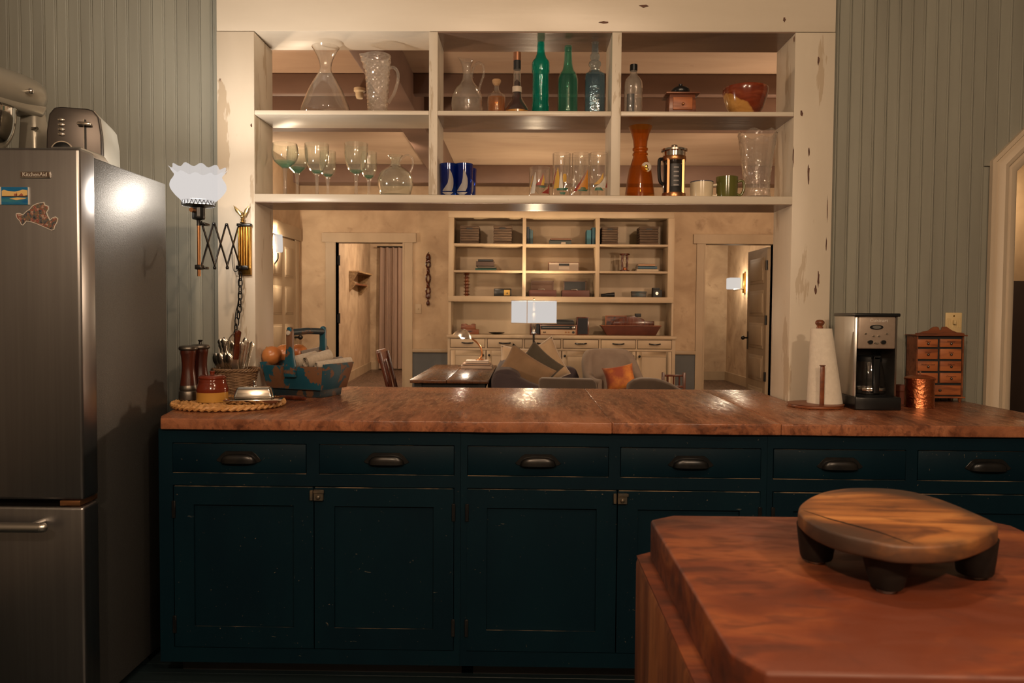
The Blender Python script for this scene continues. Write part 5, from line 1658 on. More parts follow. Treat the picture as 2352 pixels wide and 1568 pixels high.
text('lettering', 'Cuisinart', 0.019, M['p_white'], hdp, (0.006, -0.0085, zz(736)))
dq = lambda px, py: (at(px, py, Y0 - .008)[0] - cxm, zz(py))
def disc(px, py, rx, rz_, m, name, d=0.003):
    X_, Z_ = dq(px, py)
    return obj(name, G().lathe([(1, 0), (1, 1), (0.001, 1.02)], 20).xf(Matrix.Diagonal((rx, rz_, d, 1))).rot('X', 90).mv(X_, -0.008, Z_), m, hdp)
disc(2013, 751, 0.026, 0.0095, M['black'], 'display_surround')
disc(2013, 751, 0.017, 0.0065, mat('grey_display', (0.12, 0.12, 0.11), rough=0.25), 'display', 0.004)
for px_, py_ in ((1988, 766), (2037, 766), (2006, 771.5), (2018.5, 771.5), (2010, 787), (2014.5, 788)):
    disc(px_, py_, 0.0048, 0.003, M['chrome'], 'button', 0.004)
for px_ in (1998, 2028):
    dd = disc(px_, 785, 0.0095, 0.0075, M['black'], 'dial', 0.008)
cz_ = zz(910) + 0.006
cg = lambda hwp, y: (hwp * (Y0 + .06) / F_PX, max(cz_ + .0, at(2001, y, Y0 + .06)[1] - ZC))
cf = obj('carafe', G().lathe([(0.0005, cz_)] + smooth([cg(33, 906), cg(35, 902), cg(35, 890), cg(33, 862), cg(28, 838), cg(26, 829)], 3), 36, c=(0, 0.055, 0), caps=False), M['pane'], t)
obj('carafe_band', G().lathe([cg(35.4, 894), cg(35.6, 893), cg(35.6, 889), cg(35.3, 888)], 36, c=(0, 0.055, 0), caps=False), M['chrome'], cf)
obj('carafe_lid', G().lathe(smooth([cg(27, 829), cg(27, 822), cg(24, 816), cg(1, 814)], 2), 30, c=(0, 0.055, 0)), M['black'], cf)
hz0, hz1 = cg(1, 900)[1], cg(1, 817)[1]
obj('carafe_handle', G().box(-0.012, 0.012, -0.014, 0.0, hz0, hz1).box(-0.012, 0.012, -0.014, 0.03, hz1 - .012, hz1).box(-0.012, 0.012, -0.012, 0.012, hz0, hz0 + .014), M['black'], cf, bevel=0.004, seg=3)
# --- copper canister
Yc_ = 3.09
x = at(2112, 900, Yc_)[0]
t = thing('copper_canister', 'hammered copper canister with lid in front of the spice chest', 'canister', (x, Yc_, ZC))
q = lambda hw_, y: (hw_ * Yc_ / F_PX, max(0.0, at(2112, y, Yc_)[1] - ZC))
obj('body', G().lathe([(0.0005, 0), q(31.5, 934), q(31, 931), q(30.5, 868)], 48), M['copper'], t)
ld = obj('lid', G().lathe([q(31, 872), q(33, 871), q(33, 868), q(31, 866), q(16, 861), (0.0005, q(1, 859)[1])], 48), M['copper'], t)
obj('knob', G().lathe([q(1.6, 860), q(1.6, 857), q(3, 855), q(3, 853), (0.0005, q(1, 852)[1])], 14), M['chrome'], ld)
# --- little terracotta pot behind
x = at(2070, 900, 3.22)[0]
q = lambda hw_, y: (hw_ * 3.22 / F_PX, max(0.0, at(2070, y, 3.22)[1] - ZC))
o = obj('terracotta_pot', G().lathe(vessel([q(15, 926), q(17, 900), q(17.5, 897), q(18.5, 896), q(18.5, 884)], 0.004), 28), mat('terracotta', (0.20, 0.055, 0.03), (0.16, 0.045, 0.025), 0.6, ns=20), loc=(x, 3.22, ZC))
tag(o, 'small terracotta pot between the coffee maker and the copper canister', 'pot')
# --- spice chest
Yq = 3.268
Q = lambda a_, b_: at(2070 + a_ / 8.25, 740 + b_ / 8.25, Yq)
xs0, zs0 = Q(268, 1425)
xs1, zs1 = Q(1195, 262)
cxs = (xs0 + xs1) / 2
t = thing('spice_chest', 'miniature wooden spice chest of drawers with scalloped crest', 'spice chest', (cxs, Yq, ZC))
r_ = lambda a_, b_: (Q(a_, b_)[0] - cxs, Q(a_, b_)[1] - ZC)
hx = (xs1 - xs0) / 2
zb0, zt0 = zs0 - ZC, zs1 - ZC
D = 0.090
obj('carcass', G().box(-hx, -hx + .006, 0, D, zb0, zt0).box(hx - .006, hx, 0, D, zb0, zt0).box(-hx, hx, D - .006, D, zb0, zt0), M['redwood'], t)
obj('interior', G().box(-hx + .006, hx - .006, 0.006, D - .006, zb0, zt0), M['matblack'], t)
obj('top_board', G().box(-hx - .008, hx + .010, -0.010, D, zt0, zt0 + .005), M['redwood'], t, bevel=0.0015)
obj('bottom_board', G().box(-hx - .006, hx + .008, -0.008, D, zb0 - .001, zb0 + .006), M['spicewood'], t, bevel=0.0015)
for s_ in (-1, 1):
    for yy in (0.006, D - .006):
        obj('foot', G().lathe([(0.004, 0), (0.006, 0.004), (0.008, zb0)], 10, c=(s_ * (hx - .008), yy, 0)), M['redwood'], t)
cr = [(275, 240), (285, 205), (370, 195), (430, 170), (520, 155), (580, 110), (620, 85), (680, 80), (715, 100), (725, 140), (745, 158), (765, 140), (775, 98), (800, 82), (860, 82), (900, 110), (960, 150), (1060, 190), (1150, 195), (1200, 215), (1205, 240)]
obj('crest', G().prism([r_(a_, b_) for a_, b_ in cr][::-1], 0.0, 0.008, 'y'), M['redwood'], t)
rowsq = [(320, 467), (508, 692), (738, 922), (963, 1145)]
names = [('Mace', 'Nutmeg'), ('Ginger', 'Spice'), ('Mustard Seed', 'Saffron'), ('Cloves', 'Cinnamon')]
for (ya, yb2), nm in zip(rowsq, names):
    for (xa_, xb_), s_ in zip(((310, 692), (735, 1140)), nm):
        a_ = r_(xa_, yb2)
        b_ = r_(xb_, ya)
        dr = obj('drawer', G().box(a_[0], b_[0], -0.001, 0.010, a_[1], b_[1]), M['spicewood'], t, bevel=0.001)
        xm, zm = (a_[0] + b_[0]) / 2, (a_[1] + b_[1]) / 2
        obj('knob', G().ball((xm, -0.006, zm - .002), 0.0052, 10, 8), M['pewter'], dr)
        text('lettering', s_, 0.0105, M['ink'], dr, (xm, -0.0016, zm + .0065), shear=0.35, depth=0.0002)
a_ = r_(310, 1370); b_ = r_(1130, 1195)
dr = obj('drawer', G().box(a_[0], b_[0], -0.001, 0.010, a_[1], b_[1]), M['spicewood'], t, bevel=0.001)
obj('knob', G().ball(((a_[0] + b_[0]) / 2, -0.006, (a_[1] + b_[1]) / 2), 0.0058, 10, 8), M['pewter'], dr)
# --- switch plate
x0, z0 = at(2171, 765, YW - .006)
x1, z1 = at(2210, 718, YW - .006)
t = thing('switch_plate', 'ivory ribbed switch plate above the spice chest', 'light switch', ((x0 + x1) / 2, YW - .0005, (z0 + z1) / 2))
hx, hz = (x1 - x0) / 2, (z1 - z0) / 2
obj('plate', G().box(-hx, hx, -0.006, 0, -hz, hz), M['ivory'], t, bevel=0.002)
for k in range(9):
    xx = -hx * .82 + k * hx * 1.64 / 8
    obj('rib', G().box(xx - .0016, xx + .0016, -0.0076, -0.005, -hz * .45, hz * .45), M['ivory'], t)
obj('toggle', G().box(-.005, .005, -0.020, -0.005, -.006, .012), M['ivory'], t, bevel=0.002)
obj('screw', G().lathe([(0.004, 0), (0.004, 0.001), (0.0005, 0.0015)], 10).rot('X', 90).mv(0, -0.006, hz * .68), M['brass'], t)

# ================================================================== BUTCHER BLOCK AND FOOTED BOARD
ZBL = 0.90
t = thing('butcher_block', 'heavy red-brown butcher block standing in the foreground', 'butcher block', (0.565, 1.12, 0))
bp = [(0.236, 0.850), (0.262, 0.803), (0.845, 0.800), (0.880, 0.842), (0.896, 1.395), (0.862, 1.440), (0.285, 1.440), (0.238, 1.405)]
bp = [(a_ - 0.565, b_ - 1.12) for a_, b_ in bp]
obj('top_slab', G().prism(bp, 0.826, ZBL, 'z'), [M['block']], t, bevel=0.0055, seg=3)
lp = [(a_ * 1.075, b_ * 1.05) for a_, b_ in bp]
obj('block', G().prism(lp, 0.46, 0.825, 'z'), M['blockside'], t, bevel=0.008)
obj('side_cap', G().prism([(a_ * 1.07, b_ * 1.045) for a_, b_ in bp], 0.8255, 0.8285, 'z'), M['block'], t)
for sx in (-1, 1):
    for sy in (-1, 1):
        obj('leg', G().lathe(smooth([(0.03, 0), (0.042, 0.03), (0.036, 0.12), (0.05, 0.25), (0.06, 0.36), (0.05, 0.41), (0.06, 0.46)]), 24, c=(sx * 0.255, sy * 0.235, 0)), M['blockside'], t)
bo = [(0.423, 1.166), (0.440, 1.205), (0.470, 1.25), (0.507, 1.291), (0.540, 1.315), (0.577, 1.33), (0.628, 1.33), (0.660, 1.315), (0.678, 1.285), (0.689, 1.245), (0.693, 1.178), (0.691, 1.113), (0.672, 1.081), (0.622, 1.036), (0.568, 1.002), (0.528, 0.993), (0.500, 0.993), (0.484, 0.997), (0.465, 1.014), (0.435, 1.045), (0.421, 1.090), (0.419, 1.13)]
bcx, bcy = 0.555, 1.16
t = thing('footed_board', 'thick round footed chopping board standing on the butcher block', 'chopping board', (bcx, bcy, ZBL))
bo2 = [tuple(p) for p in curve3([(a_ - bcx, b_ - bcy, 0) for a_, b_ in bo + bo[:1]], 3)][:-1]
bo2 = [(p[0], p[1]) for p in bo2]
obj('board', G().prism(bo2, 0.056, 0.081, 'z'), M['board'], t, bevel=0.0045, seg=3)
ck = [onz(a_, b_, ZBL + .081) for a_, b_ in ((1846, 1172), (1900, 1190), (1960, 1206), (2020, 1222), (2070, 1240), (2098, 1250))]
ck = [(p[0] - bcx, p[1] - bcy) for p in ck]
wd_ = [.0008, .0042, .0052, .0046, .0034, .0008]
obj('crack', G().prism([(p[0], p[1] + w1) for p, w1 in zip(ck, wd_)][::-1] + [(p[0], p[1] - w1) for p, w1 in zip(ck, wd_)], 0.0805, 0.0814, 'z'), M['boardleg'], t)
for (lx, ly, rt, rb) in ((0.455, 1.172, 0.030, 0.024), (0.505, 1.050, 0.033, 0.022), (0.662, 1.112, 0.030, 0.025), (0.628, 1.285, 0.030, 0.024)):
    lg = obj('leg', G().lathe(smooth([(rb * .85, 0.006), (rb, 0.010), (rt * .95, 0.045), (rt, 0.060)], 2), 20, c=(lx - bcx, ly - bcy, 0)), M['boardleg'], t)
    obj('foot_cap', G().lathe([(0.0005, 0), (rb * .55, 0.0), (rb * .6, 0.003), (rb * .5, 0.007)], 16, c=(lx - bcx, ly - bcy, 0)), M['satin'], lg)

# ================================================================== LIVING ROOM THINGS
YU, YBASE, YBK = 8.36, 8.25, 8.71
CASE = M['trim']
bk = thing('bookcase', 'wide cream built-in bookcase with open shelves over drawers and doors', 'bookcase', (0, YBK, 0))
def bb(name, px0, px1, py0, py1, Y0, Y1, m=None, parent=None, bev=0.003):
    x0, z1 = at(px0, py0, Y0)
    x1, z0 = at(px1, py1, Y0)
    return obj(name, G().box(min(x0, x1), max(x0, x1), Y0 - YBK, Y1 - YBK, min(z0, z1), max(z0, z1)), m or CASE, parent or bk, bevel=bev)
xl, ztop = at(1030, 488, YU)
xr = at(1549, 488, YU)[0]
zn = at(1290, 694, YU)[1]           # underside of the shelves
zc = at(1290, 770, YBASE)[1]        # worktop of the base
Zp = lambda y: at(1290, y, YU)[1]
Xp = lambda x: at(x, 600, YU)[0]
d0, d1 = YU - YBK, -0.001
obj('back_board', G().box(xl, xr, -0.012, d1, zc, ztop), CASE, bk)
obj('cornice', G().box(xl, xr, d0 - .004, d0 + .03, Zp(500), ztop + 0.02), CASE, bk, bevel=0.004)
obj('top_board', G().box(xl, xr, d0 + .03, -0.012, Zp(500), Zp(500) + .02), CASE, bk)
for a_, b_ in ((1030, 1042), (1534, 1549)):
    obj('side_board', G().box(Xp(a_), Xp(b_), d0, -0.012, zn, Zp(500)), CASE, bk, bevel=0.002)
for a_, b_ in ((1030, 1036), (1545, 1549)):
    obj('niche_side', G().box(Xp(a_), Xp(b_), d0 + 0.02, -0.012, zc, zn), CASE, bk)
for a_, b_ in ((1200, 1208), (1368, 1377)):
    obj('upright', G().box(Xp(a_), Xp(b_), d0, -0.012, Zp(681), Zp(500)), CASE, bk, bevel=0.002)
COLS = ((1042, 1200), (1208, 1368), (1377, 1534))
for a_, b_ in COLS:
    for y in (560, 621.5):
        obj('shelf', G().box(Xp(a_), Xp(b_), d0 + .004, -0.012, Zp(y + 5), Zp(y)), CASE, bk, bevel=0.002)
obj('shelf', G().box(xl, xr, d0 - .004, -0.012, zn, Zp(681)), CASE, bk, bevel=0.003)
SH = {1: Zp(560), 2: Zp(621.5), 3: Zp(681), 4: zc + 0.0005}
# base cabinets
xb0, xb1 = at(1028, 800, YBASE)[0], at(1551, 800, YBASE)[0]
obj('base_top', G().box(xb0 - .01, xb1 + .01, YBASE - .02 - YBK, -0.012, zc - .035, zc), CASE, bk, bevel=0.004)
Zq = lambda y: at(1290, y, YBASE)[1]
Xq = lambda x: at(x, 790, YBASE)[0]
e0 = YBASE - YBK
obj('base_body', G().box(xb0, xb1, e0, -0.012, 0.0, zc - .035), CASE, bk)
dark = mat('dark_joint', (0.10, 0.065, 0.04), rough=0.8)
for a_, b_ in ((1035, 1113), (1120, 1199), (1206, 1287), (1294, 1374), (1381, 1459), (1465, 1542)):
    obj('joint', G().box(Xq(a_) - .006, Xq(b_) + .006, e0 - .0015, e0 + .01, Zq(799) - .006, Zq(780) + .006), dark, bk)
    d = obj('drawer', G().box(Xq(a_), Xq(b_), e0 - .008, e0 + .01, Zq(799), Zq(780)), CASE, bk, bevel=0.003)
    xm, zm = Xq((a_ + b_) / 2), Zq(788)
    obj('pull', G().tube(curve3([(xm - .06, e0 - .010, zm), (xm - .035, e0 - .030, zm - .004), (xm, e0 - .034, zm - .005), (xm + .035, e0 - .030, zm - .004), (xm + .06, e0 - .010, zm)], 3), 0.0075, 8), M['iron'], d)
for i, (a_, b_) in enumerate(((1035, 1115.5), (1117.5, 1199), (1206, 1289), (1291, 1374), (1381, 1460), (1462, 1542))):
    zb1, zt1 = 0.12, Zq(806)
    obj('joint', G().box(Xq(a_) - .006, Xq(b_) + .006, e0 - .0015, e0 + .01, zb1 - .006, zt1 + .006), dark, bk)
    tt = 0.055
    gd = G().box(Xq(a_), Xq(a_) + tt, e0 - .010, e0, zb1, zt1).box(Xq(b_) - tt, Xq(b_), e0 - .010, e0, zb1, zt1).box(Xq(a_) + tt, Xq(b_) - tt, e0 - .010, e0, zt1 - tt, zt1).box(Xq(a_) + tt, Xq(b_) - tt, e0 - .010, e0, zb1, zb1 + tt)
    d = obj('door', gd, CASE, bk, bevel=0.002)
    obj('panel', G().box(Xq(a_) + tt, Xq(b_) - tt, e0 - .004, e0, zb1 + tt, zt1 - tt), CASE, d)
    xk_ = Xq(b_) - .03 if i % 2 == 0 else Xq(a_) + .03
    obj('knob', G().tube([(xk_, e0 - .01, zt1 - .05), (xk_, e0 - .026, zt1 - .05)], .006, 8).ball((xk_, e0 - .03, zt1 - .05), 0.014, 10, 8), M['iron'], d)

# ---- things on the bookcase shelves
def spot(px, row, Y=None):
    Y = Y or (YU + 0.14)
    return at(px, {1: 556, 2: 618, 3: 678, 4: 768}[row], Y)[0], Y, SH[row] + 0.0005
SX = lambda w, Y=YU + .12: w * Y / F_PX
wick = mat('dark_seagrass', (0.10, 0.06, 0.035), (0.055, 0.034, 0.022), 0.8, ns=40, sc=(0.3, 0.3, 2.5), bump=0.6)
def seagrass(px, w, h, label):
    X, Y, Z = spot(px, 1)
    W, H = SX(w), SX(h)
    t = thing('storage_basket', label, 'basket', (X, Y, Z), group='woven baskets on the top shelf')
    n = 7
    for k in range(n):
        z0 = H * k / n
        obj('band', G().box(-W / 2 + .002 * (k % 2), W / 2 - .002 * (k % 2), -0.12 + .002 * (k % 2), 0.12, z0, z0 + H / n * 0.93), wick, t, bevel=0.006)
    obj('grip_hole', G().box(-W * .16, W * .16, -0.1225, -0.118, H * .80, H * .88), M['matblack'], t)
seagrass(1080, 43, 40, 'woven basket nearest the left end of the top shelf')
seagrass(1155, 42, 41, 'woven basket on the top shelf beside the row of dark books')
seagrass(1398, 37, 40, 'woven basket on the top shelf just past the teal books')
seagrass(1487, 43, 41, 'woven basket at the right end of the top shelf')
def book(X, Y, Z, w, d, h, c, label, rz=0, upright=False, group=None):
    t = thing('book', label, 'book', (X, Y, Z), rz, group)
    m = mat('book_cover', c, rough=0.6)
    if upright:
        obj('cover', G().box(-w / 2, w / 2, -d / 2, -d / 2 + .004, 0, h).box(-w / 2, -w / 2 + .003, -d / 2, d / 2, 0, h).box(w / 2 - .003, w / 2, -d / 2, d / 2, 0, h), m, t)
        obj('pages', G().box(-w / 2 + .003, w / 2 - .003, -d / 2 + .004, d / 2 - .003, 0.003, h - .003), M['tagpaper'], t)
    else:
        obj('cover', G().box(-w / 2, w / 2, -d / 2, d / 2, 0, .003).box(-w / 2, w / 2, -d / 2, d / 2, h - .003, h).box(-w / 2, w / 2, -d / 2, -d / 2 + .004, 0, h), m, t)
        obj('pages', G().box(-w / 2 + .003, w / 2 - .003, -d / 2 + .004, d / 2 - .003, .003, h - .003), M['tagpaper'], t)
    return t
x_, Y_, Z_ = spot(1208, 1)
for k, (px_, w_, h_, c_, lb) in enumerate(((1212.5, 6, 39, (0.015, 0.02, 0.03), 'tall near-black book against the upright on the top shelf'), (1217.5, 4, 34, (0.03, 0.06, 0.075), 'thin slate-blue book second from the upright on the top shelf'), (1221.5, 5, 31, (0.045, 0.085, 0.10), 'short grey-blue book third from the upright on the top shelf'))):
    X, Y, Z = spot(px_, 1)
    book(X, YU + .13, Z, SX(w_), 0.18, SX(h_), c_, lb, 0, True, 'books standing left on the top shelf')
for px_, w_, h_, c_, lb in ((1351, 11, 32, (0.02, 0.10, 0.135), 'broad teal book on the top shelf'), (1361.5, 8, 38, (0.012, 0.055, 0.08), 'dark teal book against the second upright')):
    X, Y, Z = spot(px_, 1)
    book(X, YU + .13, Z, SX(w_), 0.18, SX(h_), c_, lb, 0, True, 'teal books on the top shelf')
def stack(px, row, items, group):
    z = 0.0
    for w_, h_, off, c_, lb in items:
        X, Y, Z = spot(px + off, row)
        book(X, YU + .14, Z + z, SX(w_), 0.2, SX(h_), c_, lb, 0, False, group)
        z += SX(h_) + .001
stack(1286, 1, [(50, 9, 0, (0.06, 0.075, 0.075), 'grey-blue book lying at the bottom of the centre top shelf stack'), (46, 4.5, 1, (0.24, 0.12, 0.075), 'pinkish brown book lying on the grey-blue one')], 'books lying on the centre top shelf')
X, Y, Z = spot(1294, 1, YU + 0.03)
o = obj('shelf_card', G().prism([(-.026, 0), (.026, 0), (.024, .022), (-.024, .022)], -0.004, 0.02, 'y'), M['tagpaper'], loc=(X, Y, Z))
tag(o, 'small pale card in front of the lying books on the top shelf', 'card')
stack(1117, 2, [(48, 5, 0, (0.02, 0.085, 0.065), 'green book at the bottom of the stack on the left middle shelf'), (42, 4, 2, (0.16, 0.13, 0.10), 'grey book above the green one in the left stack'), (41, 11, -2, (0.055, 0.03, 0.022), 'thick brown album in the left stack'), (34, 4.5, -1, (0.012, 0.012, 0.014), 'thin black book on top of the left stack')], 'books stacked on the left middle shelf')
stack(1484, 2, [(49, 5.5, 0, (0.42, 0.34, 0.24), 'cream book at the bottom of the stack beside the hourglass'), (43, 6, 0, (0.03, 0.085, 0.13), 'blue book in the middle of the stack beside the hourglass'), (38, 5, -2, (0.36, 0.20, 0.11), 'pale brown book on top of the stack beside the hourglass')], 'books stacked on the right middle shelf')
# radio
X, Y, Z = spot(1294, 2)
W, H = SX(69), SX(20)
t = thing('tabletop_radio', 'pale wide radio with dark display on the middle shelf', 'radio', (X, YU + .08, Z))
obj('case', G().box(-W / 2, W / 2, 0, 0.16, 0, H), M['redwood'], t, bevel=0.004)
obj('front', G().box(-W / 2 + .006, W / 2 - .006, -0.004, 0.002, .006, H - .006), mat('silver_front', (0.36, 0.29, 0.23), rough=0.4, metal=0.3), t)
obj('display', G().box(-W * .16, W * .18, -0.006, 0, H * .60, H * .85), M['black'], t)
obj('controls', G().box(-W * .16, W * .18, -0.0055, 0, H * .18, H * .52), M['tagpaper'], t)
# hourglass
X, Y, Z = spot(1434, 2)
H = SX(41)
t = thing('hourglass', 'dark wooden hourglass on the right middle shelf', 'hourglass', (X, YU + .12, Z))
for z0 in (0, H - .018):
    obj('disc', G().lathe([(0.050, z0), (0.056, z0 + .004), (0.056, z0 + .014), (0.050, z0 + .018)], 20), M['millwood'], t)
obj('sand', G().lathe([(.001, .018), (.026, .02), (.022, H * .2), (.001, H * .26)], 14), M['onion'], t)
for k in range(4):
    q_ = PI / 4 + k * PI / 2
    obj('pillar', G().lathe(smooth([(.006, .012), (.010, H * .3), (.006, H * .5), (.010, H * .7), (.006, H - .012)], 2), 8, c=(.038 * math.cos(q_), .038 * math.sin(q_), 0)), M['millwood'], t)
obj('bulb', G().lathe(smooth([(.012, .012), (.028, H * .2), (.024, H * .38), (.004, H * .5), (.024, H * .62), (.028, H * .8), (.012, H - .012)]), 16), M['clear'], t)
# red spindle
X, Y, Z = spot(1072, 3)
H = SX(53)
pp = []
for k in range(7):
    z0 = H * k / 7
    pp += [(.018, z0), (.020, z0 + H * .05), (.042, z0 + H * .075), (.020, z0 + H * .10)]
pp += [(.040, H)]
o = obj('turned_spindle', G().lathe(pp, 16), M['redwood'], loc=(X, YU + .13, Z))
tag(o, 'red turned wooden spindle on the lowest left shelf', 'ornament')
# clock radio
X, Y, Z = spot(1154.5, 3)
W, H = SX(40), SX(18)
t = thing('clock_radio', 'black clock radio with yellow dial on the lowest left shelf', 'radio', (X, YU + .10, Z))
obj('case', G().box(-W / 2, W / 2, 0, .1, 0, H), M['black'], t, bevel=.008)
obj('dial', G().box(W * .08, W * .42, -.003, .002, H * .12, H * .82), mat('yellow_dial', (0.5, 0.3, 0.06), rough=0.5), t)
obj('needle', G().prism([(W * .22, H * .3), (W * .30, H * .3), (W * .26, H * .6)], -.005, -.002, 'y'), M['matblack'], t)
# portable record players
def player(px, dark_lid, label):
    X, Y, Z = spot(px, 3)
    W = SX(63)
    t = thing('record_player', label, 'record player', (X, YU + .10, Z))
    obj('case', G().box(-W / 2, W / 2, 0, .2, 0, SX(15)), mat('red_leatherette', (0.085, 0.022, 0.014), rough=0.5), t, bevel=.004)
    w2, h2 = SX(53), SX(38)
    obj('lid_frame', G().box(-w2 / 2, -w2 / 2 + .01, .17, .2, SX(15), h2).box(w2 / 2 - .01, w2 / 2, .17, .2, SX(15), h2).box(-w2 / 2, w2 / 2, .17, .2, h2 - .008, h2), M['beam'], t)
    obj('lid_lining', G().box(-w2 / 2 + .01, w2 / 2 - .01, .185, .192, SX(15), h2 - .008), M['black'] if dark_lid else mat('brown_lining', (0.15, 0.085, 0.06), rough=0.6), t)
    obj('tone_arm', G().tube([(.02, .10, SX(15)), (.02, .10, SX(18)), (-.05, .09, SX(17))], .006, 6), M['satin'], t)
player(1246, False, 'portable record player with open brown lid on the lowest shelf')
player(1322, True, 'portable record player with open black lid on the lowest shelf')
# small dark things
X, Y, Z = spot(1396, 3)
t = thing('binoculars', 'black binoculars lying on the lowest right shelf', 'binoculars', (X, YU + .1, Z))
for s_ in (0, .045):
    obj('barrel', G().tube([(-.075, s_, .02), (-.03, s_, .022), (.0, s_ * 1.1, .026), (.07, s_ * 1.3, .028)], [.015, .017, .022, .026], 12), M['black'], t)
obj('bridge', G().box(-.03, .02, .0, .05, .015, .035), M['black'], t, bevel=.004)
X, Y, Z = spot(1467, 3)
t = thing('tin_box', 'dark blue-green tin box on the lowest right shelf', 'box', (X, YU + .1, Z))
tin = mat('dark_tin', (0.012, 0.03, 0.035), (0.05, 0.035, 0.03), 0.4, 0.3, ns=30)
obj('box', G().box(-SX(16), SX(16), 0, .09, 0, SX(10)), tin, t, bevel=.003)
obj('lid', G().box(-SX(17), SX(17), -.004, .094, SX(10), SX(14)), tin, t, bevel=.003)
X, Y, Z = spot(1509, 3)
t = thing('box_camera', 'old black box camera at the end of the lowest shelf', 'camera', (X, YU + .1, Z))
obj('body', G().box(-SX(10), SX(10), 0, .12, 0, SX(17)).box(-SX(10), SX(5), .01, .11, SX(17), SX(22)), M['matblack'], t, bevel=.003)
obj('lens', G().lathe([(.018, 0), (.018, .012), (.010, .014), (.0005, .010)], 16).rot('X', 90).mv(-.01, 0, SX(9)), M['satin'], t)
# niche
YN = YU + .12
def nspot(px, Y=YN):
    return at(px, 767, Y)[0], Y, SH[4]
X, Y, Z = nspot(1078)
t = thing('keepsake_box', 'red carved wooden box on the bookcase worktop behind the desk lamp', 'box', (X, Y, Z))
obj('box', G().box(-SX(22), SX(22), -.06, .06, 0, SX(11)), M['redwood'], t, bevel=.003)
obj('lid', G().prism([(-SX(19), SX(11)), (SX(15), SX(11)), (SX(14), SX(23)), (SX(7), SX(24)), (SX(3), SX(21)), (-SX(4), SX(21)), (-SX(8), SX(24)), (-SX(18), SX(23))], -.05, .05, 'y'), M['redwood'], t, bevel=.003)
obj('slot', G().box(-SX(6), SX(6), -.062, -.058, SX(5), SX(7)), M['matblack'], t)
X, Y, Z = nspot(1141)
o = obj('metal_dish', G().lathe(vessel([(.03, 0), (.06, .006), (.085, .016), (.09, .022)], .003, .004), 28), M['iron'], loc=(X, Y, Z))
tag(o, 'shallow dark dish on the bookcase worktop', 'dish')
def speaker(px, w_, h_, label):
    X, Y, Z = nspot(px)
    W, H = SX(w_), SX(h_)
    t = thing('speaker', label, 'speaker', (X, Y, Z), group='stereo speakers in the niche')
    obj('cabinet', G().box(-W / 2, W / 2, -.08, .10, 0, H), M['millwood'], t, bevel=.002)
    obj('grille', G().box(-W / 2 + .012, W / 2 - .012, -.086, -.078, .012, H - .012), mat('navy_grille', (0.008, 0.009, 0.014), rough=0.85), t)
speaker(1229, 24, 38, 'speaker beside the receiver, half hidden by the standing lamp')
speaker(1337, 27, 41, 'speaker on the picture side of the receiver')
X, Y, Z = nspot(1281)
W, H = SX(86), SX(23)
t = thing('stereo_receiver', 'silver-faced stereo receiver in a wooden case', 'receiver', (X, Y, Z))
obj('case', G().box(-W / 2, W / 2, -.08, .12, 0, H), M['redwood'], t, bevel=.003)
obj('tuner_window', G().box(-W * .46, W * .46, -.086, -.078, H * .55, H * .93), M['black'], t)
obj('front_plate', G().box(-W * .46, W * .46, -.086, -.078, H * .06, H * .50), mat('champagne_plate', (0.36, 0.25, 0.16), rough=0.35, metal=0.5), t)
for k, (kx, kz, kr, mm) in enumerate(((.40, .72, .016, 'chrome'), (.40, .27, .014, 'black'), (.28, .27, .008, 'rod'), (.20, .27, .008, 'rod'), (-.38, .27, .006, 'black'), (-.34, .27, .006, 'black'))):
    obj('dial', G().lathe([(kr, 0), (kr, .012), (kr * .7, .014), (.0005, .014)], 16).rot('X', 90).mv(W * kx, -.085, H * kz), M[mm], t)
obj('scale_line', G().box(-W * .42, W * .30, -.0875, -.085, H * .72, H * .76), M['p_grey'], t)
X, Y, Z = nspot(1278)
W = SX(80)
t = thing('turntable', 'dark low turntable lying on top of the stereo receiver', 'turntable', (X, Y, Z + H + .0005))
obj('plinth', G().box(-W / 2, W / 2, -.07, .12, 0, SX(8)), M['matblack'], t, bevel=.003)
obj('cover', G().box(-W * .48, W * .48, -.06, .11, SX(8), SX(12)), M['black'], t, bevel=.003)
X, Y, Z = nspot(1415, YU + .25)
t = thing('framed_picture', 'small framed picture of boats leaning behind the wooden boat', 'picture', (X, YU + .28, Z))
W, H = SX(50), SX(45)
obj('frame', G().box(-W / 2, W / 2, -.008, 0, 0, .012).box(-W / 2, W / 2, -.008, 0, H - .012, H).box(-W / 2, -W / 2 + .012, -.008, 0, .012, H - .012).box(W / 2 - .012, W / 2, -.008, 0, .012, H - .012), M['spicewood'], t)
obj('print', G().box(-W / 2 + .01, W / 2 - .01, -.005, 0, .01, H - .01), mat('boat_print', (0.05, 0.05, 0.06), (0.22, 0.08, 0.05), 0.6, ns=25), t)
X, Y, Z = nspot(1447)
t = thing('wooden_boat', 'dark red wooden boat-shaped tray on the bookcase worktop', 'tray', (X, YU + .12, Z))
W = SX(134)
obj('hull', G().taper(-W * .40, W * .42, -.07, .07, 0, -W * .5, W * .5, -.10, .10, SX(21)), mat('oxblood_wood', (0.065, 0.016, 0.010), (0.09, 0.024, 0.014), 0.4, ns=10), t, bevel=.004)
obj('tray_rim', G().box(-W * .51, W * .51, -.105, .105, SX(21), SX(23)), M['redwood'], t, bevel=.003)
obj('cabin', G().prism([(-W * .32, SX(23)), (W * .40, SX(23)), (W * .40, SX(33)), (W * .24, SX(33)), (W * .22, SX(37)), (W * .05, SX(44)), (-W * .10, SX(42)), (-W * .28, SX(33))], -.05, .05, 'y'), M['millwood'], t, bevel=.003)
obj('lantern', G().box(W * .08, W * .18, -.03, .03, SX(42), SX(50)), M['matblack'], t, bevel=.003)

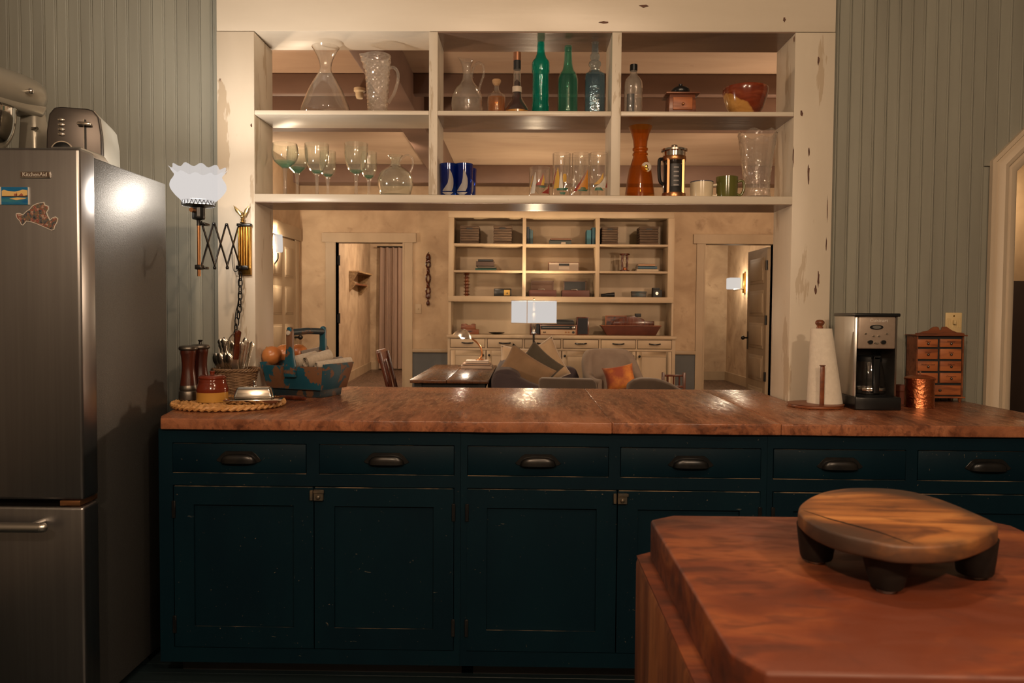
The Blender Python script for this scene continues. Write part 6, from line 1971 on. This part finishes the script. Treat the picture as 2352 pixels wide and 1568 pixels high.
# ---- on the far wall
X, Z0 = at(983, 702, YF - .03)
_, Z1 = at(983, 581, YF - .03)
t = thing('carved_chain', 'dark carved wooden chain hanging on the far wall', 'wall ornament', (X, YF - .03, Z0))
H = Z1 - Z0
wd = M['millwood']
obj('bead', G().lathe(smooth([(.002, H * .86), (.026, H * .885), (.028, H * .93), (.018, H * .975), (.004, H)], 3), 14), wd, t)
def link(zc_, hh, ww, flat_):
    pts = [(ww * math.cos(q_ * PI / 8) * (1 if flat_ else .25), ww * math.cos(q_ * PI / 8) * (.25 if flat_ else 1), zc_ + hh * math.sin(q_ * PI / 8)) for q_ in range(16)]
    obj('link', G().tube(pts, .010, 8, True), wd, t)
for zc_, hh, fl_ in ((.79, .065, True), (.66, .045, False), (.525, .085, True), (.40, .045, False), (.29, .07, True)):
    link(H * zc_, H * hh, .021, fl_)
obj('block', G().cbox((0, 0, H * .185), (.052, .04, H * .08)), wd, t, bevel=.006)
obj('block', G().cbox((0, 0, H * .845), (.050, .04, H * .05)), wd, t, bevel=.006)
obj('drop', G().lathe(smooth([(.002, 0), (.018, H * .02), (.020, H * .06), (.008, H * .11), (.012, H * .145)], 3), 14), wd, t)
obj('hook', G().tube([(0, .0, H), (0, .028, H * 1.02)], .004, 6), M['iron'], t)
X, Z = at(961, 709, YF)
t = thing('wall_switch', 'beige light switch on the far wall below the carved chain', 'light switch', (X, YF - .0005, Z))
obj('plate', G().box(-.035, .035, -.006, 0, -.055, .055), CASE, t, bevel=.003)
obj('toggle', G().box(-.005, .005, -.016, -.005, -.008, .012), CASE, t, bevel=.001)

# ---- study beyond the left doorway
t = thing('wall_shelf', 'small wooden bracket shelf seen through the left doorway', 'shelf', (-3.34, 14.2, at(805, 650, 14.2)[1]))
hs = 0.40
sp = [(0, 0), (0.05, 0.0), (0.20, hs * .45), (0.15, hs * .62), (0.24, hs), (0, hs)]
for y_ in (0.0, 1.15):
    obj('side', G().prism([(a_, b_ - hs / 2) for a_, b_ in sp], y_, y_ + .03, 'y'), M['tanwood'], t)
obj('top_shelf', G().box(0, .27, -.02, 1.2, hs / 2, hs / 2 + .03), M['tanwood'], t)
obj('lower_shelf', G().box(0, .17, .03, 1.15, -.02, .005), M['redwood'], t)
obj('back', G().box(-0.02, .0, 0, 1.18, -hs / 2, hs / 2), M['tanwood'], t)
xa0, zt_c = at(872, 568, 17.0)
xb0_ = at(925, 568, 17.0)[0] + .35
t = thing('curtain', 'long pleated pinkish curtain seen through the left doorway', 'curtain', ((xa0 + xb0_) / 2, 17.0, 0.03))
Wc = xb0_ - xa0
cur = mat('dusty_pink_cloth', (0.30, 0.205, 0.155), (0.26, 0.175, 0.13), 0.9, ns=5, sc=(3, 3, 0.3))
obj('cloth', G().grid(lambda u, v: ((u - .5) * Wc * (1.06 - .08 * v), -.02 - .035 * math.sin(u * 40) - .01 * math.sin(u * 93), (zt_c - .03) * v), 120, 6), cur, t)
obj('rail', G().tube([(-Wc / 2 - .05, -.03, zt_c - .02), (Wc / 2 + .05, -.03, zt_c - .02)], .018, 8), M['iron'], t)

# ---- hall sconce and side sconce
Xs, Zs = at(1685, 651, 13.9)
t = thing('hall_sconce', 'square white glass wall light glowing in the right-hand hall', 'wall light', (3.995, 13.9, Zs))
gw = 27 * 13.9 / F_PX
obj('glass', G().box(Xs - 3.995 - gw / 2, Xs - 3.995 + gw / 2, -gw / 2, gw / 2, -gw * .48, gw * .48), M['tube'], t, bevel=.02, seg=3)
obj('arm', G().tube([(-.01, 0, -gw * .42), (Xs - 3.995, 0, -gw * .55)], .018, 8), M['satin'], t)
obj('backplate', G().box(-.03, .0, -.05, .05, -.17, .19), M['brass'], t, bevel=.008)
lamp('hall_sconce_bulb', (Xs, 13.9, Zs), 100, (1, 0.80, 0.56), 0.06)
Xs, Zs = at(638, 560, 7.72)
t = thing('side_sconce', 'tall white glass wall light at the edge of the opening', 'wall light', (-2.57, 7.72, Zs))
gx = Xs + 2.57
obj('glass', G().lathe(smooth([(.03, -.085), (.048, -.080), (.050, -.02), (.046, .085), (.044, .090)], 2), 20, c=(gx, 0, 0), caps=False), M['tube'], t)
obj('arm', G().tube(curve3([(.01, .0, -.22), (gx * .5, 0, -.20), (gx, 0, -.15), (gx, 0, -.09)], 4), .008, 8), M['iron'], t)
obj('backplate', G().box(0, .012, -.03, .03, -.27, -.15), M['iron'], t, bevel=.004)
lamp('side_sconce_bulb', (-2.57 + gx, 7.72, Zs), 90, (1, 0.80, 0.56), 0.03)

# ---- standing lamp
YLp = 7.97
Xs, Zb = at(1226, 742, YLp)
_, Zt = at(1226, 690, YLp)
t = thing('floor_lamp', 'standing lamp with glowing rectangular white shade behind the sofa', 'lamp', (Xs, YLp, 0))
hw_ = 52 * YLp / F_PX
# box shade turned so that one corner shows
A = (at(1174.5, 715, YLp)[0] - Xs, 0.03)
Bc = (at(1210.5, 715, YLp)[0] - Xs, -0.17)
Cc = (at(1278.5, 715, YLp)[0] - Xs, 0.0)
Dd = (A[0] + Cc[0] - Bc[0], A[1] + Cc[1] - Bc[1])
g = G()
ring = [A, Bc, Cc, Dd]
v = [(p[0], p[1], z) for z in (Zb, Zt) for p in ring]
g.add(v, [(i, (i + 1) % 4, 4 + (i + 1) % 4, 4 + i) for i in range(4)])
shd = obj('shade', g, M['shade'], t)
for z in (Zb, Zt):
    obj('shade_trim', G().tube([(p[0], p[1], z) for p in ring], .005, 6, True), M['tagpaper'], shd)
obj('seam', G().tube([(Bc[0], Bc[1], Zb), (Bc[0], Bc[1], Zt)], .004, 6), M['tagpaper'], shd)
obj('added_diffuser', G().add([(p[0] * .97, p[1] * .97, Zb + .012) for p in ring] + [(p[0] * .97, p[1] * .97, Zb + .014) for p in ring], [(3, 2, 1, 0), (4, 5, 6, 7)] + [(i, (i + 1) % 4, 4 + (i + 1) % 4, 4 + i) for i in range(4)]), M['shade'], shd)  # unseen panel added below the bulb to soften the downward light
obj('finial', G().lathe(smooth([(.004, Zt - .01), (.006, Zt + .005), (.012, Zt + .015), (.003, Zt + .028)], 2), 10), M['gold'], t)
zj = at(1226, 765, YLp)[1]
obj('neck', G().lathe(smooth([(.026, zj - .01), (.030, zj), (.018, zj + .015), (.020, zj + .06), (.028, zj + .10), (.012, Zt - .02)], 2), 16), M['satin'], t)
obj('pole', G().tube([(0, 0, .03), (0, 0, zj)], .011, 12), M['iron'], t)
obj('base', G().lathe([(.0005, 0), (.14, 0), (.14, .02), (.03, .03), (.0005, .032)], 32), M['iron'], t)
lamp('floor_lamp_bulb', (Xs, YLp - .01, (Zb + Zt) / 2), 120, (1, 0.74, 0.46), 0.05)

# ---- desk with lamp, books and chair
t = thing('desk', 'dark brown wooden table standing behind the sofa', 'table', (-0.59, 6.92, 0))
top = wood('desk_top_wood', (0.05, 0.018, 0.008), (0.10, 0.04, 0.018), (0.16, 0.07, 0.032), 'y', 0.25, 5, 0.1)
for a_, b_ in ((-.905, -.6115), (-.6085, -.275)):
    obj('top_board', G().box(a_ + .59, b_ + .59, 6.03 - 6.92, 7.82 - 6.92, .722, .75), top, t, bevel=.004)
obj('apron', G().box(-.26, .26, -.82, -.80, .63, .722).box(-.26, .26, .80, .82, .63, .722).box(-.26, -.24, -.80, .80, .63, .722).box(.24, .26, -.80, .80, .63, .722), M['matblack'], t)
for sx in (-1, 1):
    for sy in (-1, 1):
        obj('leg', G().taper(sx * .255 - .022, sx * .255 + .022, sy * .815 - .022, sy * .815 + .022, 0, sx * .255 - .03, sx * .255 + .03, sy * .815 - .03, sy * .815 + .03, .722), M['matblack'], t)
YD = 7.38
z = .7505
for k, (a_, b_, hh, d_, c_, lb) in enumerate(((1059, 1130, .032, .30, (0.40, 0.30, 0.23), 'large pale book at the bottom of the pile on the desk'), (1062, 1126, .016, .26, (0.33, 0.22, 0.16), 'thin tan book in the middle of the desk pile'), (1069, 1121, .026, .2, (0.44, 0.36, 0.30), 'small white book on top of the desk pile'))):
    X0, X1 = at(a_, 840, YD - .12)[0], at(b_, 840, YD - .12)[0]
    X1 = min(X1, -.29)
    book((X0 + X1) / 2, YD, z, X1 - X0, d_, hh, c_, lb, 0, False, 'books piled on the desk')
    z += hh + .0008
t = thing('desk_lamp', 'curved-arm desk lamp with glowing shade leaning over the desk', 'lamp', (at(1103, 833, YD)[0], YD, z))
dx_, dz_ = at(1103, 833, YD)[0], z
dp = lambda a_, b_: (at(a_, b_, YD)[0] - dx_, 0, at(a_, b_, YD)[1] - dz_)
obj('base', G().lathe(smooth([(.0005, 0), (.04, 0), (.04, .006), (.015, .018), (.008, .03)], 2), 20), M['rod'], t)
obj('arm', G().tube(curve3([(0, 0, .02), dp(1107, 815), dp(1105, 800), dp(1096, 787), dp(1083, 777)], 6), .0085, 8), M['rod'], t)
sa_ = dp(1062, 772)
g = G().lathe(smooth([(.012, .075), (.035, .068), (.075, .035), (.096, 0.0)], 4), 28, caps=False).rot('Y', 14).mv(sa_[0], 0, sa_[2] - .005)
ds = obj('shade', g, M['satin'], t)
obj('bulb', G().ball((sa_[0] + .004, 0, sa_[2] + .002), .030, 14, 10), lampshade('lit_bulb', (1, .93, .85), 4.0, 0.5), ds)
lamp('desk_lamp_bulb', (dx_ + sa_[0] + .004, YD, dz_ + sa_[2] + .002), 9, (1, 0.80, 0.6), 0.028)
# chair
t = thing('desk_chair', 'dark wooden chair drawn up to the desk', 'chair', (-1.16, 6.80, 0), 0)
cw = M['millwood']
obj('seat', G().box(-.02, .36, -.21, .21, .43, .46), cw, t, bevel=.008)
for y_ in (-.19, .19):
    obj('back_post', G().tube(curve3([(-.01, y_, 0), (0, y_, .44), (-.02, y_, .62), (-.10, y_, .93)], 4), .017, 10), cw, t)
    obj('leg', G().tube([(.34, y_, 0), (.34, y_, .43)], [.014, .02], 10), cw, t)
obj('top_rail', G().prism([(-.105, .84), (-.085, .84), (-.108, .95), (-.128, .95)], -.20, .20, 'y'), M['redwood'], t, bevel=.004)
for y_ in (-.09, 0, .09):
    obj('slat', G().tube([(-.01, y_, .46), (-.05, y_, .68), (-.096, y_, .86)], .009, 8), cw, t)

# ---- sofa
nv = mat('plum_velvet', (0.042, 0.028, 0.034), (0.032, 0.021, 0.027), 0.8, ns=6, sheen=0.12)
t = thing('sofa', 'dark plum velvet sofa seen from its near arm', 'sofa', (0.17, 6.85, 0))
def soft(name, x0, x1, y0, y1, z0, z1, m, parent, r=.05, seg=4):
    return obj(name, G().box(x0, x1, y0, y1, z0, z1), m, parent, bevel=r, seg=seg, sharp=60)
obj('back', G().prism([(-.41, .12), (-.20, .12), (-.18, .70), (-.20, .80), (-.28, .845), (-.38, .835), (-.425, .78)], -.86, .86, 'y'), nv, t, bevel=.03, seg=3, sharp=60)
armn = [(-.42, .10), (.36, .10), (.38, .58), (.34, .635), (.20, .655), (.02, .685), (-.12, .735), (-.25, .80), (-.38, .815), (-.42, .77)]
obj('arm', G().prism(armn, -.88, -.68, 'y'), nv, t, bevel=.03, seg=3, sharp=60)
obj('arm', G().prism([(-.38, .10), (.36, .10), (.38, .66), (.35, .735), (.30, .755), (-.38, .765)], .68, .86, 'y'), nv, t, bevel=.025, seg=3, sharp=60)
soft('seat_base', -.20, .36, -.68, .68, .10, .32, nv, t, .03)
for y0, y1 in ((-.675, 0), (.005, .675)):
    soft('seat_cushion', -.18, .38, y0, y1, .32, .47, nv, t, .05)
for sx in (-.36, .32):
    for sy in (-.80, .78):
        obj('foot', G().taper(sx - .02, sx + .02, sy - .02, sy + .02, 0, sx - .028, sx + .028, sy - .028, sy + .028, .10), M['millwood'], t)
def pillow(px, py, Y, w_, h_, thick, m, rot, label, pipe=None):
    X, Z = at(px, py, Y)
    t = thing('throw_pillow', label, 'cushion', (X, Y, Z), 0, 'cushions on the sofa')
    t.rotation_euler = tuple(math.radians(r) for r in rot)
    def surf(s):
        def f(u, v_):
            a_, b_ = 2 * u - 1, 2 * v_ - 1
            k = (1 - a_ ** 4) * (1 - b_ ** 4)
            pin = 1 - .10 * (1 - abs(a_) ** 2) * abs(b_) ** 3
            pin2 = 1 - .10 * (1 - abs(b_) ** 2) * abs(a_) ** 3
            return (a_ * w_ / 2 * pin2, s * thick / 2 * max(0.0, k) ** .6, b_ * h_ / 2 * pin)
        return f
    g = G().grid(surf(1), 17, 17).grid(surf(-1), 17, 17)
    obj('cover', g, m, t, sharp=80)
    if pipe:
        pts = []
        f = surf(0)
        for k in range(16): pts.append(f(k / 16, 0))
        for k in range(16): pts.append(f(1, k / 16))
        for k in range(16): pts.append(f(1 - k / 16, 1))
        for k in range(16): pts.append(f(0, 1 - k / 16))
        obj('piping', G().tube(pts, .006, 6, True), pipe, t)
tan = mat('tan_velvet', (0.23, 0.145, 0.08), (0.19, 0.118, 0.064), 0.85, ns=8, sheen=0.15)
ltan = mat('pale_tan_cloth', (0.42, 0.31, 0.20), (0.37, 0.27, 0.17), 0.85, ns=8, sheen=0.3)
grn = mat('grey_green_velvet', (0.065, 0.055, 0.038), (0.05, 0.042, 0.03), 0.85, ns=8, sheen=0.15)
pillow(1205, 857, 6.32, .43, .32, .15, tan, (0, 32, 0), 'tan cushion nearest the near arm of the sofa')
pillow(1192, 838, 7.3, .40, .34, .13, ltan, (0, 5, -20), 'pale cushion with a dark patch against the sofa back', M['tagpaper'])
pillow(1232, 847, 6.75, .36, .36, .13, grn, (0, 40, 10), 'grey-green cushion standing on its corner between the tan ones')
pillow(1247, 838, 7.15, .40, .40, .13, ltan, (0, 62, 15), 'pale tan cushion standing tall at the open side of the row', M['tagpaper'])

# ---- armchairs
grey = mat('taupe_upholstery', (0.19, 0.145, 0.115), (0.16, 0.12, 0.095), 0.85, ns=10, sheen=0.2, bump=0.1, bs=150)
greyd = mat('brown_grey_upholstery', (0.095, 0.070, 0.055), (0.08, 0.058, 0.045), 0.9, ns=10, sheen=0.15, bump=0.1, bs=150)
def tub(name, label, loc, rz, R, back_h, arm_h, thick, m, flatness=2.6, depth=.62):
    t = thing(name, label, 'armchair', loc, rz)
    n = 41
    half = math.radians(128)
    v, f = [], []
    NS = 12
    for i in range(n):
        q_ = -half + 2 * half * i / (n - 1)           # 0 = middle of the back
        k = abs(q_) / half
        h = arm_h + (back_h - arm_h) * (1 / (1 + (k / .52) ** 7))
        dirx, diry = math.sin(q_), math.cos(q_)
        e = (abs(dirx) ** flatness + abs(diry) ** flatness) ** (-1 / flatness)
        ox_, oy_ = dirx * e * R, diry * e * R * depth / .62
        rr2 = thick / 2
        for s_ in range(NS):
            a_ = 2 * PI * s_ / NS
            off = math.cos(a_) * rr2
            z = (h - rr2) + math.sin(a_) * rr2 if math.sin(a_) > -0.01 else (h - rr2) + math.sin(a_) * (h - rr2 - .16)
            lean = .10 * max(0, z - .45) * (1 if k < .6 else max(0.0, (1 - k) / .4))
            v.append((ox_ + dirx * (off + lean), oy_ + diry * (off + lean), z))
    for i in range(n - 1):
        for s_ in range(NS):
            s2 = (s_ + 1) % NS
            f.append((i * NS + s_, i * NS + s2, (i + 1) * NS + s2, (i + 1) * NS + s_))
    f += [tuple(range(NS)), tuple((n - 1) * NS + s_ for s_ in range(NS - 1, -1, -1))]
    obj('shell', G().add(v, f), m, t, sharp=60)
    obj('seat', G().lathe(smooth([(.001, .18), (R * .95, .18), (R * .98, .34), (R * .85, .42), (.001, .43)], 2), 28), m, t)
    for q_ in (.8, 2.3, 3.9, 5.4):
        obj('leg', G().tube([(R * .75 * math.cos(q_), R * .75 * math.sin(q_), 0), (R * .65 * math.cos(q_), R * .65 * math.sin(q_), .19)], [.012, .02], 8), M['millwood'], t)
    return t
Xa = at(1412, 850, 7.45)[0]
tub('tub_armchair', 'pale taupe tub armchair facing the kitchen with an orange cushion', (Xa, 7.42, 0), math.radians(14), .235, .935, .66, .10, grey)
pillow(1424, 868, 7.22, .30, .25, .12, mat('orange_velvet', (0.55, 0.20, 0.02), (0.24, 0.04, 0.010), 0.7, ns=6, lo=.38, hi=.6, sheen=.15), (-20, -10, 5), 'orange velvet cushion in the taupe armchair')
bpy.data.objects[[o.name for o in bpy.data.objects if o.name.startswith('throw_pillow')][-1]]['group'] = 'loose armchair cushion'
X0, X1 = at(1238, 880, 5.2)[0], at(1374, 880, 5.2)[0]
zt = at(1300, 869, 5.2)[1]
t = thing('slipper_chair', 'square-backed brown upholstered chair seen from behind over the counter', 'chair', ((X0 + X1) / 2, 5.25, 0))
hw_ = (X1 - X0) / 2
obj('back', G().prism([(-hw_, .30), (hw_ * .96, .30), (hw_ * 1.0, zt - .09), (hw_ * .93, zt - .025), (hw_ * .82, zt - .005), (-hw_ * .92, zt), (-hw_, zt - .015)], -.06, .06, 'y'), greyd, t, bevel=.02, seg=3, sharp=60)
obj('seat', G().box(-hw_, hw_, .06, .56, .26, .44), greyd, t, bevel=.03, seg=3)
for sx in (-1, 1):
    for y_ in (0, .50):
        obj('leg', G().taper(sx * hw_ * .85 - .015, sx * hw_ * .85 + .015, y_ - .015, y_ + .015, 0, sx * hw_ * .85 - .02, sx * hw_ * .85 + .02, y_ - .02, y_ + .02, .28), M['millwood'], t)
X0, X1 = at(1443, 880, 5.2)[0], at(1600, 880, 5.2)[0]
zt = at(1490, 869, 5.2)[1]
t = thing('round_back_chair', 'round-backed grey upholstered chair seen from behind near the right side of the opening', 'chair', ((X0 + X1) / 2, 5.25, 0))
hw_ = (X1 - X0) / 2
pol = [(-hw_, .30), (hw_, .30), (hw_, zt - .16)] + [(hw_ * (1 - k / 12 * 2), zt - .16 * (max(0.0, (1 - k / 12 * 2) + .35) / 1.35) ** 2 - .05 * max(0, k / 12 * 2 - 1.55) ** 2 * 4) for k in range(1, 12)] + [(-hw_, zt - .045)]
obj('back', G().prism(pol, -.06, .06, 'y'), greyd, t, bevel=.02, seg=3, sharp=60)
obj('seat', G().box(-hw_, hw_, .06, .56, .26, .44), greyd, t, bevel=.03, seg=3)
for sx in (-1, 1):
    for y_ in (0, .50):
        obj('leg', G().taper(sx * hw_ * .85 - .015, sx * hw_ * .85 + .015, y_ - .015, y_ + .015, 0, sx * hw_ * .85 - .02, sx * hw_ * .85 + .02, y_ - .02, y_ + .02, .28), M['millwood'], t)
Xs = at(1547, 870, 7.6)[0]
zt = at(1547, 855, 7.6)[1]
t = thing('low_chair', 'low black wooden chair beside the bookcase', 'chair', (Xs, 7.6, 0))
hw_ = 24 * 7.6 / F_PX
for sx in (-1, 1):
    obj('back_post', G().box(sx * hw_ - .014, sx * hw_ + .014, -.015, .015, 0, zt), M['millwood'], t, bevel=.004)
    obj('leg', G().box(sx * hw_ - .014, sx * hw_ + .014, .33, .36, 0, .36), M['millwood'], t, bevel=.004)
for z in (zt - .03, zt - .14):
    obj('rail', G().box(-hw_, hw_, -.010, .010, z - .012, z + .008), M['millwood'], t, bevel=.003)
for k in (-.55, 0, .55):
    obj('spindle', G().tube([(hw_ * k, 0, .38), (hw_ * k, 0, zt - .03)], .008, 8), M['millwood'], t)
obj('seat', G().box(-hw_ - .01, hw_ + .01, -.02, .37, .36, .385), M['millwood'], t, bevel=.005)
# ---- ceiling sensor on the living room beam
X, Z = at(826, 203, 5.228)
o = obj('smoke_detector', G().lathe([(.0005, -.07), (.022, -.068), (.028, -.05), (.028, -.03), (.040, -.02), (.040, 0), (.0005, .001)], 20), M['ceramic'], loc=(X, 5.2295, Z))
tag(o, 'small cream sensor on the ceiling beam behind the glass pitcher', 'sensor')
